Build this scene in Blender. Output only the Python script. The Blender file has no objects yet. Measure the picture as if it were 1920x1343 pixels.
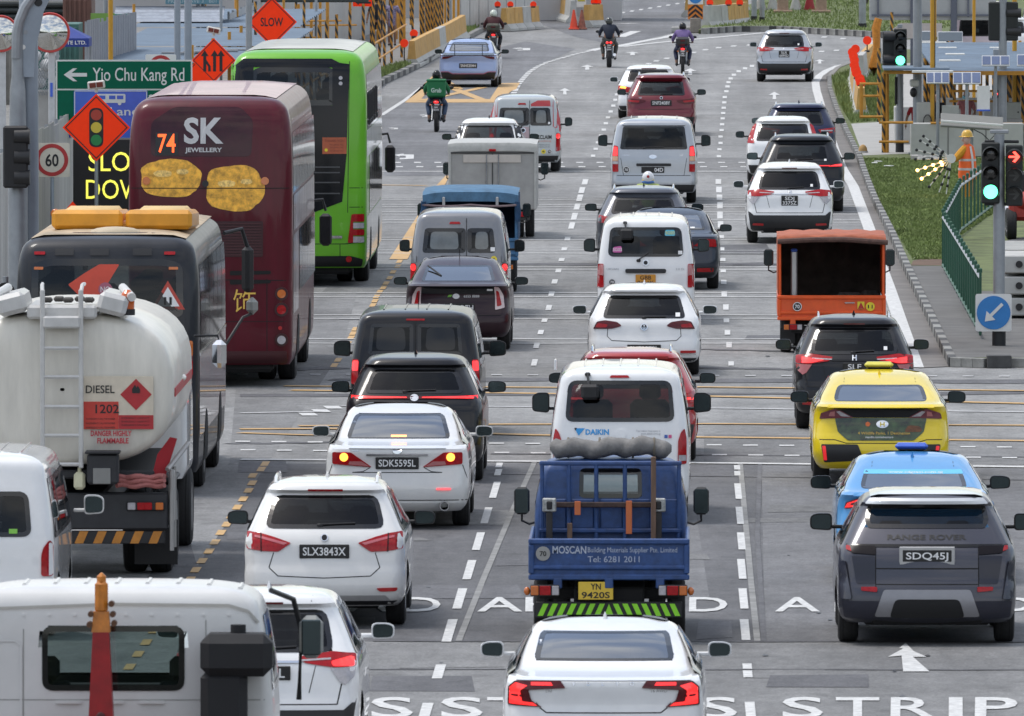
import bpy, bmesh, math, random
from mathutils import Vector, Matrix
R = math.radians
rnd = random.Random(7)
scene = bpy.context.scene
col = scene.collection
# camera
CAM_H, YAW, PITCH, LENS = 9.1, R(0.80), R(2.4476), 470.0
FPX = LENS / 36.0 * 1920
cam = bpy.data.objects.new('camera', bpy.data.cameras.new('camera'))
col.objects.link(cam)
cam.location = (0, 0, CAM_H)
cam.rotation_euler = (R(90) - PITCH, 0, YAW)
cam.data.lens = LENS
cam.data.sensor_width = 36
cam.data.clip_start = 1
cam.data.clip_end = 6000
cam.data.dof.use_dof = True
cam.data.dof.focus_distance = 220
cam.data.dof.aperture_fstop = 22
scene.camera = cam
# sky, sun, exposure
SUN_EL, SUN_AZ = R(66), R(-70)          # azimuth from +Y, towards the left
world = bpy.data.worlds.new('World')
scene.world = world
world.use_nodes = True
nt = world.node_tree
bg = nt.nodes['Background']
sky = nt.nodes.new('ShaderNodeTexSky')
sky.sky_type = 'NISHITA'
sky.sun_disc = False
sky.sun_elevation = SUN_EL
sky.sun_rotation = SUN_AZ
sky.air_density = 1.2
sky.dust_density = 2.0
tc = nt.nodes.new('ShaderNodeTexCoord')
mp = nt.nodes.new('ShaderNodeMapping')
mp.inputs['Scale'].default_value = (1.6, 1.6, 4.2)
nz = nt.nodes.new('ShaderNodeTexNoise')
nz.inputs['Scale'].default_value = 1.7
nz.inputs['Detail'].default_value = 7
nz.inputs['Roughness'].default_value = 0.58
rp = nt.nodes.new('ShaderNodeValToRGB')
rp.color_ramp.elements[0].position = 0.42
rp.color_ramp.elements[0].color = (0.12, 0.12, 0.12, 1)
rp.color_ramp.elements[1].position = 0.62
mx = nt.nodes.new('ShaderNodeMixRGB')
cl = nt.nodes.new('ShaderNodeMixRGB')           # clouds: grey bellies to white tops
n2 = nt.nodes.new('ShaderNodeTexNoise')
n2.inputs['Scale'].default_value = 4.0
n2.inputs['Detail'].default_value = 5
cl.inputs[1].default_value = (3.0, 3.2, 3.6, 1)
cl.inputs[2].default_value = (7.4, 7.4, 7.3, 1)
L = nt.links.new
L(tc.outputs['Generated'], mp.inputs['Vector'])
L(mp.outputs['Vector'], nz.inputs['Vector'])
L(mp.outputs['Vector'], n2.inputs['Vector'])
L(nz.outputs['Fac'], rp.inputs['Fac'])
L(n2.outputs['Fac'], cl.inputs[0])
L(rp.outputs['Color'], mx.inputs[0])
L(sky.outputs['Color'], mx.inputs[1])
bw = nt.nodes.new('ShaderNodeRGBToBW')
ad = nt.nodes.new('ShaderNodeMixRGB')           # thin cloud takes its brightness from the sky behind it
ad.blend_type = 'ADD'
ad.inputs[0].default_value = 0.5
L(sky.outputs['Color'], bw.inputs[0])
L(cl.outputs['Color'], ad.inputs[1])
L(bw.outputs[0], ad.inputs[2])
L(ad.outputs['Color'], mx.inputs[2])
L(mx.outputs['Color'], bg.inputs['Color'])
bg.inputs['Strength'].default_value = 0.1
sun = bpy.data.objects.new('sun', bpy.data.lights.new('sun', 'SUN'))
col.objects.link(sun)
sun.data.energy = 1.0
sun.data.angle = R(16)
sun.data.color = (1.0, 0.96, 0.9)
sun.rotation_euler = (R(90) - SUN_EL, 0, 0)
sd = Vector((math.sin(SUN_AZ) * math.cos(SUN_EL), math.cos(SUN_AZ) * math.cos(SUN_EL), math.sin(SUN_EL)))
sun.rotation_euler = sd.to_track_quat('Z', 'Y').to_euler()
sun.location = (0, 100, 60)
vs = scene.view_settings
vs.view_transform = 'Standard'
vs.look = 'None'
vs.gamma = 1
vs.use_curve_mapping = False
vs.exposure = 0.9
scene.cycles.use_denoising = True
scene.cycles.max_bounces = 8
scene.cycles.transparent_max_bounces = 10
scene.cycles.caustics_reflective = False
scene.cycles.caustics_refractive = False
# where a spot in the picture lies on the ground
_r = Vector((math.cos(YAW), math.sin(YAW), 0))
_f0 = Vector((-math.sin(YAW), math.cos(YAW), 0))
_f = _f0 * math.cos(PITCH) - Vector((0, 0, math.sin(PITCH)))
_u = _f0 * math.sin(PITCH) + Vector((0, 0, math.cos(PITCH)))
def _ray(px, py):
 return _f + _r * ((px - 960) / FPX) - _u * ((py - 671.5) / FPX)
def G(px, py, z=0.0):
 d = _ray(px, py)
 t = (z - CAM_H) / d.z
 return Vector((d.x * t, d.y * t, z))
def at(px, py, Y):
 d = _ray(px, py)
 t = Y / d.y
 return Vector((d.x * t, Y, CAM_H + d.z * t))
def depth(py):
 return G(960, py).y
def S(py):                                       # pixels per metre at ground row py
 return (py + 400) / CAM_H
# materials
MATS = {}
def M(name, c, rough=0.5, metal=0.0, var=0.07, scale=7.0, bump=0.0, coat=0.0, spec=0.5,
      emit=None, es=0.0, back=None, stretch=None, rvar=0.08):
 if name in MATS:
  return MATS[name]
 m = bpy.data.materials.new(name)
 m.use_nodes = True
 t = m.node_tree
 b = t.nodes['Principled BSDF']
 b.inputs['Roughness'].default_value = rough
 b.inputs['Metallic'].default_value = metal
 b.inputs['Coat Weight'].default_value = coat
 b.inputs['Coat Roughness'].default_value = 0.04
 b.inputs['Specular IOR Level'].default_value = spec
 tcn = t.nodes.new('ShaderNodeTexCoord')
 src = tcn.outputs['Object']
 if stretch:
  mpn = t.nodes.new('ShaderNodeMapping')
  mpn.inputs['Scale'].default_value = stretch
  t.links.new(src, mpn.inputs['Vector'])
  src = mpn.outputs['Vector']
 n = t.nodes.new('ShaderNodeTexNoise')
 n.inputs['Scale'].default_value = scale
 n.inputs['Detail'].default_value = 6
 n.inputs['Roughness'].default_value = 0.65
 t.links.new(src, n.inputs['Vector'])
 mr = t.nodes.new('ShaderNodeMapRange')
 mr.inputs['From Min'].default_value = 0.3
 mr.inputs['From Max'].default_value = 0.7
 mr.inputs['To Min'].default_value = 1 - var
 mr.inputs['To Max'].default_value = 1 + var
 t.links.new(n.outputs['Fac'], mr.inputs['Value'])
 mul = t.nodes.new('ShaderNodeVectorMath')
 mul.operation = 'SCALE'
 mul.inputs[0].default_value = c[:3]
 t.links.new(mr.outputs['Result'], mul.inputs['Scale'])
 out = mul.outputs['Vector']
 if back is not None:
  ge = t.nodes.new('ShaderNodeNewGeometry')
  mb = t.nodes.new('ShaderNodeMixRGB')
  mb.inputs[2].default_value = (*back, 1)
  t.links.new(ge.outputs['Backfacing'], mb.inputs[0])
  t.links.new(out, mb.inputs[1])
  out = mb.outputs['Color']
  inv = t.nodes.new('ShaderNodeMath')
  inv.operation = 'MULTIPLY_ADD'
  inv.inputs[1].default_value = -coat
  inv.inputs[2].default_value = coat
  t.links.new(ge.outputs['Backfacing'], inv.inputs[0])
  t.links.new(inv.outputs[0], b.inputs['Coat Weight'])
 t.links.new(out, b.inputs['Base Color'])
 if rvar:
  r2 = t.nodes.new('ShaderNodeMapRange')
  r2.inputs['To Min'].default_value = max(0.02, rough - rvar)
  r2.inputs['To Max'].default_value = min(1, rough + rvar)
  t.links.new(n.outputs['Fac'], r2.inputs['Value'])
  t.links.new(r2.outputs['Result'], b.inputs['Roughness'])
 if bump:
  bn = t.nodes.new('ShaderNodeBump')
  bn.inputs['Strength'].default_value = bump
  bn.inputs['Distance'].default_value = 0.02
  t.links.new(n.outputs['Fac'], bn.inputs['Height'])
  t.links.new(bn.outputs['Normal'], b.inputs['Normal'])
 if emit is not None:
  b.inputs['Emission Color'].default_value = (*emit, 1)
  b.inputs['Emission Strength'].default_value = es
 MATS[name] = m
 return m
def paint(name, c, metal=0.0, rough=0.34, coat=1.0):
 return M('paint_' + name, c, rough, metal, var=0.05, scale=3.0, coat=coat, spec=0.2, back=(0.03, 0.03, 0.033), rvar=0.05)
def glass(name, tint, f0=0.075, rough=0.02):
 if name in MATS:
  return MATS[name]
 m = bpy.data.materials.new(name)
 m.use_nodes = True
 t = m.node_tree
 t.nodes.remove(t.nodes['Principled BSDF'])
 o = t.nodes['Material Output']
 tr = t.nodes.new('ShaderNodeBsdfTransparent')
 tr.inputs['Color'].default_value = (*tint, 1)
 gl = t.nodes.new('ShaderNodeBsdfGlossy')
 gl.inputs['Roughness'].default_value = rough
 gl.inputs['Color'].default_value = (0.95, 0.97, 1, 1)
 lw = t.nodes.new('ShaderNodeLayerWeight')
 lw.inputs['Blend'].default_value = 0.5
 pw = t.nodes.new('ShaderNodeMath')
 pw.operation = 'POWER'
 pw.inputs[1].default_value = 4.0
 ma = t.nodes.new('ShaderNodeMath')
 ma.operation = 'MULTIPLY_ADD'
 ma.inputs[1].default_value = 1 - f0
 ma.inputs[2].default_value = f0
 nzn = t.nodes.new('ShaderNodeTexNoise')
 nzn.inputs['Scale'].default_value = 3
 bn = t.nodes.new('ShaderNodeBump')
 bn.inputs['Strength'].default_value = 0.02
 t.links.new(nzn.outputs['Fac'], bn.inputs['Height'])
 t.links.new(bn.outputs['Normal'], gl.inputs['Normal'])
 mi = t.nodes.new('ShaderNodeMixShader')
 t.links.new(lw.outputs['Facing'], pw.inputs[0])
 t.links.new(pw.outputs[0], ma.inputs[0])
 t.links.new(ma.outputs[0], mi.inputs[0])
 t.links.new(tr.outputs[0], mi.inputs[1])
 t.links.new(gl.outputs[0], mi.inputs[2])
 t.links.new(mi.outputs[0], o.inputs['Surface'])
 MATS[name] = m
 return m
def glow(name, c, es, base=None):
 return M(name, base or c, 0.35, var=0.05, emit=c, es=es, rvar=0)
BLACK = M('black_plastic', (0.014, 0.014, 0.016), 0.5, var=0.2)
GLOSSB = M('gloss_black', (0.008, 0.008, 0.009), 0.2, spec=0.35, coat=0.1, rvar=0.04)
RUBBER = M('tyre_rubber', (0.016, 0.016, 0.017), 0.85, var=0.25, scale=30, bump=0.3)
UNDER = M('underbody_dark', (0.012, 0.012, 0.013), 0.9)
ALLOY = M('alloy', (0.42, 0.43, 0.45), 0.32, 0.85)
CHROME = M('chrome', (0.75, 0.76, 0.78), 0.12, 1.0, rvar=0.03)
SEATM = M('seat_fabric', (0.035, 0.034, 0.036), 0.85, var=0.2)
MIRG = M('mirror_glass', (0.075, 0.10, 0.105), 0.08, 0.9, rvar=0.02)
FRIT = M('glass_frit', (0.006, 0.006, 0.007), 0.12, coat=0.3, rvar=0.03)
LRED = M('lamp_red', (0.36, 0.005, 0.009), 0.22, spec=0.3, coat=0.25, scale=25, var=0.25, rvar=0.04)
LDARK = M('lamp_smoked_red', (0.085, 0.004, 0.007), 0.2, spec=0.3, coat=0.3, scale=25, var=0.25, rvar=0.04)
LCLR = M('lamp_clear', (0.42, 0.40, 0.42), 0.15, coat=0.8, scale=25, var=0.2, rvar=0.04)
LORG = M('lamp_orange', (0.55, 0.14, 0.02), 0.2, coat=0.6)
LON = M('lamp_lit_red', (0.55, 0.012, 0.012), 0.2, coat=0.8, var=0.5, scale=30, emit=(1.0, 0.03, 0.03), es=0.75, rvar=0.04)
LHOT = glow('lamp_lit_amber', (1.0, 0.36, 0.05), 1.7)
REFL = M('reflector_red', (0.42, 0.012, 0.015), 0.3, coat=0.5)
WTXT = M('white_lettering', (0.78, 0.78, 0.78), 0.5)
KTXT = M('black_lettering', (0.012, 0.012, 0.013), 0.5)
PLATE = M('plate_black', (0.012, 0.012, 0.013), 0.4)
PLATEO = M('plate_amber', (0.62, 0.27, 0.03), 0.4)
PLATEY = M('plate_yellow', (0.70, 0.48, 0.05), 0.4)
GDARK = glass('glass_dark', (0.075, 0.082, 0.086), 0.025)
GMID = glass('glass_mid', (0.24, 0.26, 0.265), 0.03)
GSKY = glass('glass_reflecting', (0.10, 0.115, 0.13), 0.24)
GCLR = glass('glass_light', (0.55, 0.60, 0.60), 0.07)
# things and parts
def thing(name, label, cat, loc=(0, 0, 0), rz=0.0, group=None):
 o = bpy.data.objects.new(name, None)
 o.empty_display_size = 0.2
 col.objects.link(o)
 o.location = loc
 o.rotation_euler = (0, 0, rz)
 tag(o, label, cat, group)
 return o
def tag(o, label=None, cat=None, group=None, kind=None):
 if label: o['label'] = label
 if cat: o['category'] = cat
 if group: o['group'] = group
 if kind: o['kind'] = kind
 return o
def link(name, me, parent=None, loc=None, rot=None):
 o = bpy.data.objects.new(name, me)
 col.objects.link(o)
 if parent: o.parent = parent
 if loc is not None: o.location = loc
 if rot is not None: o.rotation_euler = rot
 return o
class MB:
 def __init__(s):
  s.v = []; s.f = []
 def add(s, vs, fs):
  o = len(s.v)
  s.v += [tuple(v) for v in vs]
  s.f += [tuple(i + o for i in f) for f in fs]
  return s
 def box(s, c, d, b=0.0, m=None):
  hx, hy, hz = d[0] / 2, d[1] / 2, d[2] / 2
  vs, fs = [], []
  if b <= 0:
   for x in (-1, 1):
    for y in (-1, 1):
     for z in (-1, 1):
      vs.append(Vector((x * hx, y * hy, z * hz)))
   fs = [(0, 1, 3, 2), (4, 6, 7, 5), (0, 4, 5, 1), (2, 3, 7, 6), (0, 2, 6, 4), (1, 5, 7, 3)]
  else:
   b = min(b, hx * .95, hy * .95, hz * .95)
   idx = {}
   sg = (-1, 1)
   for x in sg:
    for y in sg:
     for z in sg:
      for a in range(3):
       p = [x * (hx - b), y * (hy - b), z * (hz - b)]
       p[a] = (x * hx, y * hy, z * hz)[a]
       idx[(x, y, z, a)] = len(vs)
       vs.append(Vector(p))
      fs.append((idx[(x, y, z, 0)], idx[(x, y, z, 1)], idx[(x, y, z, 2)]))
   def key(a, va, b_, vb, c_, vc):
    k = [0, 0, 0]; k[a] = va; k[b_] = vb; k[c_] = vc
    return tuple(k)
   for a in range(3):
    b1, c1 = (a + 1) % 3, (a + 2) % 3
    for va in sg:
     fs.append(tuple(idx[key(a, va, b1, vb, c1, vc) + (a,)] for vb, vc in ((-1, -1), (1, -1), (1, 1), (-1, 1))))
    for vb in sg:
     for vc in sg:
      fs.append((idx[key(a, -1, b1, vb, c1, vc) + (b1,)], idx[key(a, 1, b1, vb, c1, vc) + (b1,)],
                                   idx[key(a, 1, b1, vb, c1, vc) + (c1,)], idx[key(a, -1, b1, vb, c1, vc) + (c1,)]))
  c = Vector(c)
  if m is not None:
   vs = [m @ v for v in vs]
  return s.add([v + c for v in vs], fs)
 def cyl(s, p0, p1, r0, r1=None, n=12, cap=True):
  p0, p1 = Vector(p0), Vector(p1)
  r1 = r0 if r1 is None else r1
  d = (p1 - p0)
  q = d.to_track_quat('Z', 'Y')
  vs = []
  for p, r in ((p0, r0), (p1, r1)):
   for i in range(n):
    a = 2 * math.pi * i / n
    vs.append(p + q @ Vector((r * math.cos(a), r * math.sin(a), 0)))
  fs = [(i, (i + 1) % n, n + (i + 1) % n, n + i) for i in range(n)]
  if cap:
   fs += [tuple(range(n - 1, -1, -1)), tuple(range(n, 2 * n))]
  return s.add(vs, fs)
 def tube(s, pts, r, n=8):
  pts = [Vector(p) for p in pts]
  vs, fs = [], []
  for i, p in enumerate(pts):
   t = (pts[min(i + 1, len(pts) - 1)] - pts[max(i - 1, 0)])
   q = t.to_track_quat('Z', 'Y')
   rr = r[i] if isinstance(r, (list, tuple)) else r
   for k in range(n):
    a = 2 * math.pi * k / n
    vs.append(p + q @ Vector((rr * math.cos(a), rr * math.sin(a), 0)))
  for i in range(len(pts) - 1):
   for k in range(n):
    fs.append((i * n + k, i * n + (k + 1) % n, (i + 1) * n + (k + 1) % n, (i + 1) * n + k))
  fs += [tuple(range(n - 1, -1, -1)), tuple(range((len(pts) - 1) * n, len(pts) * n))]
  return s.add(vs, fs)
 def lathe(s, prof, c=(0, 0, 0), axis='Z', n=20, ring=False):
  c = Vector(c)
  vs, fs = [], []
  for r, h in prof:
   for k in range(n):
    a = 2 * math.pi * k / n
    x, y = r * math.cos(a), r * math.sin(a)
    vs.append(c + Vector({'Z': (x, y, h), 'X': (h, x, y), 'Y': (x, h, y)}[axis]))
  for i in range(len(prof) - 1):
   for k in range(n):
    fs.append((i * n + k, i * n + (k + 1) % n, (i + 1) * n + (k + 1) % n, (i + 1) * n + k))
  if ring: return s.add(vs, fs)
  if prof[0][0] > 1e-6: fs.append(tuple(range(n - 1, -1, -1)))
  if prof[-1][0] > 1e-6: fs.append(tuple(range((len(prof) - 1) * n, len(prof) * n)))
  return s.add(vs, fs)
 def ell(s, c, r, n=12, m=8, mat=None):
  vs, fs = [], []
  c = Vector(c)
  for j in range(m + 1):
   t = math.pi * j / m
   for i in range(n):
    a = 2 * math.pi * i / n
    p = Vector((r[0] * math.sin(t) * math.cos(a), r[1] * math.sin(t) * math.sin(a), r[2] * math.cos(t)))
    vs.append(c + (mat @ p if mat else p))
  for j in range(m):
   for i in range(n):
    fs.append((j * n + i, j * n + (i + 1) % n, (j + 1) * n + (i + 1) % n, (j + 1) * n + i))
  return s.add(vs, fs)
 def prism(s, poly, a, b, plane='xz'):
  k = len(poly)
  f = {'xz': lambda p, h: (p[0], h, p[1]), 'yz': lambda p, h: (h, p[0], p[1]), 'xy': lambda p, h: (p[0], p[1], h)}[plane]
  vs = [f(p, a) for p in poly] + [f(p, b) for p in poly]
  fs = [tuple(range(k)), tuple(range(2 * k - 1, k - 1, -1))]
  fs += [(i, k + i, k + (i + 1) % k, (i + 1) % k) for i in range(k)]
  return s.add(vs, fs)
 def mesh(s, name, mat, smooth=35, rc=True, double=0.0):
  me = bpy.data.meshes.new(name)
  me.from_pydata(s.v, [], s.f)
  if rc or double:
   bm = bmesh.new()
   bm.from_mesh(me)
   if double:
    bmesh.ops.remove_doubles(bm, verts=bm.verts, dist=double)
   if rc:
    bmesh.ops.recalc_face_normals(bm, faces=bm.faces)
   bm.to_mesh(me)
   bm.free()
  if mat: me.materials.append(mat)
  if smooth:
   me.shade_smooth()
   me.set_sharp_from_angle(angle=R(smooth))
  return me
 def bd(s, name, mat, parent=None, smooth=35, rc=True, loc=None, rot=None, double=0.0):
  return link(name, s.mesh(name, mat, smooth, rc, double), parent, loc, rot)
def rpoly(pts, r, n=4):                          # round the corners of a polygon
 out = []
 k = len(pts)
 for i in range(k):
  p, a, b = Vector(pts[i]), Vector(pts[i - 1]), Vector(pts[(i + 1) % k])
  rr = r[i] if isinstance(r, (list, tuple)) else r
  da, db = (a - p), (b - p)
  la, lb = da.length, db.length
  d = min(rr, la * .48, lb * .48)
  if d < 1e-4:
   out.append((p.x, p.y)); continue
  pa, pb = p + da * (d / la), p + db * (d / lb)
  for j in range(n + 1):
   t = j / n
   q = pa * (1 - t) ** 2 + p * 2 * t * (1 - t) + pb * t * t
   out.append((q.x, q.y))
 return out
def circ(cx, cy, r, n=18, ry=None):
 return [(cx + r * math.cos(2 * math.pi * i / n), cy + (ry or r) * math.sin(2 * math.pi * i / n)) for i in range(n)]
def rect(x0, x1, z0, z1, r=0.0, n=4):
 p = [(x0, z0), (x1, z0), (x1, z1), (x0, z1)]
 return rpoly(p, r, n) if r else p
def area(p):
 return sum(p[i - 1][0] * p[i][1] - p[i][0] * p[i - 1][1] for i in range(len(p))) / 2
def inset(p, d, k=1.0):                          # shrink a polygon by d (v stretched by k)
 q = [Vector((a, b * k)) for a, b in p]
 sgn = 1 if area([(a.x, a.y) for a in q]) > 0 else -1
 out = []
 n = len(q)
 for i in range(n):
  e0 = (q[i] - q[i - 1]); e1 = (q[(i + 1) % n] - q[i])
  if e0.length < 1e-9: e0 = e1
  if e1.length < 1e-9: e1 = e0
  n0 = Vector((-e0.y, e0.x)).normalized() * sgn
  n1 = Vector((-e1.y, e1.x)).normalized() * sgn
  m = (n0 + n1)
  m = m.normalized() if m.length > 1e-6 else n0
  c = max(0.45, m.dot(n0))
  w = q[i] + m * (d / c)
  out.append((w.x, w.y / k))
 return out
def inside(p, x, y):
 c = False
 j = len(p) - 1
 for i in range(len(p)):
  if (p[i][1] > y) != (p[j][1] > y) and x < (p[j][0] - p[i][0]) * (y - p[i][1]) / (p[j][1] - p[i][1]) + p[i][0]:
   c = not c
  j = i
 return c
def clip(poly, ax, v, keep):                     # half-plane clip
 out = []
 for i in range(len(poly)):
  a, b = poly[i - 1], poly[i]
  da, db = (a[ax] - v) * keep, (b[ax] - v) * keep
  if (da >= 0) != (db >= 0):
   t = da / (da - db)
   out.append((a[0] + (b[0] - a[0]) * t, a[1] + (b[1] - a[1]) * t))
  if db >= 0:
   out.append(b)
 return out
def patch_mb(fn, poly, off, th, su=0.09, sv=0.06):
 """polygon in surface coordinates laid on a curved surface fn(u, v, off), with an edge of depth th"""
 mb = MB()
 if area(poly) < 0: poly = poly[::-1]
 u0, u1 = min(p[0] for p in poly), max(p[0] for p in poly)
 v0, v1 = min(p[1] for p in poly), max(p[1] for p in poly)
 nu, nv = max(1, math.ceil((u1 - u0) / su - 1e-6)), max(1, math.ceil((v1 - v0) / sv - 1e-6))
 idx = {}
 def vert(p):
  k = (round(p[0], 4), round(p[1], 4))
  if k not in idx:
   idx[k] = len(mb.v)
   mb.v.append(tuple(fn(p[0], p[1], off)))
  return idx[k]
 for i in range(nu):
  a, b = u0 + (u1 - u0) * i / nu, u0 + (u1 - u0) * (i + 1) / nu
  st = clip(clip(poly, 0, a, 1), 0, b, -1)
  if len(st) < 3: continue
  for j in range(nv):
   c, d = v0 + (v1 - v0) * j / nv, v0 + (v1 - v0) * (j + 1) / nv
   q = clip(clip(st, 1, c, 1), 1, d, -1)
   f = []
   for p in q:
    k = vert(p)
    if k not in f: f.append(k)
   if len(f) >= 3 and abs(area(q)) > 1e-7:
    mb.f.append(tuple(f))
 if th:
  pts = []
  for i in range(len(poly)):
   a, b = poly[i], poly[(i + 1) % len(poly)]
   n = max(1, math.ceil(math.hypot(b[0] - a[0], b[1] - a[1]) / 0.08))
   pts += [(a[0] + (b[0] - a[0]) * k / n, a[1] + (b[1] - a[1]) * k / n) for k in range(n)]
  o = len(mb.v)
  for p in pts:
   mb.v.append(tuple(fn(p[0], p[1], off)))
   mb.v.append(tuple(fn(p[0], p[1], off - th)))
  n = len(pts)
  for i in range(n):
   j = (i + 1) % n
   mb.f.append((o + 2 * i, o + 2 * i + 1, o + 2 * j + 1, o + 2 * j))
 return mb
def band_mb(fn, outer, inner, off):
 mb = MB()
 n = len(outer)
 for i in range(n):
  j = (i + 1) % n
  a, b, c, d = outer[i], outer[j], inner[j], inner[i]
  k = max(1, math.ceil(math.hypot(b[0] - a[0], b[1] - a[1]) / 0.07))
  for t in range(k):
   t0, t1 = t / k, (t + 1) / k
   L_ = lambda p, q, t: (p[0] + (q[0] - p[0]) * t, p[1] + (q[1] - p[1]) * t)
   mb.add([fn(*L_(a, b, t0), off), fn(*L_(a, b, t1), off), fn(*L_(d, c, t1), off), fn(*L_(d, c, t0), off)], [(0, 1, 2, 3)])
 return mb
# lettering is set at the very end, all at once
TEXTQ = []
def LT(s, fn, u, v, h, mat, parent, name='lettering', width=None, bold=0.0, off=0.0, sx=1.0, rot=0):
 """s centred at (u, v) in the surface coordinates of fn, cap height h"""
 TEXTQ.append((s, fn, u, v, h, mat, parent, name, width, bold, off, sx, rot))
def set_text():
 def font_ob(s, bold):
  cu = bpy.data.curves.new('t', 'FONT')
  cu.body = s; cu.size = 1.0; cu.align_x = 'CENTER'; cu.resolution_u = 3; cu.offset = bold
  o = bpy.data.objects.new('t', cu)
  col.objects.link(o)
  return o
 keys = {}
 for q in TEXTQ:
  keys.setdefault((q[0], q[9]), None)
 keys.setdefault(('H', 0.0), None)
 obs = {k: font_ob(*k) for k in keys}
 bpy.context.view_layer.update()
 dg = bpy.context.evaluated_depsgraph_get()
 geo = {}
 for k, o in obs.items():
  me = bpy.data.meshes.new_from_object(o.evaluated_get(dg))
  geo[k] = ([(v.co.x, v.co.y) for v in me.vertices], [tuple(p.vertices) for p in me.polygons])
  bpy.data.meshes.remove(me)
 for o in obs.values():
  cu = o.data
  bpy.data.objects.remove(o)
  bpy.data.curves.remove(cu)
 cap = max(p[1] for p in geo[('H', 0.0)][0])
 for s, fn, u, v, h, mat, parent, name, width, bold, off, sx, rot in TEXTQ:
  vs, fs = geo[(s, bold)]
  if not vs: continue
  k = h / cap
  x0, x1 = min(p[0] for p in vs), max(p[0] for p in vs)
  kx = k * sx if width is None else width / (x1 - x0)
  xm = (x0 + x1) / 2
  mb = MB()
  cr, sr = math.cos(rot), math.sin(rot)
  for p in vs:
   a, b = (p[0] - xm) * kx, (p[1] - cap / 2) * k
   mb.v.append(tuple(fn(u + a * cr - b * sr, v + a * sr + b * cr, off)))
  mb.f = fs
  mb.bd(name, mat, parent, smooth=0, rc=False)
def flat_xz(x0, y0, z0):                         # a plane facing the camera side (-Y)
 return lambda u, v, o: (x0 + u, y0 - o, z0 + v)
# == vehicles
def pchip(xs, ys):
 n = len(xs)
 h = [xs[i + 1] - xs[i] for i in range(n - 1)]
 d = [(ys[i + 1] - ys[i]) / h[i] for i in range(n - 1)]
 m = [d[0]] + [0.0] * (n - 2) + [d[-1]]
 for i in range(1, n - 1):
  if d[i - 1] * d[i] > 0:
   w1, w2 = 2 * h[i] + h[i - 1], h[i] + 2 * h[i - 1]
   m[i] = (w1 + w2) / (w1 / d[i - 1] + w2 / d[i])
 def f(x):
  if x <= xs[0]: return ys[0]
  if x >= xs[-1]: return ys[-1]
  i = 0
  while x > xs[i + 1]: i += 1
  t = (x - xs[i]) / h[i]
  return (ys[i] * (1 + 2 * t) * (1 - t) ** 2 + h[i] * m[i] * t * (1 - t) ** 2
    + ys[i + 1] * t * t * (3 - 2 * t) + h[i] * m[i + 1] * t * t * (t - 1))
 return f
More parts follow.
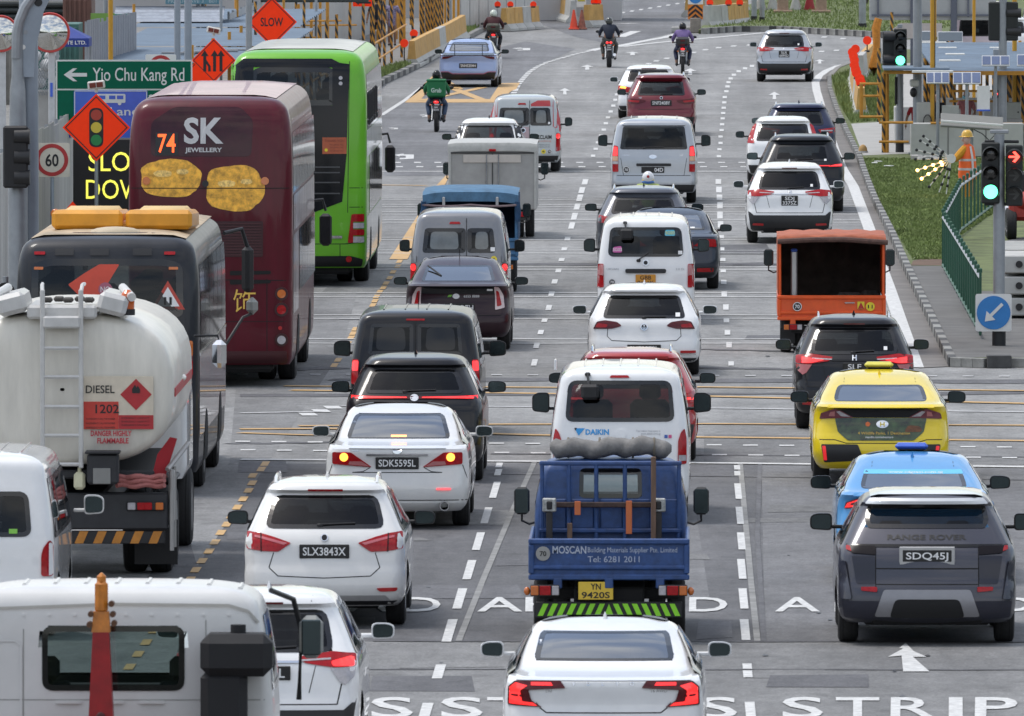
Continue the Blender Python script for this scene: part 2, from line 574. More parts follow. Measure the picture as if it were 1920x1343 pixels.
class Shell:
 """a vehicle skin: at every height z a plan outline from yr(z) at the rear to yf(z) at the front, half-width w(z)"""
 def __init__(s, rows, r=0.12, bow=0.07, tp=0.05, rf=0.25, step=0.045):
  zs = [q[0] for q in rows]
  s.rows = rows
  s.yr, s.yf, s.w = (pchip(zs, [q[k] for q in rows]) for k in (1, 2, 3))
  s.r, s.bow, s.tp, s.rf = r, bow, tp, rf
  s.z0, s.z1 = zs[0], zs[-1]
  out = [zs[0]]
  for a, b in zip(zs, zs[1:]):
   n = max(1, math.ceil((b - a) / step - 1e-6), math.ceil(abs(s.yr(b) - s.yr(a)) / 0.08), math.ceil(abs(s.w(b) - s.w(a)) / 0.05))
   out += [a + (b - a) * k / n for k in range(1, n + 1)]
  s.zs = out
 def half(s, y, z):
  yr, yf = s.yr(z), s.yf(z)
  t = min(1, abs(y - (yr + yf) / 2) / max(1e-3, (yf - yr) / 2))
  return s.w(z) * (1 - s.tp * t ** 3)
 def _end(s, x, z, r):
  w = s.w(z) * (1 - s.tp)
  r = min(r, .8 * w, .4 * (s.yf(z) - s.yr(z)))
  a = min(abs(x), w)
  d = s.bow * (a / max(w, 1e-3)) ** 2 * min(1, w / .5)
  if a > w - r:
   e = min(a - (w - r), r)
   d += r - math.sqrt(max(0, r * r - e * e))
  return d
 def rear(s, x, z): return s.yr(z) + s._end(x, z, s.r)
 def front(s, x, z): return s.yf(z) - s._end(x, z, s.rf) * 1.6
 def top(s, x, y):
  lo, hi = s.z0, s.z1
  for _ in range(18):
   m = (lo + hi) / 2
   if s.yr(m) <= y <= s.yf(m) and s.half(y, m) >= abs(x) : lo = m
   else: hi = m
  return lo
 def fn(s, surf):
  if surf == 'rear': return lambda u, v, o: (u, s.rear(u, v) - o, v)
  if surf == 'front': return lambda u, v, o: (-u, s.front(u, v) + o, v)
  if surf == 'right': return lambda u, v, o: (s.half(u, v) + o, u, v)
  return lambda u, v, o: (-s.half(-u, v) - o, -u, v)
 def mesh(s, holes, wheels=(), nR=30, sstep=0.06, nF=16):
  """holes: {surf: [polygons]}; wheels: [(y, radius)] arches"""
  nC = 6
  rings = []
  L_ = s.rows[len(s.rows) // 3][2]
  nS = max(10, int(L_ / sstep))
  tag_ = None
  for z in s.zs:
   w = s.w(z) * (1 - s.tp)
   yr, yf = s.yr(z), s.yf(z)
   r = min(s.r, .8 * w, .4 * (yf - yr)); rf = min(s.rf, .8 * w, .4 * (yf - yr))
   ring, tg = [], []
   for i in range(nR + 1):
    x = (w - r) * (-1 + 2 * i / nR); ring.append((x, s.rear(x, z), z)); tg.append('rear')
   for i in range(1, nC):
    x = w - r + r * math.sin(i / nC * math.pi / 2); ring.append((x, s.rear(x, z), z)); tg.append('rear')
   ya, yb = s.rear(w, z), s.front(w, z)
   def sidept(y, sg):
    zz = z
    for yc, ra in wheels:
     if abs(y - yc) < ra:
      zz = max(zz, ra * 0.93 + math.sqrt(ra * ra - (y - yc) ** 2) - 0.02)
    return (sg * s.half(y, zz) if zz > z else sg * min(s.half(y, z), w + (s.w(z) - w)), y, zz)
   ys = [ya + (yb - ya) * i / nS for i in range(nS + 1)]
   for y in ys: ring.append(sidept(y, 1)); tg.append('right')
   for i in range(nC - 1, 0, -1):
    x = w - rf + rf * math.sin(i / nC * math.pi / 2); ring.append((x, s.front(x, z), z)); tg.append('front')
   for i in range(nF + 1):
    x = (w - rf) * (1 - 2 * i / nF); ring.append((x, s.front(x, z), z)); tg.append('front')
   for i in range(1, nC):
    x = -(w - rf + rf * math.sin(i / nC * math.pi / 2)); ring.append((x, s.front(x, z), z)); tg.append('front')
   for y in reversed(ys): ring.append(sidept(y, -1)); tg.append('left')
   for i in range(nC - 1, 0, -1):
    x = -(w - r + r * math.sin(i / nC * math.pi / 2)); ring.append((x, s.rear(x, z), z)); tg.append('rear')
   rings.append(ring); tag_ = tg
  mb = MB()
  n = len(rings[0])
  for ring in rings: mb.v += ring
  hol = {k: [(p, min(a[0] for a in p), max(a[0] for a in p), min(a[1] for a in p), max(a[1] for a in p)) for p in v] for k, v in holes.items()}
  def uv(tg, p):
   return {'rear': (p[0], p[2]), 'front': (-p[0], p[2]), 'right': (p[1], p[2]), 'left': (-p[1], p[2])}[tg]
  for j in range(len(rings) - 1):
   for i in range(n):
    k = (i + 1) % n
    a, b, c, d = j * n + i, j * n + k, (j + 1) * n + k, (j + 1) * n + i
    A, B, C, D = mb.v[a], mb.v[b], mb.v[c], mb.v[d]
    if abs(A[2] - D[2]) < 1e-5 and abs(B[2] - C[2]) < 1e-5 and abs(A[2] - s.zs[j]) > 1e-5:
     continue
    cut = False
    for P, q in ((A, i), (B, k), (C, k), (D, i)):
     tg = tag_[q]
     u, v = uv(tg, P)
     for p, u0, u1, v0, v1 in hol.get(tg, ()):
      if u0 < u < u1 and v0 < v < v1 and inside(p, u, v):
       cut = True; break
     if cut: break
    if not cut: mb.f.append((a, b, c, d))
  mb.f.append(tuple(range((len(rings) - 1) * n, len(rings) * n)))
  return mb
# body shapes: rows of (height, rear edge, front edge, half-width) in metres, rear-most point at y = 0
SHAPES = {
 'suv': dict(rows=[(.24, .16, 4.18, .80), (.30, .05, 4.25, .855), (.45, 0, 4.3, .885), (.60, .02, 4.3, .885), (.70, .055, 4.27, .88),
      (.80, .075, 4.15, .885), (.93, .10, 3.65, .878), (1.02, .15, 3.25, .86), (1.08, .20, 3.05, .83), (1.2, .31, 2.85, .775),
      (1.35, .45, 2.6, .705), (1.45, .53, 2.38, .655), (1.49, .47, 2.3, .635), (1.53, .49, 2.15, .60), (1.57, .58, 1.95, .53), (1.60, .95, 1.65, .36)],
      zb=1.03, zt=1.45, ro=.82, wb=2.6, r=.13, bow=.09, rad=.335),
 'sedan': dict(rows=[(.22, .14, 4.7, .80), (.30, .04, 4.75, .865), (.48, 0, 4.8, .90), (.66, .03, 4.8, .905), (.80, .05, 4.72, .90),
      (.93, .04, 4.35, .885), (.985, .05, 3.95, .87), (1.01, .13, 3.8, .86), (1.035, .42, 3.65, .845), (1.06, .62, 3.5, .82),
      (1.15, .86, 3.28, .775), (1.27, 1.18, 3.0, .705), (1.36, 1.48, 2.78, .645), (1.41, 1.68, 2.6, .59), (1.445, 1.88, 2.42, .50), (1.465, 2.05, 2.25, .34)],
      zb=1.0, zt=1.37, ro=1.0, wb=2.78, r=.15, bow=.11, rad=.325, rake=2.8),
 'lift': dict(rows=[(.22, .16, 4.35, .80), (.30, .05, 4.42, .865), (.45, 0, 4.47, .90), (.60, .03, 4.47, .90), (.72, .09, 4.4, .895),
      (.90, .15, 4.1, .885), (1.00, .13, 3.75, .865), (1.05, .07, 3.6, .845), (1.075, .12, 3.5, .83), (1.10, .30, 3.4, .80), (1.16, .52, 3.2, .775),
      (1.28, .92, 2.95, .70), (1.37, 1.27, 2.72, .64), (1.42, 1.5, 2.55, .585), (1.455, 1.75, 2.35, .48), (1.475, 1.95, 2.15, .32)],
      zb=1.02, zt=1.38, ro=.85, wb=2.7, r=.14, bow=.10, rad=.32, rake=3.0),
 'van': dict(rows=[(.26, .12, 4.5, .78), (.32, .03, 4.6, .82), (.46, 0, 4.69, .845), (.70, .03, 4.69, .848), (1.0, .05, 4.5, .845),
      (1.2, .085, 4.3, .83), (1.5, .15, 4.0, .79), (1.70, .20, 3.8, .755), (1.80, .225, 3.65, .735), (1.87, .25, 3.5, .70), (1.925, .32, 3.3, .62), (1.96, .5, 3.0, .48), (1.98, .9, 2.6, .3)],
      zb=1.05, zt=1.72, ro=.95, wb=2.57, r=.11, bow=.05, rad=.32, tp=.03),
}
def scaled(sh, W, H, Lg):
 rows = SHAPES[sh]['rows']
 kx = W / 2 / max(q[3] for q in rows); kz = H / rows[-1][0]; ky = Lg / max(q[2] for q in rows)
 return [(q[0] * kz, q[1] * (ky if q[1] > .6 else 1), q[2] * ky, q[3] * kx) for q in rows], kx, ky, kz
_shared = {}
def shared(key, make):
 if key not in _shared: _shared[key] = make()
 return _shared[key]
def tyre_mesh(r, w):
 h = w / 2
 return shared(('tyre', r, w), lambda: MB().lathe([(r * .60, -h * .9), (r * .86, -h), (r * .965, -h * .86), (r, -h * .55), (r * .992, -h * .5), (r * .992, -h * .42), (r, -h * .38),
  (r, h * .38), (r * .992, h * .42), (r * .992, h * .5), (r, h * .55), (r * .965, h * .86), (r * .86, h), (r * .60, h * .9)], axis='X', n=24).mesh('tyre', RUBBER))
def rim_mesh(r, w, mat=None):
 def mk():
  b = MB().lathe([(r * .63, w * .46), (r * .60, w * .47), (r * .58, w * .25), (r * .2, w * .2), (r * .18, w * .34), (.001, w * .36)], axis='X', n=20)
  for k in range(5):
   a = 2 * math.pi * k / 5
   m = Matrix.Rotation(a, 3, 'X')
   b.box(m @ Vector((w * .33, r * .38, 0)), (w * .2, r * .5, r * .13), 0.008, m)
  return b.mesh('rim', mat or ALLOY)
 return shared(('rim', r, w, mat and mat.name), mk)
def add_wheel(parent, x, y, r, w=0.2, steel=None):
 s = 1 if x > 0 else -1
 o = link('wheel', tyre_mesh(r, w), parent, (x, y, r), (0, 0, 0 if s > 0 else math.pi))
 link('rim', rim_mesh(r, w, steel), o)
 return o
def seat_mesh(w, bench):
 def mk():
  b = MB()
  b.box((0, .28, .38), (w, .5, .16), .05)
  m = Matrix.Rotation(R(-12), 3, 'X')
  b.box((0, 0, .68), (w, .16, .58), .06, Matrix.Rotation(R(10), 3, 'X'))
  for x in ((0,) if not bench else (-.42, .42)):
   b.box((x, -.09, 1.07), (.27, .10, .19), .04)
   for d in (-.07, .07): b.cyl((x + d, -.07, .95), (x + d, -.09, 1.02), .008, n=6)
  return b.mesh('seat', SEATM)
 return shared(('seat', w, bench), mk)
class Vehicle:
 def __init__(s, name, label, cat, cx, yg, ro, yaw=0.0, group=None, dy=0.0):
  g = G(cx, yg)
  x = g.x
  c, sn = math.cos(yaw), math.sin(yaw)
  s.root = thing(name, label, cat, (x + sn * ro, g.y - c * ro + dy, 0), yaw, group)
  s.B = None
 def on(s, name, poly, mat, surf='rear', off=0.008, th=0.03, mirror=False, parent=None, su=.09, sv=.05):
  o = patch_mb(s.B.fn(surf), poly, off, th, su, sv).bd(name, mat, parent or s.root, rc=False)
  if mirror:
   q = [(-a, b) for a, b in poly][::-1]
   if surf in ('right', 'left'):
    patch_mb(s.B.fn('left'), q, off, th, su, sv).bd(name, mat, parent or s.root, rc=False)
   else:
    patch_mb(s.B.fn(surf), q, off, th, su, sv).bd(name, mat, parent or s.root, rc=False)
  return o
 def line(s, pts, w=0.012, name='panel_gap', mat=None, surf='rear', off=0.002, mirror=False, z3=False):
  for sg in ((1, -1) if mirror else (1,)):
   mb = MB(); f = s.B.fn(surf)
   for a, b in zip(pts, pts[1:]):
    dx, dz = b[0] - a[0], b[1] - a[1]
    l = math.hypot(dx, dz); nx, nz = -dz / l * w / 2, dx / l * w / 2
    k = max(1, math.ceil(l / .06))
    for t in range(k):
     p, q = t / k, (t + 1) / k
     P = [(a[0] + dx * p + nx, a[1] + dz * p + nz), (a[0] + dx * q + nx, a[1] + dz * q + nz), (a[0] + dx * q - nx, a[1] + dz * q - nz), (a[0] + dx * p - nx, a[1] + dz * p - nz)]
     mb.add([f(sg * u, v, off) for u, v in P], [(0, 3, 2, 1) if sg > 0 else (0, 1, 2, 3)])
   mb.bd(name, mat or UNDER, s.root, smooth=0, rc=False)
 def text(s, st, x, z, h, mat=WTXT, width=None, bold=0.0, off=.006, surf='rear', parent=None, name='lettering', sx=1.0):
  LT(st, s.B.fn(surf), x, z, h, mat, parent or s.root, name, width, bold, off, sx)
 def plate(s, st, z, x=0.0, style=None, two=False, w=None, h=None, frame=False):
  w = w or (.34 if two else .50); h = h or (.21 if two else .115)
  y = s.B.rear(x, z) - .012
  m = style or PLATE
  ink = WTXT if m is PLATE else KTXT
  if frame: MB().box((x, y + .006, z), (w + .07, .02, h + .07), .008).bd('plate_frame', frame, s.root)
  o = MB().box((x, y, z), (w, .018, h), .006).bd('number_plate', m, s.root)
  f = flat_xz(x, y - .010, z)
  if two:
   a, b = st.split('/')
   LT(a, f, 0, h * .23, h * .34, ink, o, width=min(w * .8, .05 * len(a) + .04), bold=.015)
   LT(b, f, 0, -h * .23, h * .34, ink, o, width=min(w * .86, .052 * len(b) + .02), bold=.015)
  else:
   LT(st, f, 0, 0, h * .56, ink, o, width=w * (.86 if len(st) > 5 else .72), bold=.015)
  return o
 def window(s, name, poly, surf, mat, k=1.0, fw=0.05, frit=None):
  pane = patch_mb(s.B.fn(surf), poly, .004, 0, .09, .05).bd(name, mat, s.root, rc=False)
  band_mb(s.B.fn(surf), poly, inset(poly, fw, k), .007).bd('window_seal', frit or FRIT, pane, rc=False)
  return pane
 def skin(s, mat, wins, wheels, sstep=.06, nR=30, name='body'):
  """wins: [(name, poly, surf, glass, k, fw)]"""
  holes = {}
  for w in wins:
   holes.setdefault(w[2], []).append(inset(w[1], w[5] * .8, w[4]))
  o = s.B.mesh(holes, wheels, nR, sstep).bd(name, mat, s.root, smooth=42, rc=False)
  for w in wins: s.window(*w[:4], k=w[4], fw=w[5])
  return o
 def mirrors(s, y, z, x, mat, w=.2, h=.15, stalk=True, only=None, tall=False):
  for sg in (1, -1):
   if only and sg != only: continue
   b = MB()
   hs = rpoly([(-w / 2, -h / 2), (w / 2, -h * .42), (w / 2, h * .35), (w * .2, h / 2), (-w / 2, h / 2)], .05, 3)
   hs = [(sg * a, c) for a, c in hs]
   n = len(hs)
   vs = []
   for yy, k in ((-.01, .97), (.0, 1.0), (.05, .97), (.10, .78), (.125, .4)):
    vs += [(a * k, yy, c * k) for a, c in hs]
   fs = [tuple(range(n))]
   for j in range(4):
    fs += [(j * n + i, j * n + (i + 1) % n, (j + 1) * n + (i + 1) % n, (j + 1) * n + i) for i in range(n)]
   fs.append(tuple(range(4 * n, 5 * n)))
   b.add(vs, fs)
   if stalk: b.box((-sg * (w / 2 + .05), .04, -h * .28), (.14, .05, .04), .012)
   m = b.bd('door_mirror', mat, s.root, loc=(sg * x, y, z))
   g = [(a * .86, c * .84) for a, c in hs]
   MB().prism(g, -.018, -.012).bd('mirror_glass', MIRG, m)
 def fin(s, y, mat, h=.07):
  z = s.B.top(0, y) - .004
  MB().add([(-.018, 0, 0), (.018, 0, 0), (.03, .06, -.01), (-.03, .06, -.01), (-.004, .0, h), (.004, .0, h), (-.03, .20, -.015), (.03, .20, -.015)],
                 [(0, 1, 5, 4), (0, 4, 6, 2, ), (1, 7, 5), (4, 5, 7, 6), (0, 2, 3, 1), (2, 6, 7, 3), (1, 3, 7)]).bd('roof_antenna', mat, s.root, loc=(0, y, z), smooth=0)
 def rails(s, mat, x, y0, y1, r=.016):
  for sg in (1, -1):
   pts = []
   for i in range(9):
    t = i / 8
    y = y0 + (y1 - y0) * t
    z = s.B.top(x, y) + (.045 if 0 < i < 8 else -.01)
    pts.append((sg * x, y, z))
   MB().tube(pts, r, 6).bd('roof_rail', mat, s.root)
 def wiper(s, z, x0=0.05, ln=.34, ang=4, pivot=True):
  b = MB(); a = R(ang)
  p0 = (x0, z); p1 = (x0 + ln * math.cos(a), z + ln * math.sin(a))
  b.tube([(p0[0], s.B.rear(*p0) - .025, p0[1]), (p1[0], s.B.rear(*p1) - .02, p1[1])], .011, 6)
  if pivot: b.box((p0[0], s.B.rear(*p0) - .02, p0[1] - .015), (.07, .03, .05), .012)
  b.bd('rear_wiper', BLACK, s.root)
class Car(Vehicle):
 def __init__(s, name, label, cat, cx, yg, shape, W, H, Lg, pmat, yaw=0.0, glassm=None, rw=None, rake=None, dark=None, group='cars queueing along the road', roofm=None, detail=True, mods=None, mir=None, sidecol=None):
  d = SHAPES[shape]
  rows, kx, ky, kz = scaled(shape, W, H, Lg)
  if mods: rows = mods(rows)
  super().__init__(name, label, cat, cx, yg, d['ro'] * ky, yaw, group)
  s.W, s.H, s.L, s.shape = W, H, Lg, shape
  s.B = B = Shell(rows, d['r'], d['bow'], d.get('tp', .05))
  s.kx, s.ky, s.kz = kx, ky, kz
  rake = rake or d.get('rake', 1.15)
  zb, zt = d['zb'] * kz, d['zt'] * kz
  wins = []
  gm = glassm or GDARK
  if rw:
   wins.append(('rear_window', rw, 'rear', gm, rake, .05))
  z0, z1 = zb + .03, zt - .03
  ws = rpoly([(-B.w(z0) + .12, z0), (B.w(z0) - .12, z0), (B.w(z1) - .10, z1), (-B.w(z1) + .10, z1)], .06)
  wins.append(('windscreen', ws, 'front', GCLR, 1.6, .06))
  z0, z1 = zb + .02, zt - .015
  yA0, yA1 = B.yr(z0) + .30, B.yr(z1) + .22
  yB0, yB1 = B.yf(z0) - .34, B.yf(z1) - .28
  if shape == 'van': yA0 = yA1 = B.yr(z1) + .22
  cuts = [(0, .30), (.325, .64), (.665, 1.0)] if shape != 'sedan' else [(0, .47), (.50, 1.0)]
  for a, b in cuts:
   q = [(yA0 + (yB0 - yA0) * a, z0), (yA0 + (yB0 - yA0) * b, z0), (yA1 + (yB1 - yA1) * b, z1), (yA1 + (yB1 - yA1) * a, z1)]
   q = rpoly(q, .05, 2)
   wins.append(('side_window', q, 'right', GDARK, 1.0, .055))
   wins.append(('side_window', [(-u, v) for u, v in q][::-1], 'left', GDARK, 1.0, .055))
  ro, wb, rad = d['ro'] * ky, d['wb'] * ky, d['rad'] * (.5 + .5 * kz)
  s.rad = rad
  s.skin(pmat, wins, [(ro, rad + .045), (ro + wb, rad + .045)])
  tw = .215
  for sg in (1, -1):
   for yy in (ro, ro + wb):
    add_wheel(s.root, sg * (W / 2 - tw / 2 - .035), yy, rad, tw)
  b = MB().box((0, Lg * .5, .36), (W - .56, Lg - .5, .30), .05)
  b.box((0, ro - .45, .30), (W * .62, .5, .14), .04)
  b.box((0, ro + .0, rad), (W * .8, .12, .10), .03)
  b.bd('underbody', UNDER, s.root)
  MB().box((0, Lg * .5, .52 * kz), (W - .14, Lg - .7, .05), .02).bd('cabin_floor', SEATM, s.root)
  yf_ = B.yf(zb)
  dz = .14 * (kz - .6) if shape != 'van' else .42
  for x in (-.36, .36):
   link('front_seat', seat_mesh(.5, False), s.root, (x, Lg * .5 - .05 if shape != 'van' else Lg * .72, dz))
  if shape != 'van' or W > 1.8:
   link('rear_seat', seat_mesh(1.25, True), s.root, (0, ro + .38 if shape != 'sedan' else ro + .45, dz))
  MB().box((0, yf_ - .42, zb - .10), (W - .34, .35, .18), .06).bd('dashboard', SEATM, s.root)
  if mir is not None:
   s.mirrors(*mir)
 def std_bumper(s, mat, z1, z0=None, wing=.0, name='lower_bumper'):
  B = s.B
  z0 = z0 or B.z0 + .015
  w0 = B.w(z0) * .95; w1 = B.w(z1) * .945
  s.on(name, [(-w0, z0), (w0, z0), (w1, z1 + wing), (w1 * .86, z1), (-w1 * .86, z1), (-w1, z1 + wing)], mat, off=.012, th=.03, su=.05)
# == ground, road and markings
def asphalt(name, c, var=.20, seed=0.0, streak=.17):
 m = bpy.data.materials.new(name)
 m.use_nodes = True
 t = m.node_tree
 b = t.nodes['Principled BSDF']
 ge = t.nodes.new('ShaderNodeNewGeometry')
 def noise(scale, sc, det=5, rough=.6):
  mp_ = t.nodes.new('ShaderNodeMapping')
  mp_.inputs['Scale'].default_value = sc
  mp_.inputs['Location'].default_value = (seed, seed * 2, 0)
  n = t.nodes.new('ShaderNodeTexNoise')
  n.inputs['Scale'].default_value = scale
  n.inputs['Detail'].default_value = det
  n.inputs['Roughness'].default_value = rough
  t.links.new(ge.outputs['Position'], mp_.inputs['Vector'])
  t.links.new(mp_.outputs['Vector'], n.inputs['Vector'])
  return n.outputs['Fac']
 def mr(src, a, bb, lo=.3, hi=.7):
  r = t.nodes.new('ShaderNodeMapRange')
  r.inputs['From Min'].default_value = lo; r.inputs['From Max'].default_value = hi
  r.inputs['To Min'].default_value = a; r.inputs['To Max'].default_value = bb
  t.links.new(src, r.inputs['Value'])
  return r.outputs['Result']
 def mul(a, bb):
  x = t.nodes.new('ShaderNodeMath'); x.operation = 'MULTIPLY'
  t.links.new(a, x.inputs[0]); t.links.new(bb, x.inputs[1])
  return x.outputs[0]
 big = mr(noise(.16, (1, .5, 1), 4), 1 - var, 1 + var)
 st = mr(noise(1.0, (1.0, .02, 1), 4), 1 - streak, 1 + streak)          # wheel tracks along the lanes
 cross = mr(noise(.5, (.10, 1.0, 1), 5, .7), 1 - streak * .8, 1 + streak * .8)
 grain = mul(mr(noise(30, (1, .5, 1), 4, .7), .72, 1.28), mul(mr(noise(6, (1, .33, 1), 5, .75), .78, 1.22), mr(noise(1.6, (1, .3, 1), 4, .6), .88, 1.12)))
 spots = mr(noise(2.2, (1, .5, 1), 2, .4), .78, 1.0, .28, .36)
 v = mul(mul(mul(mul(big, st), cross), grain), spots)
 sc = t.nodes.new('ShaderNodeVectorMath'); sc.operation = 'SCALE'
 sc.inputs[0].default_value = c
 t.links.new(v, sc.inputs['Scale'])
 t.links.new(sc.outputs['Vector'], b.inputs['Base Color'])
 b.inputs['Roughness'].default_value = .78
 b.inputs['Specular IOR Level'].default_value = .35
 bn = t.nodes.new('ShaderNodeBump'); bn.inputs['Strength'].default_value = .35; bn.inputs['Distance'].default_value = .02
 t.links.new(grain, bn.inputs['Height']); t.links.new(bn.outputs['Normal'], b.inputs['Normal'])
 return m
def sheet(name, pts, mat, z, kind='structure', parent=None):
 """pts are spots on the ground as seen in the picture"""
 mb = MB().add([G(x, y) + Vector((0, 0, z)) for x, y in pts], [tuple(range(len(pts)))])
 me = mb.mesh(name, mat, 0, rc=False)
 if me.polygons[0].normal.z < 0: me.flip_normals()
 o = link(name, me, parent)
 if not parent: o['kind'] = kind
 return o
ASPH = asphalt('asphalt_worn', (.215, .215, .213))
ASPD = asphalt('asphalt_dark', (.098, .098, .103), seed=3, streak=.22)
ASPM = asphalt('asphalt_mid', (.165, .165, .165), seed=8)
ASPK = asphalt('asphalt_seal', (.105, .105, .112), seed=5)
ASPL = asphalt('asphalt_lane', (.140, .140, .145), seed=21, streak=.2)
ASPF = asphalt('asphalt_far', (.150, .152, .160), seed=12)
road = MB().add([(-400, -160, 0), (400, -160, 0), (400, 1800, 0), (-400, 1800, 0)], [(0, 1, 2, 3)]).bd('road', ASPH, smooth=0, rc=False)
road['kind'] = 'structure'
# resurfaced stretches and sealed joints
for i, (mat, pts) in enumerate([
 (ASPD, [(430, 870), (1000, 869), (1400, 872), (1990, 880), (1990, 1206), (1500, 1204), (430, 1203), (250, 1120)]),
 (ASPM, [(-900, 1206), (430, 1206), (2600, 1208), (3600, 2200), (-2000, 2200)]),
 (ASPL, [(1428, 873), (1990, 881), (1990, 1205), (1434, 1203)]), (ASPL, [(1010, 930), (1300, 930), (1330, 1120), (1000, 1120)]),
 (ASPM, [(330, 930), (430, 870), (450, 640), (590, 560), (690, 470), (640, 660), (500, 872), (370, 1062)]),
 (ASPM, [(700, 296), (1440, 296), (1440, 319), (690, 319)]),
 (ASPM, [(1320, 815), (1990, 822), (1990, 872), (1320, 866)]),
 (ASPM, [(520, 640), (640, 640), (610, 690), (470, 690)]),
 (ASPF, [(715, 212), (760, 192), (830, 128), (905, 96), (985, 78), (1080, 92), (1000, 128), (962, 178), (930, 330), (720, 330)]),
 (ASPF, [(1000, 40), (1120, 4), (1120, -60), (1305, -60), (1290, 30), (1262, 62), (1160, 86), (1080, 70)])]):
 sheet('road_surfacing', pts, mat, .001 + .00034 * i)
def ribbon(name, pts, w, mat, z, parent=road, ends=None):
 """a strip w metres wide along a line of ground spots; w may be given per spot"""
 P = [G(x, y) for x, y in pts]
 vs, n = [], len(P)
 for i, p in enumerate(P):
  d = (P[min(i + 1, n - 1)] - P[max(i - 1, 0)]).normalized()
  nn = Vector((-d.y, d.x, 0)) * ((w[i] if isinstance(w, (list, tuple)) else w) / 2)
  vs += [p + nn + Vector((0, 0, z)), p - nn + Vector((0, 0, z))]
 fs = [(2 * i + 1, 2 * i + 3, 2 * i + 2, 2 * i) for i in range(n - 1)]
 me = MB().add(vs, fs).mesh(name, mat, 0, rc=False)
 if me.polygons[0].normal.z < 0: me.flip_normals()
 return link(name, me, parent)
def wavy(x0, y0, x1, y1, n, a, seed):
 r_ = random.Random(seed)
 return [(x0 + (x1 - x0) * i / n, y0 + (y1 - y0) * i / n + a * math.sin(i * 1.7 + seed) + a * (r_.random() - .5)) for i in range(n + 1)]
seals = [(620, 712, 1930, 716, 1.6, 1.6), (450, 742, 1930, 738, 1.4, 1.1), (900, 497, 1450, 495, 1.2, 1.6), (1310, 690, 1500, 694, .8, .8), (450, 698, 640, 690, 1.0, 1.0), (920, 889, 1930, 900, 1.5, .35),
         (700, 1203, 1930, 1204, .6, .25), (640, 1256, 1930, 1257, .8, .16), (1290, 655, 1500, 660, .8, .5), (430, 833, 640, 830, 1.2, .5), (920, 852, 1930, 858, 1.2, .25), (640, 600, 780, 598, 1, .3), (1310, 500, 1470, 497, .8, .6)]
for i, (a, b_, c, d, am, w) in enumerate(seals):
 ribbon('sealed_joint', wavy(a, b_, c, d, 9, am * .5, i), [w * (.35 + .6 * abs(math.sin(k * .9 + i))) for k in range(10)], ASPK, .0070 + .0001 * i)
for i, p in enumerate([[(1425, 866), (1420, 1000), (1432, 1203)], [(1002, 868), (960, 960), (905, 1090), (860, 1203)], [(1388, 870), (1396, 960), (1408, 1090), (1420, 1203)]]):
 ribbon('sealed_joint', p, .06 if i == 0 else .07, M('joint_pale', (.22, .22, .215), .85, var=.35, scale=2) if i else ASPK, .0085 + .0002 * i)
r_ = random.Random(5)
for i in range(26):                              # old utility cuts and patches in the lanes
 x, y = r_.uniform(480, 1560), r_.uniform(340, 1320)
 k = (y + 400) / 1400; w, h = r_.uniform(25, 130) * k, r_.uniform(3, 16) * k
 sheet('road_patch', [(x - w + r_.uniform(-4, 4), y + h), (x + w, y + h * r_.uniform(.6, 1.1)), (x + w * r_.uniform(.8, 1), y - h), (x - w * .95, y - h * r_.uniform(.7, 1))], [ASPM, ASPK, ASPD, ASPF][i % 4] if y < 870 else [ASPK, ASPM][i % 2], .0045 + i * .00008, parent=road)
OIL = M('oil_stain', (.05, .05, .052), .5, var=.4, scale=3)
for i in range(60):
 x, y = r_.choice((1190, 1210, 800, 860, 1480, 1600, 1700, 1150)) + r_.uniform(-60, 60), r_.uniform(340, 1330)
 k = (y + 400) / 1400; a = r_.uniform(2, 7) * k
 sheet('oil_spot', [(x + a * math.cos(t * .7) * r_.uniform(.7, 1.2), y + a * .3 * math.sin(t * .7) * r_.uniform(.7, 1.2)) for t in range(9)], OIL, .0092 + i * .00001, parent=road)
MW = M('road_paint_white', (.53, .53, .52), .65, var=.30, scale=9)
MWD = M('road_paint_worn', (.46, .46, .46), .65, var=.3, scale=6)
MY = M('road_paint_yellow', (.50, .31, .12), .65, var=.22, scale=4)
ZM = .0108
def dash(x, y0, y1, wpx, mat=MW, name='lane_dash', dx=0):
 q = [(x - wpx / 2 - dx, y1), (x + wpx / 2 - dx, y1), (x + wpx / 2 + dx, y0), (x - wpx / 2 + dx, y0)]
 return sheet(name, q, mat, ZM, parent=road)
B1 = [(1382, 874, 882), (1382.5, 885, 893), (1384, 908, 937), (1387, 952, 984), (1390, 1000, 1032), (1391, 1050, 1087), (1394, 1105, 1143), (1397, 1163, 1202), (1401, 1246, 1256), (1402, 1259, 1272), (1407, 1318, 1350)]
for x, a, b in B1: dash(x, a, b, 11 + (b - 870) * .016, dx=-.05 * (b - a))
A1 = [(936, 869, 878), (934, 881, 893), (928, 905, 935), (912, 953, 983), (897, 1000, 1033), (880, 1052, 1088), (862, 1105, 1143), (843, 1163, 1205), (823, 1248, 1274), (798, 1320, 1352)]
for x, a, b in A1: dash(x, a, b, 12 + (b - 870) * .018, dx=.15 * (b - a))
B2 = [(1347, 337, 346), (1348, 351, 362), (1349, 366, 376), (1350, 380, 392), (1350, 398, 411), (1351, 416, 428), (1352, 442, 448), (1353, 465, 471), (1355, 485, 491), (1356, 506, 512), (1357, 526, 534), (1358, 548, 557), (1361, 572, 582), (1362, 598, 606), (1364, 620, 629), (1367, 643, 653), (1371, 679, 687)]
for x, a, b in B2: dash(x, a, b, 10.5)
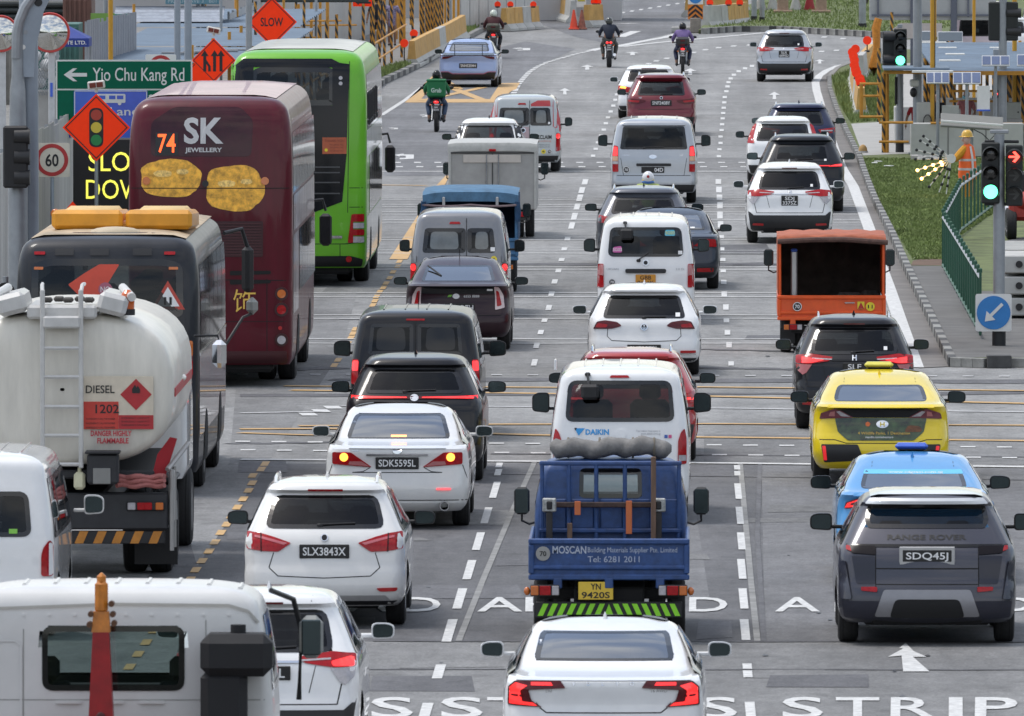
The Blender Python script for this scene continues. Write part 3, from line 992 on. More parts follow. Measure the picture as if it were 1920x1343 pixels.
A2 = [(1097, 337, 347), (1091, 352, 363), (1087, 366, 378), (1082, 383, 394), (1077, 400, 413), (1072, 418, 430), (1064, 445, 452), (1058, 465, 471), (1053, 485, 491), (1047, 505, 512), (1040, 525, 533), (1034, 548, 556), (1029, 573, 583), (1021, 599, 605), (1014, 620, 628), (1006, 644, 654), (1002, 675, 687)]
for x, a, b in A2: dash(x, a, b, 10.5, dx=.14 * (b - a))
for x, y in [(1112, 293), (1117, 280), (1121, 268), (1127, 255), (1132, 244), (1136, 232), (1140, 221), (1145, 210), (1150, 199), (1154, 188), (1157, 178), (1348, 294), (1349, 281), (1351, 269), (1351, 257), (1353, 245), (1354, 234), (1355, 223), (1356, 213), (1357, 203), (1358, 193), (1359, 183), (1362, 172), (1364, 163), (1366, 155), (1370, 148), (1376, 141), (1385, 134.5), (1397, 129), (1410, 124.5)]:
 dash(x, y - 2, y + 2, 8)
for x, y in [(1202, 127), (1216, 120), (1230, 115), (1250, 110), (1300, 99), (1322, 94), (1347, 90), (1375, 87), (1405, 85), (1545, 70), (1580, 73), (1568, 95), (1540, 97)]:
 sheet('lane_dash', [(x - 6, y + 1.2), (x + 4, y + 1.2), (x + 7, y - 1), (x - 3, y - 1)], MW, ZM, parent=road)
pts = [(962, 178), (972, 159), (982, 147), (992, 136), (1007, 126), (1027, 117), (1052, 110), (1080, 102), (1107, 96)]
for a, b in zip(pts, pts[1:]):
 for k in range(3):
  t0, t1 = (k + .05) / 3, (k + .75) / 3
  ribbon('lane_dash', [(a[0] + (b[0] - a[0]) * t0, a[1] + (b[1] - a[1]) * t0), (a[0] + (b[0] - a[0]) * t1, a[1] + (b[1] - a[1]) * t1)], .17, MW, ZM)
for pts, w in [([(1107, 96), (1122, 92), (1165, 86), (1210, 77), (1245, 71), (1277, 63)], .35), ([(1165, 88.5), (1210, 83), (1260, 78), (1305, 74), (1370, 68), (1435, 62)], .32), ([(1162, 70), (1192, 59)], .4),
               ([(715, 217), (760, 188), (800, 158), (822, 142)], .14), ([(1165, 45), (1192, 44)], .5)]:
 ribbon('edge_line', pts, w, MW, ZM)
for i in range(9): sheet('lane_dash', [(1150 + i * 17 - 4, 27 - i * 2.8 + 1), (1150 + i * 17 + 3, 27 - i * 2.8 + 1), (1150 + i * 17 + 6, 27 - i * 2.8 - 1), (1150 + i * 17 - 1, 27 - i * 2.8 - 1)], MW, ZM, parent=road)
EDGE = [(1592, 121), (1572, 124), (1550, 133), (1536, 143), (1529, 155), (1531, 170), (1541, 205), (1553, 245), (1566, 285), (1580, 318), (1600, 350), (1630, 430), (1648, 490), (1668, 545), (1690, 610), (1718, 690)]
ribbon('edge_line', EDGE, .24, MW, ZM + .001)
# rumble strips: pairs of thin lines, and the stop lines and crossings
for a, b in [(371, 375), (384.5, 389), (398, 403), (413, 418), (446, 451), (470.5, 476), (501, 506.5), (550, 557.5), (592, 598.5), (637, 645)]:
 xr = 1585 + (a - 336) * .40
 for y in (a, b):
  r_ = random.Random(int(y * 7))
  ribbon('rumble_line', [(470 + k * (xr - 470) / 24, y + .5 * (r_.random() - .5)) for k in range(25)], .17 + .03 * (y - 370) / 270, MW, ZM + .002)
ribbon('stop_line', [(716, 322.5), (1100, 322.5), (1585, 322.5)], .38, MW, ZM + .002)
ribbon('stop_line', [(452, 863), (640, 864), (1000, 866.5), (1380, 870), (1930, 877)], .36, MW, ZM + .002)
ribbon('crossing_line', [(640, 762), (1000, 764), (1380, 767), (1500, 769), (1930, 774)], .18, MWD, ZM + .002)
ribbon('crossing_line', [(452, 776), (600, 773)], .2, MWD, ZM + .002)
for x in range(455, 1930, 68):
 k = (x - 455) / 1475
 for y0, h, w in ((829 + 11 * k, 1.1, 14), (845 + 15 * k, 1.1, 14)):
  dash(x + (10 if y0 > 842 else 0), y0 - h, y0 + h, w * 2, MW, 'crossing_dash')
 dash(x, 702 + 4 * k, 703.6 + 4 * k, 20, MWD, 'crossing_dash')
for x in range(745, 1460, 38):
 for y in (305.5, 313.5): dash(x + (4 if y > 310 else 0), y - .9, y + .9, 13, MW, 'crossing_dash')
for x, y in ((578, 778), (602, 771.5), (624, 765)): dash(x, y - 2.5, y + 2.5, 30, MW, 'lane_dash', -4)
for pts, w in [([(533, 725), (655, 726), (920, 727), (1050, 728), (1320, 727), (1930, 734)], .3), ([(546, 733), (700, 735), (1000, 739), (1310, 744), (1930, 758)], .35), ([(560, 800), (930, 797), (1320, 796), (1930, 799)], .30),
               ([(450, 806), (620, 805), (1000, 817), (1310, 821), (1930, 828)], .35), ([(450, 813), (570, 817), (700, 819)], .25), ([(560, 347), (720, 348), (800, 349)], .3)]:
 ribbon('box_junction_line', pts, w, MY, ZM + .003)
# yellow bus-lane dashes, taper and hatched box
YD = [(474, 893), (473, 907), (466, 921), (456, 937), (445, 952.5), (434, 969), (425, 984.5), (414, 1000), (403, 1018), (392, 1035), (379, 1053), (367, 1070), (356, 1088), (344, 1105), (331, 1123), (318, 1142), (303, 1163), (289, 1184), (274, 1206), (259, 1228), (243, 1252), (228, 1274),
      (749, 491), (746, 500), (737, 511), (731, 522), (724, 532), (719, 540), (712, 548), (706, 557), (703, 565), (699, 573), (666, 618), (662, 626), (658, 634), (652, 645), (640, 663), (634, 676), (627, 686), (490, 881), (497, 871)]
for x, y in YD:
 k = (y + 400) / 1400
 dash(x, y - 4.6 * k, y + 4.6 * k, 15.5 * k, MY, 'bus_lane_dash', 3 * k)
sheet('taper_marking', [(730, 487), (764, 487), (790, 440), (815, 392), (832, 352), (843, 330), (836, 330), (808, 360), (783, 405), (757, 445)], MY, ZM, parent=road)
sheet('box_marking', [(759, 193), (812, 142), (832, 128), (840, 130), (790, 186), (968, 187), (966, 193)], MY, ZM, parent=road)
sheet('box_marking', [(915, 192), (938, 157), (975, 156), (968, 168), (958, 172), (935, 192)], MY, ZM + .001, parent=road)
for p in ([(850, 167), (912, 191)], [(790, 190), (905, 165)], [(836, 154), (860, 168)]): ribbon('box_marking', p, .3, MY, ZM + .0012 + .0007 * (p[0][0] % 7))
# arrows and words
def arrow(cx, cy, sx, sy, pts=None, mat=MW):
 pts = pts or [(-.16, -1), (.16, -1), (.12, .15), (.5, .15), (0, 1), (-.5, .15), (-.12, .15)]
 sheet('lane_arrow', [(cx + a * sx, cy - b * sy) for a, b in pts], mat, ZM, parent=road)
arrow(1704, 1234, 75, 27, [(-.14, -1), (.52, -1), (.10, .02), (.44, .02), (.12, .42), (-.08, .98), (-.24, .62), (-.14, .60), (-.52, .02), (-.18, .10)])
TURN = [(-.5, .6), (.0, 1), (.0, .75), (.5, .7), (.5, -.6), (-.2, -.8), (-.2, -.4), (.1, -.3), (.1, .3), (-.2, .35), (-.2, .1)]
for x, y, sx, sy in ((1059, 172, 22, 6), (1101, 127, 26, 4.5), (1452, 180, 22, 7), (1294, 135, 24, 6), (1537, 116, 20, 4), (1186, 101, 30, 3)): arrow(x, y, sx, sy)
arrow(757, 295, 38, 6, TURN); arrow(795, 218, 18, 2.5, TURN); arrow(977, 93, 34, 3, TURN); arrow(737, 242, 18, 2, TURN)
def ground_word(ch, cx, y0, y1, w):
 a, b = G(cx, y1), G(cx, y0)
 Lg, s_ = b.y - a.y, S((y0 + y1) / 2)
 ang = (b.x - a.x) / Lg
 fn = lambda u, v, o: (a.x + ang * (v + Lg / 2) + u, a.y + Lg / 2 + v, ZM)
 LT(ch, fn, 0, 0, Lg, MW, road, 'road_letter', width=w / s_, bold=.012)
for ch, x, w in (('A', 937, 84), ('H', 1020, 70), ('E', 1130, 62), ('A', 1235, 84), ('D', 1328, 72), ('A', 1495, 84), ('H', 1600, 70), ('E', 1705, 62), ('A', 1810, 84), ('D', 1902, 72), ('D', 790, 72), ('A', 690, 84)): ground_word(ch, x, 1122, 1148, w)
for ch, x, w in (('S', 735, 78), ('S', 866, 78), ('T', 955, 84), ('R', 1060, 84), ('I', 1150, 26), ('P', 1250, 80), ('S', 1345, 74), ('S', 1505, 76), ('T', 1608, 82), ('R', 1712, 84), ('I', 1792, 26), ('P', 1868, 80)): ground_word(ch, x, 1310, 1347, w)
# ---- raised verge on the right with its kerb
GRASS = M('grass_turf', (.105, .130, .045), .95, var=.45, scale=1.6)
GRASSB = M('grass_blade', (.165, .215, .068), .9, var=.28, scale=.8)
SOIL = M('soil', (.12, .075, .05), .95, var=.3, scale=3)
CONC = M('concrete', (.36, .355, .34), .85, var=.14, scale=1.5, bump=.1)
CONCD = M('concrete_dirty', (.115, .112, .108), .9, var=.30, scale=1.2, bump=.1)
GUT = M('gutter_brown', (.160, .150, .142), .9, var=.28, scale=.9)
KERB = [(1622, 118), (1598, 124), (1570, 135), (1555, 152), (1556, 172), (1568, 208), (1588, 254), (1611, 300), (1625, 342), (1641, 382), (1671, 442), (1701, 510), (1744, 600), (1772, 660), (1786, 688)]
sheet('gutter', [(x + 5, y + 1) for x, y in EDGE[2:]] + KERB[:2:-1] + [(1572, 137)], GUT, .0100, parent=road)
VZ = .13
def slab(name, pts, mat, z=VZ, kind='structure', parent=None):
 mb = MB()
 P = [G(x, y) for x, y in pts]
 k = len(P)
 vs = [Vector((p.x, p.y, 0)) for p in P] + [Vector((p.x, p.y, z)) for p in P]
 fs = [tuple(range(k, 2 * k))] + [(i, (i + 1) % k, k + (i + 1) % k, k + i) for i in range(k)]
 o = mb.add(vs, fs).bd(name, mat, parent, smooth=0)
 if not parent: o['kind'] = kind
 return o
verge = slab('verge', [(x + 3, y) for x, y in KERB] + [(1990, 690), (2150, 560), (2150, 100), (1700, 100)], GRASS)
K_W, K_B = M('kerb_white', (.26, .26, .245), .8, var=.35, scale=4), M('kerb_black', (.06, .06, .06), .8, var=.4, scale=4)
K_G = M('kerb_grey', (.20, .195, .185), .85, var=.3, scale=3)
def kerb_run(pts, parent, n, colors, w=.16, h=.15, side=1):
 P = [G(x, y) for x, y in pts]
 ln = [0]
 for a, b in zip(P, P[1:]): ln.append(ln[-1] + (b - a).length)
 def pos(d):
  d = max(0, min(ln[-1], d))
  for i in range(len(P) - 1):
   if d <= ln[i + 1] + 1e-9:
    t = (d - ln[i]) / max(1e-6, ln[i + 1] - ln[i])
    return P[i].lerp(P[i + 1], t)
  return P[-1]
 for i in range(n):
  a, b = pos(ln[-1] * i / n), pos(ln[-1] * (i + 1) / n)
  d = b - a
  L_ = d.length
  me = MB().box((0, 0, h / 2), (L_ - .004, w, h), .008).mesh('kerb_stone', colors[i % len(colors)])
  m = (a + b) / 2
  link('kerb_stone', me, parent, (m.x, m.y, 0.001), (0, 0, math.atan2(d.y, d.x)))
kerb_run(KERB[3:], verge, 190, [K_G, K_B, K_W, K_B], .13)
kerb_run(KERB[:4], verge, 14, [K_G])
kerb_run([(1786, 688), (1850, 690)], verge, 3, [K_W]); kerb_run([(1897, 689), (1990, 690)], verge, 3, [K_W]); kerb_run([(1850, 690), (1896, 690)], verge, 1, [K_B], .4, .2)
ZP = VZ + .005
slab('footway', [(1790, 686), (1708, 512), (1775, 512), (1800, 560), (1990, 560), (1990, 686)], CONCD, ZP)
slab('footway', [(1596, 242), (1690, 236), (1720, 298), (1618, 302)], CONC, ZP + .002)
slab('footway', [(1700, 240), (2150, 240), (2150, 306), (1722, 303)], CONC, ZP + .004)
slab('lane_surface', [(1862, 470), (2100, 420), (2100, 600), (1880, 590)], ASPK, ZP + .006)
slab('footway', [(1640, 130), (1990, 110), (1990, 239), (1700, 239)], CONC, ZP + .001)
sheet('bare_earth', [(1708, 511), (1775, 511), (1772, 500), (1745, 496), (1712, 502)], SOIL, VZ + .004, 'structure')
# ---- grass blades
def grass(name, poly, n, z, h, seed):
 r_ = random.Random(seed)
 P = [G(x, y) for x, y in poly]
 q = [(p.x, p.y) for p in P]
 x0, x1, y0, y1 = min(p[0] for p in q), max(p[0] for p in q), min(p[1] for p in q), max(p[1] for p in q)
 mb = MB(); k = 0
 while k < n:
  x, y = r_.uniform(x0, x1), r_.uniform(y0, y1)
  if not inside(q, x, y): continue
  k += 1
  hh = h * r_.uniform(.4, 1.2) * (1.8 if r_.random() < .02 else 1); a = r_.uniform(0, 6.28); w = .018 + .014 * r_.random()
  lx, ly = hh * .6 * r_.uniform(-1, 1), hh * .6 * r_.uniform(-1, 1)
  mb.v += [(x - w * math.cos(a), y - w * math.sin(a), z), (x + w * math.cos(a), y + w * math.sin(a), z), (x + lx, y + ly, z + hh)]
  i = len(mb.v) - 3
  mb.f.append((i, i + 1, i + 2))
 o = mb.bd(name, GRASSB, None, smooth=0, rc=False)
 tag(o, 'short green grass growing on the road verge', 'grass', kind='stuff')
 return o
grass('verge_grass', [(1620, 308), (1645, 380), (1677, 442), (1712, 500), (1775, 500), (1770, 470), (1800, 455), (1880, 400), (2000, 330), (2000, 308)], 42000, VZ, .05, 1)
grass('verge_grass', [(1560, 155), (1640, 128), (1690, 150), (1690, 232), (1596, 240), (1574, 205)], 12000, VZ, .16, 2)
# ---- far verge at the top
fv = slab('verge', [(1310, 64), (1380, 60), (1460, 60), (1600, 68), (1700, 74), (2100, 80), (2300, -150), (1500, -150), (1420, 10), (1330, 40)], GRASS, .15)
kerb_run([(1320, 64), (1380, 60), (1460, 60), (1600, 68), (1700, 74)], fv, 60, [K_W, K_B, K_G], .25, .22)
grass('verge_grass', [(1330, 62), (1380, 59), (1460, 59), (1600, 66), (1700, 72), (1900, 40), (1800, -20), (1520, -20), (1420, 20)], 12000, .15, .12, 3)
# ---- left footway
lf = slab('footway', [(716, 158), (700, 172), (332, 520), (-80, 905), (-900, 905), (-300, 60), (600, -20), (900, -30), (905, 58), (868, 78), (842, 92), (800, 118), (760, 138)], M('concrete_worn', (.20, .195, .185), .9, var=.25, scale=.8))
kerb_run([(700, 172), (716, 158), (760, 138), (800, 118), (842, 92), (868, 78)], lf, 40, [K_W, K_B, K_G, K_B], .2, .17)
kerb_run([(868, 78), (905, 58), (940, 40)], lf, 8, [K_G], .2, .17)
slab('verge', [(714, 154), (760, 134), (800, 114), (842, 90), (868, 76), (903, 56), (888, 42), (860, 66), (800, 100), (762, 126), (716, 138)], GRASS, VZ + .01)
grass('verge_grass', [(714, 154), (760, 134), (800, 114), (842, 90), (868, 76), (903, 56), (888, 42), (860, 66), (800, 100), (762, 126), (716, 138)], 6000, VZ + .01, .14, 4)
# == the cars in the queue
WHITE = paint('white', (0.77, 0.775, 0.78))
PEARL = paint('pearl', (0.72, 0.715, 0.70))
BLK = paint('black', (0.007, 0.007, 0.010), rough=0.35, coat=0.5)
SILV = paint('silver', (0.40, 0.42, 0.45), 0.55)
GREY = paint('grey', (0.10, 0.108, 0.13), 0.4, coat=.7)
BUSG = M('bus_glass', (0.010, 0.011, 0.013), 0.06, spec=.45, rvar=0.02)
CAR = 'cars queueing along the road'
def trap(hb, zb, ht, zt, r=.06, n=3):
 return rpoly([(-hb, zb), (hb, zb), (ht, zt), (-ht, zt)], r, n)
def ribs(v, xs, y0, y1, mat, r=.014):
 for x in xs: MB().tube([(x, y0 + (y1 - y0) * i / 10, v.B.top(x, y0 + (y1 - y0) * i / 10) - .002) for i in range(11)], r, 6).bd('roof_rib', mat, v.root)
def badge(v, x, z, rx, rz=None, mat=None, ring=False, name='badge'):
 v.on(name, circ(x, z, rx, 16, rz), mat or CHROME, off=.014, th=.02)
 if ring: v.on('badge_centre', circ(x, z, rx * .72, 14, (rz or rx) * .72), GLOSSB, off=.017, th=.004)
def sticker(v, txt, x, z, r, bg=None, ink=None, fn=None):
 f = fn or v.B.fn('rear')
 o = patch_mb(f, circ(x, z, r, 16), .016, .006).bd('sticker', bg or KTXT, v.root, rc=False)
 if bg is None: patch_mb(f, circ(x, z, r * .84, 16), .018, .0).bd('sticker_face', PLATE, o, rc=False); patch_mb(f, circ(x, z, r, 16), .017, .0).bd('sticker_rim', WTXT, o, rc=False)
 LT(txt, f, x, z, r * .75, ink or WTXT, o, width=r * 1.05, bold=.02, off=.021)
def tag_sticker(v, x, z, w=.07, h=.06, mat=None):
 v.on('sticker', rect(x - w / 2, x + w / 2, z - h / 2, z + h / 2), mat or WTXT, off=.012, th=0)
def crossover(label, cx, yg, pm, plate, W=1.772, H=1.6, lit=False, yaw=0, two=True, lowz=.57):
 """compact crossover with wedge-shaped tail lights and a dark lower bumper"""
 v = Car('passenger_car', label, 'car', cx, yg, 'suv', W, H, 4.3, pm, yaw, GDARK, trap(.63, 1.075 * H / 1.6, .55, 1.435 * H / 1.6, .10), group=CAR)
 k = H / 1.6
 v.std_bumper(BLACK, lowz * k, wing=.10)
 v.on('tail_light', rpoly([(.30, 1.04 * k), (.62, 1.085 * k), (.83, 1.06 * k), (.835, .95 * k), (.62, .945 * k), (.36, .985 * k)], .02, 2), LRED, mirror=True, off=.014)
 if lit: v.on('tail_light_lit', rpoly([(.60 if lit > 1 else .42, 1.0 * k), (.81, 1.05 * k), (.82, .955 * k), (.62, .955 * k)], .02, 2), LON, mirror=True, off=.018, th=.004)
 v.on('tail_light_lens', [(.60, .935 * k), (.832, .94 * k), (.815, .86 * k), (.735, .79 * k), (.68, .82 * k)], LCLR if pm is not BLK else M('lamp_rose', (.42, .10, .10), .2, coat=.8), mirror=True, off=.014)
 v.on('tail_light_strip', [(.31, 1.015 * k), (.60, 1.03 * k), (.60, 1.015 * k), (.33, 1.0 * k)], LCLR, mirror=True, off=.018, th=.006)
 v.on('chrome_strip', rect(-.33, .33, .985 * k, 1.005 * k, .008), CHROME if pm is not BLK else GLOSSB, off=.012)
 v.on('reflector', rpoly([(.52, .36 * k), (.74, .37 * k), (.73, .41 * k), (.52, .405 * k)], .01, 2), REFL, mirror=True, off=.02)
 v.on('exhaust_trim', rect(-.3, .3, .25 * k, .31 * k, .02), UNDER, off=.016, th=.01)
 v.line([(-.66, .62 * k), (-.70, .80 * k)], mirror=True); v.line([(-.66, .62 * k), (.66, .62 * k)], .010)
 v.line([(-.40, .72 * k), (-.46, .96 * k)], .008, mirror=True)
 if plate: v.plate(plate, .86 * k, two=two, w=.33, h=.20)
 LT('H', v.B.fn('rear'), 0, 1.03 * k, .07, CHROME, v.root, 'badge', bold=.03, off=.016)
 v.on('brake_light', rect(-.15, .15, 1.485 * k, 1.505 * k), LDARK, off=.006)
 v.wiper(1.11 * k, -.02, .30, 3)
 v.fin(1.05, pm)
 v.mirrors(2.92, 1.10 * k, W / 2 + .13, GLOSSB if pm is BLK else pm, .22, .155)
 v.line([(.42, 1.56 * k), (.40, 1.47 * k)], .006, mirror=True)
 tag_sticker(v, .44, 1.16 * k, .05, .05)
 return v
v = crossover('white crossover behind the white lorry cab with a lit tail light', 503, 1440, WHITE, None, lit=2, H=1.66)
o = MB().box((-.02, v.B.rear(0, .93) - .012, .93), (.50, .018, .13), .006).bd('number_plate', PLATE, v.root)
LT('L', flat_xz(-.02, v.B.rear(0, .93) - .022, .93), .17, 0, .08, WTXT, o, bold=.02)
v = crossover('black crossover with red tail lights beside the orange lorry', 1601, 803, BLK, 'SLF/9795C', 1.72, 1.60, True)
v.rails(CHROME, .50, .9, 2.0, .012)
crossover('white crossover with a black lower bumper left of the green verge', 1480, 455, WHITE, 'SDJ/3375Z', 1.76, 1.60)
crossover('silver grey crossover farthest up the right-hand lane', 1471, 153, SILV, 'SLR/6895D', 1.77, 1.60, yaw=R(-1.5))
# white estate with long red tail lights
v = Car('passenger_car', 'white family estate with black number plate behind the silver-white saloon', 'car', 612, 1170, 'suv', 1.80, 1.585, 4.55, PEARL, 0, GDARK, trap(.655, 1.075, .565, 1.42, .10), group=CAR)
v.on('tail_light', rpoly([(.36, .925), (.55, .99), (.70, 1.03), (.845, 1.045), (.85, .86), (.66, .835), (.50, .83)], .02, 2), LRED, mirror=True, off=.014)
v.on('tail_light_bar', [(.40, .925), (.70, 1.0), (.84, 1.02), (.84, 1.0), (.70, .975), (.44, .905)], M('lamp_pink', (.55, .12, .14), .2, coat=.8), mirror=True, off=.018, th=.006)
v.line([(.685, .83), (.69, 1.03)], .012, mirror=True, off=.02)
v.line([(.55, .82), (.60, .66), (.50, .57), (0, .55), (-.50, .57), (-.60, .66), (-.55, .82)], .010)
v.on('number_plate_recess', rpoly([(-.34, .70), (.34, .70), (.42, .935), (-.42, .935)], .04), PEARL, off=-.012, th=0)
v.plate('SLX3843X', .835, w=.54, h=.15)
badge(v, 0, .985, .042, ring=True)
v.on('reflector', rpoly([(.56, .44), (.80, .445), (.78, .405), (.60, .40)], .02, 2), REFL, mirror=True, off=.012)
v.on('brake_light', rect(-.19, .19, 1.463, 1.487, .006), LRED, off=.008)
v.std_bumper(BLACK, .30, .25)
v.on('skirt', [(-.72, .30), (.72, .30), (.66, .36), (-.66, .36)], M('silver_trim', (.45, .45, .45), .4, .5), off=.014)
v.wiper(1.12, -.05, .38, 2); v.fin(1.2, PEARL); v.rails(PEARL, .55, .75, 2.3, .02)
v.mirrors(2.85, 1.05, 1.03, BLACK, .23, .16)
# silver-white saloon with brake lights on
v = Car('passenger_car', 'pearl white saloon with its brake lights on', 'car', 748, 985, 'sedan', 1.82, 1.465, 4.82, PEARL, 0, GSKY, trap(.645, 1.085, .55, 1.355, .06), group=CAR)
v.on('tail_light', rpoly([(.31, .765), (.80, .80), (.80, .945), (.57, .945)], .02, 2), LRED, mirror=True, off=.016)
v.on('tail_light_lens', [(.34, .775), (.60, .795), (.585, .835), (.44, .835)], M('lamp_rose2', (.45, .16, .16), .2, coat=.8), mirror=True, off=.02, th=.006)
v.on('brake_lamp', circ(.655, .885, .052), LHOT, mirror=True, off=.024, th=.01)
v.on('brake_light', rect(-.09, .10, 1.105, 1.125, .005), glow('brake_strip', (1, .28, .08), 2.2), off=.012, th=.01)
v.on('boot_spoiler', rpoly([(-.60, .995), (.60, .995), (.55, 1.022), (-.55, 1.022)], .01, 2), PEARL, off=.03, th=.05)
v.on('chrome_strip', rect(-.38, .38, .905, .925, .008), CHROME, off=.014)
v.plate('SDK5595L', .815, w=.53, h=.145)
badge(v, 0, .965, .055, .038)
v.line([(.80, .79), (.86, .62)], .008, mirror=True); v.line([(-.55, .70), (.55, .70)], .010); v.line([(.33, .76), (.42, .71), (.55, .70)], .009, mirror=True)
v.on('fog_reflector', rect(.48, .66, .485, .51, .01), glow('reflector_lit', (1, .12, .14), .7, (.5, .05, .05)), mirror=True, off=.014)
v.line([(-.86, .36), (.86, .36)], .010); v.std_bumper(PEARL, .33)
MB().lathe([(.055, 0), (.06, -.10), (.048, -.10), (.045, .0)], (.58, .12, .29), 'Y', 16).bd('exhaust_pipe', CHROME, v.root)
v.mirrors(3.1, 1.06, 1.02, PEARL, .22, .14)
v.text('CAMRY', -.52, .965, .025, CHROME)
# black crossover with a full-width light bar
v = Car('passenger_car', 'black crossover with a full-width red light bar ahead of the pearl saloon', 'car', 779, 900, 'suv', 1.855, 1.645, 4.74, BLK, 0, GDARK, trap(.66, 1.165, .55, 1.47, .09), group=CAR)
v.on('light_bar', [(-.82, 1.10), (.82, 1.10), (.82, 1.145), (.5, 1.135), (-.5, 1.135), (-.82, 1.145)], LDARK, off=.014)
v.on('light_bar_lit', [(.10, 1.112), (.56, 1.105), (.83, 1.10), (.83, 1.14), (.56, 1.132), (.10, 1.126)], LON, mirror=True, off=.02, th=.01)
badge(v, 0, 1.115, .055, .045)
v.wiper(1.20, -.12, .40, 2); v.fin(1.1, BLK); v.mirrors(3.0, 1.13, 1.04, GLOSSB, .24, .16)
v.std_bumper(BLACK, .5)
v.line([(-.7, .60), (.7, .60)], .01)
# black panel van with two rear doors
v = Car('van', 'black van with twin rear doors and ribbed pale roof', 'van', 781, 822, 'van', 1.86, 1.82, 4.5, BLK, 0, None, None, group='vans in the queue')
for a, b in ((-.66, -.03), (.03, .66)):
 v.window('rear_door_window', rpoly([(a, 1.20), (b, 1.20), (b if b < .5 else .62, 1.63), (a if a > -.5 else -.62, 1.63)], .05, 3), 'rear', GDARK, 1, .05)
 v.on('window_opening', rpoly([(a + .11, 1.26), (b - .10, 1.26), (b - .12, 1.58), (a + .13, 1.58)], .08, 3), BUSG, off=.010, th=0)
v.line([(0, .5), (0, 1.66)], .012, off=.012)
v.on('brake_light', rect(-.13, .13, 1.675, 1.70, .01), LRED, off=.012)
v.on('tail_light', rpoly([(.80, .78), (.895, .80), (.88, 1.14), (.79, 1.14)], .02, 2), LRED, mirror=True, off=.016)
v.on('brake_lamp', rpoly([(.80, .98), (.885, .98), (.875, 1.12), (.79, 1.12)], .02, 2), LON, mirror=True, off=.02, th=.006)
ribs(v, (-.45, -.15, .15, .45), .7, 2.9, BLK)
MB().tube([(0, 2.2, 1.8), (0, 2.1, 2.0)], .006, 5).bd('antenna', BLACK, v.root)
v.mirrors(3.2, 1.16, 1.10, BLACK, .24, .23); v.std_bumper(BLACK, .42)
v.wiper(1.19, -.5, .36, 2); v.wiper(1.19, .2, .36, 2)
# dark taxi liftback
DKM = paint('dark_plum', (0.026, 0.009, 0.015), rough=.35, coat=.35)
v = Car('taxi', 'dark plum liftback taxi with pale side tail lights in front of the grey van', 'taxi', 860, 655, 'lift', 1.745, 1.47, 4.46, DKM, 0, GSKY, trap(.60, 1.115, .52, 1.345, .05), group=CAR)
v.on('lower_rear_window', rpoly([(-.60, .925), (.60, .925), (.62, 1.045), (-.62, 1.045)], .03), BUSG, off=.01)
v.on('tail_light', rpoly([(.585, 1.04), (.66, 1.03), (.735, .90), (.755, .70), (.60, .665), (.60, .86)], .02, 2), M('lamp_pale', (.62, .50, .50), .2, coat=.9), mirror=True, off=.016)
v.on('tail_light_core', rpoly([(.615, .98), (.66, .96), (.71, .74), (.63, .72)], .02, 2), LRED, mirror=True, off=.02, th=.006)
badge(v, -.03, .885, .058, .042, WTXT)
v.text('6555 8888', .22, .885, .038, WTXT, width=.25)
v.on('leaf_mark', [(-.17, .87), (-.11, .875), (-.09, .91), (-.15, .905)], M('leaf_green', (.2, .5, .06), .4), off=.012, th=0)
o = MB().box((.02, v.B.rear(0, .70) - .012, .70), (.50, .018, .15), .006).bd('number_plate', PLATE, v.root)
LT('R7H', flat_xz(.02, v.B.rear(0, .70) - .022, .70), .13, 0, .085, WTXT, o, width=.20, bold=.02)
MB().tube([(-.28, .66, 1.20), (-.50, 1.05, 1.345)], .014, 6).bd('rear_wiper', BLACK, v.root)
v.on('sticker', rect(.47, .56, .97, 1.0), WTXT, off=.014, th=0)
v.on('boot_lip', rpoly([(-.72, 1.05), (.72, 1.05), (.70, 1.078), (-.70, 1.078)], .01, 2), DKM, off=.012, th=.02)
v.line([(-.7, .58), (.7, .58)], .01)
v.mirrors(2.9, 1.03, .99, GLOSSB, .22, .14); MB().tube([(0, 1.75, 1.44), (0, 1.60, 1.60)], .006, 5).bd('antenna', BLACK, v.root)
# grey twin-door van
GRV = paint('warm_grey', (0.20, 0.205, 0.22), 0.35)
def small_van(label, cx, yg, pm, W=1.70, H=1.83, split=.13):
 v = Car('van', label, 'van', cx, yg, 'van', W, H, 4.4, pm, 0, None, None, group='vans in the queue')
 for a, b in ((-.63, split - .012), (split + .012, .63)):
  q = rpoly([(a, 1.11), (b, 1.11), (b if b < .5 else .585, 1.53), (a if a > -.5 else -.585, 1.53)], .06, 3)
  v.window('rear_door_window', q, 'rear', GDARK, 1, .075)
  v.on('window_pane', rpoly([(a + .13, 1.17), (b - .12, 1.17), (b - .14, 1.47), (a + .15, 1.47)], .07, 3), M('pane_reflecting', (.10, .115, .12), .06, coat=.8, var=.35, scale=3), off=.010, th=0)
 v.line([(split, .42), (split, 1.70)], .012, off=.014)
 v.on('brake_light', rpoly([(-.17, 1.60), (.03, 1.60), (.01, 1.64), (-.15, 1.64)], .01, 2), LRED, off=.014)
 v.on('tail_light', rpoly([(.73, .50), (.84, .52), (.83, .93), (.74, .93)], .03, 3), LRED, mirror=True, off=.016)
 v.on('brake_lamp', circ(.785, .86, .05, 14, .06), LON, mirror=True, off=.022, th=.006)
 v.on('tail_light_lens', rect(.745, .825, .53, .60, .01), LCLR, mirror=True, off=.02, th=.004)
 v.std_bumper(BLACK, .40)
 v.mirrors(3.25, 1.12, W / 2 + .15, BLACK, .18, .22)
 for x in (-.3, .3): v.on('hinge', rect(x * 2.5 - .015, x * 2.5 + .015, .95, 1.06), pm, off=.03, th=.04)
 return v
v = small_van('grey twin-door van with cloud reflections in its rear windows', 862, 592, GRV)
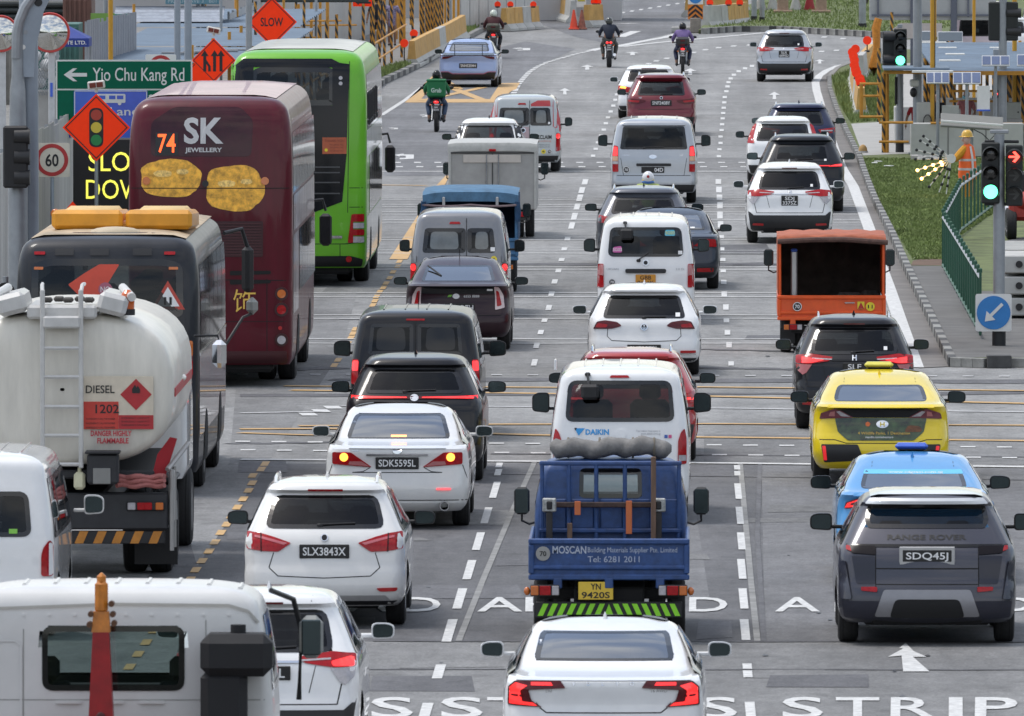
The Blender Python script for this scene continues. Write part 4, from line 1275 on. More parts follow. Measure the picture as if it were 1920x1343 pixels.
tag_sticker(v, .58, 1.17, .075, .07); sticker(v, '6', .60, 1.0, .055, M('sticker_yellow', (.75, .6, .03), .4), KTXT); sticker(v, '70', -.56, .97, .055)
v.on('door_handle', rect(-.12, .26, .98, 1.05, .03), GRV, off=.04, th=.04)
RDV = paint('red_van', (0.44, 0.035, 0.04))
VGR = paint('van_pale_grey', (0.42, 0.45, 0.46), .2)
v = small_van('grey and red delivery van with lettering on its rear door', 985, 322, VGR, split=.11)
v.on('red_livery', [(.845, .95), (.83, 1.25), (.70, 1.70), (.30, 1.70), (.14, 1.62), (.14, 1.56), (.66, 1.56), (.66, 1.09), (.80, 1.0)], RDV, off=.003, th=0)
v.on('red_livery', [(-.845, .6), (-.845, 1.25), (-.70, 1.70), (-.64, 1.66), (-.66, 1.09), (-.72, .6)], RDV, off=.003, th=0)
v.on('pink_livery', [(-.60, 1.08), (.10, 1.08), (.10, .5)], M('pink_grey', (.42, .30, .32), .4, coat=.6), off=.003, th=0)
v.text('ACCLAIM', .42, .84, .085, KTXT, width=.42, bold=.03)
v.text('A', .24, .85, .12, M('red_ink', (.5, .03, .03), .4), bold=.03, off=.008)
v.text('www.acclaim.sg', .42, .75, .04, M('orange_ink', (.6, .2, .15), .4), width=.40)
for z in (.66, .61): v.text('express delivery service', .40, z, .03, KTXT, width=.38)
sticker(v, '6', .44, .50, .055, M('sticker_yellow', (.75, .6, .03), .4), KTXT); sticker(v, '70', .58, .50, .055)
badge(v, -.04, 1.0, .06, ring=True); v.wiper(1.08, -.10, .22, 40)
tag_sticker(v, .57, 1.17, .05, .05)
# small white car with black pillars
v = Car('passenger_car', 'white hatchback with black pillars ahead of the grey box lorry', 'car', 917, 352, 'suv', 1.74, 1.58, 4.1, WHITE, 0, GMID, trap(.60, 1.09, .52, 1.42, .07), group=CAR)
for sg in (1, -1):
 q = [(sg * .63, 1.05), (sg * .80, 1.06), (sg * .69, 1.40), (sg * .56, 1.44)]
 v.on('black_pillar', q if sg > 0 else q[::-1], GLOSSB, off=.01, th=.01)
v.fin(1.05, BLACK); v.mirrors(2.8, 1.10, 1.0, GLOSSB, .22, .15); v.std_bumper(BLACK, .5)
# light blue sports saloon with a wing
PBL = paint('performance_blue', (0.30, 0.38, 0.60), .25)
v = Car('passenger_car', 'pale blue sports saloon with a rear wing by the concrete barriers', 'car', 880, 163, 'sedan', 1.82, 1.45, 4.65, PBL, R(-1.2), GSKY, trap(.62, 1.085, .53, 1.345, .06), group=CAR)
v.on('tail_light', rpoly([(.42, .955), (.86, .93), (.84, .85), (.62, .875)], .01, 2), LDARK, mirror=True, off=.014)
v.on('tail_strip', rect(-.86, .86, .955, .975), LDARK, off=.012)
v.on('boot_spoiler', rpoly([(-.80, .975), (.80, .975), (.72, 1.04), (-.72, 1.04)], .03, 2), GLOSSB, off=.05, th=.09)
v.plate('SNH5304H', .66, w=.54, h=.15)
badge(v, 0, .995, .06, .04, GLOSSB)
v.on('diffuser', rpoly([(-.78, .24), (.78, .24), (.84, .46), (.60, .46), (.48, .40), (-.48, .40), (-.60, .46), (-.84, .46)], .02, 2), BLACK, off=.014)
v.line([(-.84, .475), (-.60, .475), (-.48, .415), (.48, .415), (.60, .475), (.84, .475)], .014, 'red_trim', M('trim_red', (.5, .03, .05), .4), off=.012)
b = MB().box((0, .30, 1.30), (1.24, .20, .02), .008)
for x in (-.42, .42): b.box((x, .32, 1.15), (.02, .08, .30), .004)
b.bd('wing', BLACK, v.root); v.fin(1.95, BLACK); v.mirrors(3.0, 1.03, 1.02, GLOSSB, .22, .14)
v.text('N', .55, .90, .04, CHROME)
# white executive saloon in front
v = Car('passenger_car', 'white saloon with C-shaped red tail lights, nearest in the middle lane', 'car', 1133, 1466, 'sedan', 1.88, 1.455, 4.96, WHITE, 0, GSKY, trap(.645, 1.125, .59, 1.352, .05), group=CAR)
lt = rpoly([(.345, .925), (.39, .99), (.81, .985), (.87, .93), (.875, .765), (.56, .750), (.655, .81), (.685, .905)], .012, 2)
v.on('tail_light', lt, LDARK, mirror=True, off=.016)
v.on('tail_light_bar', [(.46, .948), (.66, .948), (.66, .978), (.48, .978)], LON, mirror=True, off=.022, th=.006)
v.on('tail_light_bar', rpoly([(.69, .945), (.80, .972), (.855, .93), (.86, .78), (.60, .760), (.64, .79), (.74, .80), (.76, .90)], .01, 2), LON, mirror=True, off=.022, th=.006)
v.on('tail_light_gap', [(.74, .86), (.87, .87), (.87, .855), (.74, .84)], LDARK, mirror=True, off=.025, th=.004)
for i, ch in enumerate('VOLVO'): v.text(ch, -.27 + i * .132, .965, .032, CHROME, bold=.02, off=.012)
v.line([(-.58, .745), (-.52, .70), (.52, .70), (.58, .745)], .011); v.line([(-.87, .60), (.87, .60)], .01)
v.text('S90', -.50, .90, .028, CHROME); v.text('T6 AWD', .50, .90, .028, CHROME)
v.on('boot_edge', rpoly([(-.80, .993), (.80, .993), (.74, 1.008), (-.74, 1.008)], .006, 2), WHITE, off=.02, th=.04)
v.fin(1.95, WHITE); v.mirrors(3.25, 1.07, 1.06, WHITE, .22, .15)
v.std_bumper(BLACK, .36)
# white panel van with lettering and a rear-view bracket
def bus_van(label, cx, yg, W, H, gz0, gz1, hw, Lg=4.7):
 v = Car('van', label, 'van', cx, yg, 'van', W, H, Lg, WHITE, 0, GMID, trap(hw, gz0, hw - .045, gz1, .11, 5), rake=1.0, group='vans in the queue')
 return v
def hung_mirror(v, x, z0, z1):
 y = v.B.rear(x, z0)
 b = MB().box((x, y - .03, z0), (.07, .06, .05), .015)
 b.tube([(x, y - .05, z0), (x + .01, y - .13, (z0 + z1) / 2), (x + .02, y - .20, z1)], .016, 6)
 b.box((x + .03, y - .22, z1 - .05), (.22, .07, .19), .045)
 b.bd('rear_view_mirror', BLACK, v.root)
v = bus_van('white van with a blue logo and under-mirror ahead of the blue lorry', 1163, 975, 1.75, 1.93, 1.26, 1.765, .68)
v.on('brake_light', rpoly([(-.13, 1.80), (.12, 1.80), (.10, 1.83), (-.11, 1.83)], .012, 2), LRED, off=.016)
tl = rpoly([(.715, .74), (.825, .74), (.825, 1.06), (.80, 1.18), (.755, 1.13), (.72, 1.03)], .02, 2)
v.on('tail_light', tl, LRED, mirror=True, off=.016)
v.on('tail_light_lens', rect(.725, .82, .78, .85, .01), LCLR, mirror=True, off=.02, th=.004)
v.text('DAIKIN', -.28, 1.135, .062, M('daikin_blue', (.03, .30, .68), .4), width=.29, bold=.035)
v.on('logo_mark', [(-.56, 1.18), (-.43, 1.18), (-.51, 1.09)], M('daikin_blue', (.03, .30, .68), .4), off=.01, th=0)
v.on('logo_mark', [(-.565, 1.185), (-.53, 1.185), (-.55, 1.15)], KTXT, off=.012, th=0)
badge(v, .01, 1.105, .065, mat=WHITE)
v.text('Your indoor living space at', .35, 1.15, .026, M('grey_ink', (.35, .36, .38), .5), width=.30)
v.text('www.daikin.com.sg', .38, 1.115, .026, M('grey_ink', (.35, .36, .38), .5), width=.24)
v.on('icon', rect(.55, .59, 1.06, 1.10), M('icon_blue', (.05, .12, .4), .5), off=.01, th=0)
v.on('icon', rect(.60, .64, 1.06, 1.10), M('icon_rose', (.6, .08, .22), .5), off=.01, th=0)
hung_mirror(v, -.40, 1.84, 1.68)
ribs(v, (-.44, -.22, 0, .22, .44), .75, 3.0, WHITE)
v.on('window_clutter', rect(-.45, .45, 1.275, 1.30), M('clutter', (.12, .12, .12), .7, var=.9, scale=40), off=-.05, th=0)
v.mirrors(3.7, 1.33, 1.02, BLACK, .22, .26); v.std_bumper(BLACK, .40)
MB().box((-.80, .5, 1.95), (.03, .25, .14), .01).bd('roof_bracket', WHITE, v.root)
v = bus_van('white van with amber number plate beside the dark saloon', 1211, 605, 1.67, 1.82, 1.15, 1.645, .645)
v.on('tail_light', rpoly([(.71, .63), (.82, .63), (.81, 1.03), (.715, 1.03)], .02, 2), LRED, mirror=True, off=.016)
v.on('tail_light_lens', rpoly([(.715, .84), (.812, .84), (.808, 1.02), (.718, 1.02)], .02, 2), M('lamp_rose2', (.45, .16, .16), .2, coat=.8), mirror=True, off=.02, th=.004)
v.on('tail_light_lens', rect(.72, .81, .83, .87), LCLR, mirror=True, off=.022, th=.004)
v.on('handle_bar', rect(-.345, .345, .875, .945, .03), BLACK, off=.03, th=.04)
v.plate('GBB/8151K', .755, style=PLATEO, two=True, w=.34, h=.19)
badge(v, 0, 1.05, .05, ring=True)
v.text('URVAN', -.56, .94, .035, M('grey_ink', (.35, .36, .38), .5), width=.20); v.text('3.0 Di', .58, .94, .035, M('grey_ink', (.35, .36, .38), .5), width=.14)
sticker(v, '70', -.57, .72, .058)
v.wiper(1.10, -.12, .20, 35); hung_mirror(v, -.35, 1.72, 1.58)
v.on('sticker', rpoly([(-.56, 1.22), (-.40, 1.22), (-.41, 1.33), (-.55, 1.31)], .03), M('sticker_pink', (.55, .10, .35), .4), off=.010, th=0)
v.text('SG03', -.48, 1.27, .05, WTXT, off=.016)
v.on('sticker', rpoly([(.32, 1.50), (.50, 1.50), (.49, 1.60), (.33, 1.60)], .03), M('sticker_blue', (.10, .45, .60), .4), off=.010, th=0)
v.text('SG03', .41, 1.55, .05, M('sticker_yellow', (.75, .6, .03), .4), off=.016)
tag_sticker(v, .585, 1.22, .07, .06)
ribs(v, (-.44, -.22, 0, .22, .44), .75, 3.0, WHITE)
v.mirrors(3.6, 1.22, .98, BLACK, .20, .24); v.std_bumper(WHITE, .42)
v = bus_van('white van on the left edge beside the tanker', -37, 1190, 1.70, 1.98, 1.10, 1.58, .60)
v.on('tail_light', rpoly([(.70, .68), (.825, .68), (.825, 1.02), (.79, 1.07), (.72, .98), (.70, .90)], .03, 3), LRED, mirror=True, off=.016)
v.mirrors(3.7, 1.25, 1.10, PEARL, .22, .22); v.std_bumper(BLACK, .40)
tag_sticker(v, .40, 1.16, .09, .05, M('leaf_green', (.2, .5, .06), .4))
ribs(v, (-.44, -.22, 0, .22, .44), .75, 3.0, WHITE)
# red crossover between the two white vans
RED = paint('red', (0.36, 0.02, 0.025))
v = Car('passenger_car', 'red crossover hidden behind the white van with the blue logo', 'car', 1184, 863, 'suv', 1.81, 1.50, 4.42, RED, 0, GDARK, trap(.62, 1.0, .53, 1.33, .08), group=CAR)
v.on('tail_light', rpoly([(.50, .88), (.85, .96), (.85, .80), (.55, .80)], .03, 2), LRED, mirror=True, off=.016)
v.on('tail_light_bar', rect(.60, .85, .85, .88), LON, mirror=True, off=.022, th=.006)
v.rails(CHROME, .53, .75, 2.3, .02); v.std_bumper(BLACK, .52); v.mirrors(2.9, 1.02, 1.03, GLOSSB, .22, .15)
v.on('roof_spoiler', rect(-.5, .5, 1.385, 1.42, .01), RED, off=.03, th=.06)
# white hatchback with a round badge
v = Car('passenger_car', 'white hatchback with smoked red lights behind the white van', 'car', 1208, 702, 'suv', 1.77, 1.395, 4.26, WHITE, 0, GDARK, trap(.645, .895, .545, 1.235, .07), group=CAR)
v.on('tail_light', rpoly([(.345, .785), (.42, .84), (.60, .865), (.73, .845), (.79, .73), (.50, .735), (.38, .765)], .02, 2), LDARK, mirror=True, off=.014)
v.on('tail_light_core', rpoly([(.56, .80), (.72, .82), (.755, .755), (.58, .755)], .02, 2), LRED, mirror=True, off=.018, th=.004)
badge(v, 0, .765, .058, ring=True)
LT('V', v.B.fn('rear'), 0, .783, .035, CHROME, v.root, 'badge_letter', bold=.03, off=.021)
LT('W', v.B.fn('rear'), 0, .742, .035, CHROME, v.root, 'badge_letter', bold=.03, off=.021)
v.line([(-.56, .78), (-.57, .62), (-.50, .555), (0, .535), (.50, .555), (.57, .62), (.56, .78)], .010)
v.plate('SNE9879L', .435, w=.52, h=.12)
v.on('reflector', rect(.56, .80, .36, .40, .01), REFL, mirror=True, off=.014)
v.on('chrome_strip', rect(-.80, .80, .335, .35), CHROME, off=.014)
v.std_bumper(BLACK, .28); v.fin(1.0, WHITE); v.mirrors(2.75, .925, 1.02, WHITE, .23, .145)
tag_sticker(v, .52, .95, .07, .06); v.wiper(.915, 0, .34, 1)
v.on('roof_spoiler', rpoly([(-.56, 1.265), (.56, 1.265), (.52, 1.315), (-.52, 1.315)], .02, 2), WHITE, off=.03, th=.06)
# dark saloon
DKB = paint('dark_slate', (0.030, 0.036, 0.052), .4, coat=.5)
v = Car('passenger_car', 'dark slate saloon showing right of the white van with amber plate', 'car', 1257, 541, 'sedan', 1.82, 1.44, 4.62, DKB, 0, GSKY, trap(.64, 1.075, .55, 1.335, .06), group=CAR)
v.on('tail_light', rpoly([(.42, .80), (.84, .78), (.82, .92), (.60, .93)], .02, 2), LRED, mirror=True, off=.016)
v.on('reflector', rect(.48, .78, .33, .40, .02), LRED, mirror=True, off=.014)
v.std_bumper(BLACK, .42); v.mirrors(3.0, 1.03, 1.01, GLOSSB, .22, .14)
v.on('sticker', rect(.36, .44, 1.10, 1.125), WTXT, off=.012, th=0)
# grey crossover
v = Car('passenger_car', 'slate grey crossover with roof rails behind the helmeted rider', 'car', 1207, 500, 'suv', 1.82, 1.52, 4.5, GREY, 0, GMID, trap(.63, 1.02, .54, 1.32, .08), group=CAR)
v.on('tail_light', rpoly([(.45, .93), (.85, 1.0), (.86, .86), (.55, .84)], .02, 2), LRED, mirror=True, off=.016)
v.rails(CHROME, .56, .75, 2.4, .018); v.mirrors(2.85, 1.06, 1.02, GLOSSB, .23, .15); v.wiper(1.09, -.05, .38, 2); v.std_bumper(BLACK, .5); v.fin(1.1, GREY)
tag_sticker(v, .52, 1.10, .06, .05)
# silver people carrier
v = Car('van', 'silver people carrier van with tall red and amber tail lights', 'van', 1226, 380, 'van', 1.92, 1.86, 5.1, SILV, 0, GDARK, trap(.735, 1.19, .67, 1.69, .05), group='vans in the queue')
v.on('tail_light', rpoly([(.77, .70), (.90, .70), (.905, 1.10), (.87, 1.28), (.78, 1.26)], .02, 2), LRED, mirror=True, off=.016)
v.on('brake_lamp', rpoly([(.785, 1.05), (.895, 1.05), (.87, 1.25), (.79, 1.24)], .02, 2), LON, mirror=True, off=.02, th=.006)
v.on('tail_light_lens', rect(.78, .90, .94, 1.04), M('lamp_rose3', (.6, .35, .2), .2, coat=.8), mirror=True, off=.022, th=.004)
v.on('tail_light_lens', rect(.78, .90, .87, .93), LCLR, mirror=True, off=.022, th=.004)
v.on('handle_bar', rect(-.38, .38, .825, .885, .02), BLACK, off=.025, th=.03)
o = MB().box((-.02, v.B.rear(0, .745) - .012, .745), (.50, .018, .13), .006).bd('number_plate', PLATE, v.root)
LT('04D', flat_xz(-.02, v.B.rear(0, .745) - .022, .745), .13, 0, .08, WTXT, o, width=.19, bold=.02)
badge(v, -.02, 1.03, .085, .045); sticker(v, '70', -.60, .745, .075)
v.on('roof_spoiler', rect(-.69, .69, 1.715, 1.755, .02), SILV, off=.05, th=.08)
v.wiper(1.235, -.20, .42, 1); v.line([(-.80, .62), (.80, .62)], .012); v.line([(-.66, .62), (-.72, 1.0)], .01, mirror=True)
v.text('STAREX', -.6, 1.06, .03, CHROME); v.text('VGT', .60, 1.06, .03, CHROME)
v.mirrors(3.9, 1.28, 1.14, BLACK, .21, .26); v.std_bumper(BLACK, .42)
ribs(v, (-.5, -.17, .17, .5), .8, 3.3, SILV)
# maroon seven-seater
MAR = paint('maroon', (0.150, 0.008, 0.018), .2)
v = Car('passenger_car', 'maroon crossover with silver roof rails in front of the silver people carrier', 'car', 1240, 254, 'suv', 1.84, 1.62, 4.63, MAR, 0, GDARK, trap(.62, 1.06, .56, 1.42, .06), group=CAR)
v.on('tail_light', rpoly([(.40, .935), (.86, .985), (.87, .86), (.62, .83), (.42, .89)], .02, 2), LDARK, mirror=True, off=.016)
v.on('tail_light_core', rpoly([(.56, .92), (.86, .95), (.86, .90), (.60, .875)], .01, 2), LRED, mirror=True, off=.02, th=.004)
v.plate('SNF2408Y', .865, w=.54, h=.15); badge(v, 0, 1.0, .04, ring=True)
v.rails(CHROME, .58, .72, 2.6, .026); v.mirrors(2.95, 1.08, 1.05, GLOSSB, .23, .16); v.wiper(1.09, 0, .30, 1)
v.on('roof_spoiler', rpoly([(-.56, 1.455), (.56, 1.455), (.52, 1.50), (-.52, 1.50)], .02, 2), MAR, off=.04, th=.07)
v.line([(-.6, .70), (.6, .70)], .012); v.std_bumper(BLACK, .50); v.text('GLB', -.55, 1.0, .03, CHROME)
# white saloon signalling left
v = Car('passenger_car', 'white saloon signalling left ahead of the maroon crossover', 'car', 1217, 222, 'suv', 1.76, 1.46, 4.5, WHITE, R(-.5), GDARK, trap(.60, 1.02, .52, 1.33, .08), group=CAR)
v.on('tail_light', rpoly([(.45, .86), (.84, .92), (.85, .76), (.55, .72)], .03, 2), LRED, mirror=True, off=.016)
v.on('indicator', rpoly([(-.80, .85), (-.62, .83), (-.62, .88), (-.78, .90)], .02, 2), LHOT, off=.022, th=.01)
v.mirrors(2.95, 1.02, 1.0, WHITE, .23, .15); v.std_bumper(BLACK, .36); v.fin(1.1, WHITE)
v.on('brake_light', rect(-.2, .2, 1.36, 1.385), LDARK, off=.01)
# grey luxury crossover, nearest in the right lane
EVO = paint('gunmetal', (0.062, 0.063, 0.080), .45, coat=.6)
ROOFW = paint('roof_silver', (0.58, 0.60, 0.62), .3)
v = Car('passenger_car', 'gunmetal grey crossover with pale roof, nearest in the right-hand lane', 'car', 1736, 1203, 'suv', 1.945, 1.605, 4.36, EVO, 0, GDARK, rpoly([(-.63, 1.235), (.63, 1.235), (.66, 1.32), (.625, 1.475), (-.625, 1.475), (-.66, 1.32)], .05, 3), group=CAR)
v.on('roof_spoiler', rpoly([(-.66, 1.485), (.66, 1.485), (.60, 1.55), (-.60, 1.55)], .02, 2), ROOFW, off=.05, th=.10)
b = MB()
vs, fs = [], []
for j in range(13):
 y = .60 + j * .13
 for i in range(15):
  x = -.60 + i * 1.2 / 14
  vs.append((x, y, v.B.top(x, y) + .006))
for j in range(12):
 for i in range(14):
  fs.append((j * 15 + i, j * 15 + i + 1, (j + 1) * 15 + i + 1, (j + 1) * 15 + i))
b.add(vs, fs).bd('roof_panel', ROOFW, v.root, rc=False)
v.text('RANGE ROVER', 0, 1.145, .048, KTXT, width=.84, bold=.03)
v.on('black_strip', rect(-.86, .86, 1.045, 1.075, .01), GLOSSB, off=.008)
v.on('tail_light', rpoly([(.545, .965), (.80, .985), (.845, 1.06), (.545, 1.06)], .015, 2), M('lamp_black', (.008, .006, .008), .3, spec=.2), mirror=True, off=.016)
v.on('tail_light_core', rpoly([(.80, 1.0), (.86, 1.02), (.86, 1.06), (.82, 1.06)], .01, 2), LRED, mirror=True, off=.02, th=.004)
v.on('rear_quarter_panel', rpoly([(.55, .66), (.75, .66), (.80, .955), (.55, .95)], .02, 2), M('gunmetal_dark', (.022, .023, .036), .35, spec=.3, coat=.3), mirror=True, off=.006)
v.plate('SDQ45J', .955, w=.52, h=.125, frame=M('silver_trim', (.45, .45, .45), .4, .5))
v.line([(-.545, .62), (-.545, 1.04)], .010, mirror=True); v.line([(-.545, .82), (.545, .82)], .014); v.line([(-.545, .655), (.545, .655)], .010)
v.on('reflector', rpoly([(.53, .575), (.70, .59), (.70, .63), (.53, .63)], .012, 2), LRED, mirror=True, off=.02)
v.on('diffuser', rpoly([(-.56, .31), (.56, .31), (.46, .60), (-.46, .60)], .03, 2), M('skid_silver', (.26, .26, .28), .4, .5), off=.03, th=.05)
v.on('diffuser_opening', rpoly([(-.40, .30), (.40, .30), (.34, .50), (-.34, .50)], .05, 3), UNDER, off=.036, th=.02)
v.on('lower_bumper', rpoly([(.58, .28), (.88, .30), (.90, .48), (.50, .48)], .02, 2), M('gunmetal_dark', (.022, .023, .036), .35, spec=.3, coat=.3), mirror=True, off=.014)
v.on('wheel_arch_trim', rpoly([(.80, .50), (.92, .50), (.92, .90), (.87, .90)], .02, 2), EVO, mirror=True, off=.03, th=.05)
v.mirrors(2.75, 1.17, 1.10, GLOSSB, .24, .19)
# taxis with roof signs
def taxi(label, cx, yg, pm, lit, signm):
 v = Car('taxi', label, 'taxi', cx, yg, 'lift', 1.83, 1.44, 4.47, pm, 0, GSKY, trap(.62, 1.085, .555, 1.275, .07, 4), group=CAR)
 v.on('boot_lip', rpoly([(-.70, 1.015), (.70, 1.015), (.68, 1.055), (-.68, 1.055)], .012, 2), pm, off=.02, th=.03)
 v.on('lower_rear_window', rpoly([(-.50, .885), (.50, .885), (.62, 1.005), (-.62, 1.005)], .02, 2), BUSG, off=.012)
 v.on('tail_light', rpoly([(.36, .885), (.80, .865), (.78, .94), (.60, 1.0), (.54, .985)], .015, 2), M('lamp_wine', (.16, .03, .045), .15, coat=.9), mirror=True, off=.018)
 if lit:
  v.on('tail_light_bar', [(.56, .965), (.61, .985), (.44, .895), (.40, .90)], LON, mirror=True, off=.024, th=.004)
  v.on('tail_light_bar', [(.63, .975), (.76, .93), (.79, .88), (.60, .895), (.61, .91), (.74, .905), (.72, .93), (.64, .955)], LON, mirror=True, off=.024, th=.004)
 else:
  v.on('tail_light_lens', [(.40, .895), (.52, .90), (.58, .96), (.54, .97)], LCLR, mirror=True, off=.024, th=.004)
  v.on('tail_light_lens', [(.60, .90), (.68, .90), (.66, .955), (.60, .965)], M('lamp_rose2', (.45, .16, .16), .2, coat=.8), mirror=True, off=.024, th=.004)
 b = MB()
 z = v.B.top(0, 2.05)
 b.box((0, 2.05, z + .05), (.38, .14, .085), .035)
 o = b.bd('roof_sign', signm, v.root)
 MB().box((0, 2.05, z + .015), (.30, .10, .03), .01).bd('roof_sign_base', BLACK, v.root)
 v.fin(1.5, pm, .07)
 v.mirrors(2.85, 1.03, 1.04, GLOSSB, .24, .16)
 v.line([(-.80, .60), (-.60, .60), (-.45, .555), (.45, .555), (.60, .60), (.80, .60)], .010)
 for x in (-.47, .47): v.line([(x, 1.30), (x * .97, 1.40)], .006)
 return v
YEL = paint('taxi_yellow', (0.80, 0.60, 0.012))
v = taxi('yellow taxi with a dark green wildlife advert on its tailgate', 1650, 905, YEL, False, M('sign_yellow', (.72, .66, .10), .35, coat=.5))
ad = M('advert_foliage', (.030, .060, .016), .3, coat=.7, var=.9, scale=9)
o = v.on('advert_panel', rpoly([(-.43, .59), (.43, .59), (.56, .70), (.60, .88), (-.60, .88), (-.56, .70)], .02, 2), ad, off=.008, th=.005)
v.text('4 Wildlife Parks, 1 Destination', .04, .685, .034, M('gold_ink', (.72, .46, .08), .4), width=.68, off=.014, parent=o)
v.text('mandai.com/adventure', -.02, .635, .026, WTXT, width=.36, off=.014, parent=o)
v.on('advert_flower', circ(-.17, .80, .03), M('orange_ink2', (.7, .15, .03), .4), off=.012, th=0, parent=o)
v.on('advert_animal', rpoly([(.30, .70), (.54, .70), (.52, .77), (.36, .79)], .04), M('advert_brown', (.16, .06, .02), .4, var=.5, scale=20), off=.012, th=0, parent=o)
badge(v, .02, .80, .08, .05); LT('H', v.B.fn('rear'), .02, .80, .05, YEL, v.root, 'badge_letter', bold=.03, off=.02, sx=1.3)
v.on('lower_bumper', rpoly([(.22, .33), (.74, .30), (.78, .54), (.30, .54)], .02, 2), BLACK, mirror=True, off=.014)
v.on('reflector', rpoly([(.70, .33), (.745, .33), (.765, .52), (.72, .52)], .01, 2), glow('reflector_lit2', (.8, .02, .03), .35, (.4, .02, .02)), mirror=True, off=.02)
TBL = paint('taxi_blue', (0.07, 0.30, 0.62), .1)
v = taxi('sky blue taxi with lit tail lights between the yellow taxi and the gunmetal car', 1712, 1090, TBL, True, M('sign_blue', (.05, .13, .60), .35, coat=.5))
v.on('window_banner', rpoly([(-.575, 1.232), (.575, 1.232), (.555, 1.276), (-.555, 1.276)], .01, 2), M('banner_blue', (.12, .48, .75), .4), off=.010, th=0)
v.text('www.cdgtaxi.com.sg', .03, 1.252, .020, WTXT, width=.62, off=.016)
v.on('sticker', circ(-.30, .95, .07, 16, .035), M('sticker_blue2', (.25, .25, .32), .4), off=.02, th=0)
# black crossover with a light bar beside the verge
LXB = paint('blue_black', (0.013, 0.015, 0.020), .3, coat=.4)
v = Car('passenger_car', 'blue-black crossover with a thin red light bar beside the verge', 'car', 1503, 397, 'suv', 1.85, 1.655, 4.66, LXB, 0, GDARK, trap(.60, 1.10, .53, 1.45, .08), group=CAR)
v.on('light_bar', rpoly([(-.86, .985), (.86, .985), (.86, 1.05), (.4, 1.025), (-.4, 1.025), (-.86, 1.05)], .01, 2), LDARK, off=.016)
v.on('light_bar_lit', [(-.60, .998), (.60, .998), (.60, 1.015), (-.60, 1.015)], LON, off=.022, th=.004)
v.on('light_bar_lit', rpoly([(.56, .99), (.86, .995), (.86, 1.045), (.70, 1.03)], .01, 2), LON, mirror=True, off=.022, th=.004)
v.text('LEXUS', 0, .93, .045, CHROME, width=.42, bold=.02)
v.rails(CHROME, .56, .75, 2.3, .015); v.mirrors(2.95, 1.13, 1.05, GLOSSB, .24, .16); v.wiper(1.14, -.1, .34, 1); v.std_bumper(BLACK, .5)
tag_sticker(v, .50, 1.13, .05, .04)
v = Car('passenger_car', 'white compact car with upright red corner lights ahead of the blue-black crossover', 'car', 1468, 345, 'suv', 1.69, 1.55, 3.9, WHITE, 0, GMID, trap(.62, 1.0, .55, 1.38, .05), group=CAR)
v.on('tail_light', rpoly([(.66, .95), (.82, .95), (.79, 1.08), (.69, 1.34), (.60, 1.40), (.68, 1.10)], .02, 2), LRED, mirror=True, off=.016)
v.mirrors(2.7, 1.08, .98, BLACK, .2, .16); v.std_bumper(BLACK, .45); MB().tube([(.1, 1.3, 1.54), (.1, 1.25, 1.62)], .008, 5).bd('antenna', BLACK, v.root)
NAV = paint('navy', (0.016, 0.022, 0.060), .3, coat=.6)
v = Car('passenger_car', 'navy crossover ahead of the white compact car', 'car', 1498, 312, 'suv', 1.80, 1.52, 4.4, NAV, 0, GDARK, trap(.60, 1.0, .52, 1.34, .08), group=CAR)
v.on('tail_light', rpoly([(.45, .90), (.86, .95), (.86, .82), (.52, .80)], .02, 2), LRED, mirror=True, off=.016)
v.on('tail_light_lens', rect(.52, .80, .86, .89, .01), LCLR, mirror=True, off=.02, th=.004)
v.rails(CHROME, .55, .75, 2.3, .015); v.mirrors(2.85, 1.04, 1.01, GLOSSB, .23, .15); v.std_bumper(BLACK, .5); v.fin(1.1, NAV)
# == lorries and buses
LORRY = 'lorries in the queue'
def wheel_pair(v, y, x, r=.33, w=.19, dual=False, front=False):
 for sg in (1, -1):
  add_wheel(v.root, sg * x, y, r, w, M('steel_rim', (.25, .25, .25), .5, .5))
  if dual: add_wheel(v.root, sg * (x - w - .03), y, r, w, M('steel_rim', (.25, .25, .25), .5, .5))
def cab(v, pm, y0, y1, W, z0, H, rwin=None, gm=None, mir=True):
 w = W / 2
 rows = [(z0, y0, y1 - .12, w * .95), (z0 + .15, y0, y1, w), (z0 + (H - z0) * .45, y0, y1 - .02, w), (z0 + (H - z0) * .62, y0 + .01, y1 - .14, w * .985),
   (H - .26, y0 + .03, y1 - .40, w * .93), (H - .14, y0 + .05, y1 - .50, w * .90), (H - .06, y0 + .10, y1 - .62, w * .83), (H - .02, y0 + .18, y1 - .75, w * .70), (H, y0 + .35, y1 - .95, w * .45)]
 v.B = Shell(rows, .07, .02, .02, .2)
 zm = z0 + (H - z0) * .56
 wins = []
 if rwin: wins.append(('rear_window', rwin, 'rear', gm or GCLR, 1.0, .045))
 ws = rpoly([(-w * .84, zm), (w * .84, zm), (w * .78, H - .20), (-w * .78, H - .20)], .06)
 wins.append(('windscreen', ws, 'front', GCLR, 1.2, .06))
 q = rpoly([(y0 + .30, zm + .02), (y1 - .40, zm + .02), (y1 - .62, H - .24), (y0 + .30, H - .24)], .05, 2)
 wins += [('side_window', q, 'right', GMID, 1.0, .055), ('side_window', [(-a, b) for a, b in q][::-1], 'left', GMID, 1.0, .055)]
 v.skin(pm, wins, (), .07, 34, 'cab')
 for x in (-w * .45, w * .45): link('cab_seat', seat_mesh(.5, False), v.root, (x, y0 + .35, H - 1.72))
 MB().box((0, y1 - .35, zm - .12), (W - .2, .3, .2), .05).bd('dashboard', SEATM, v.root)
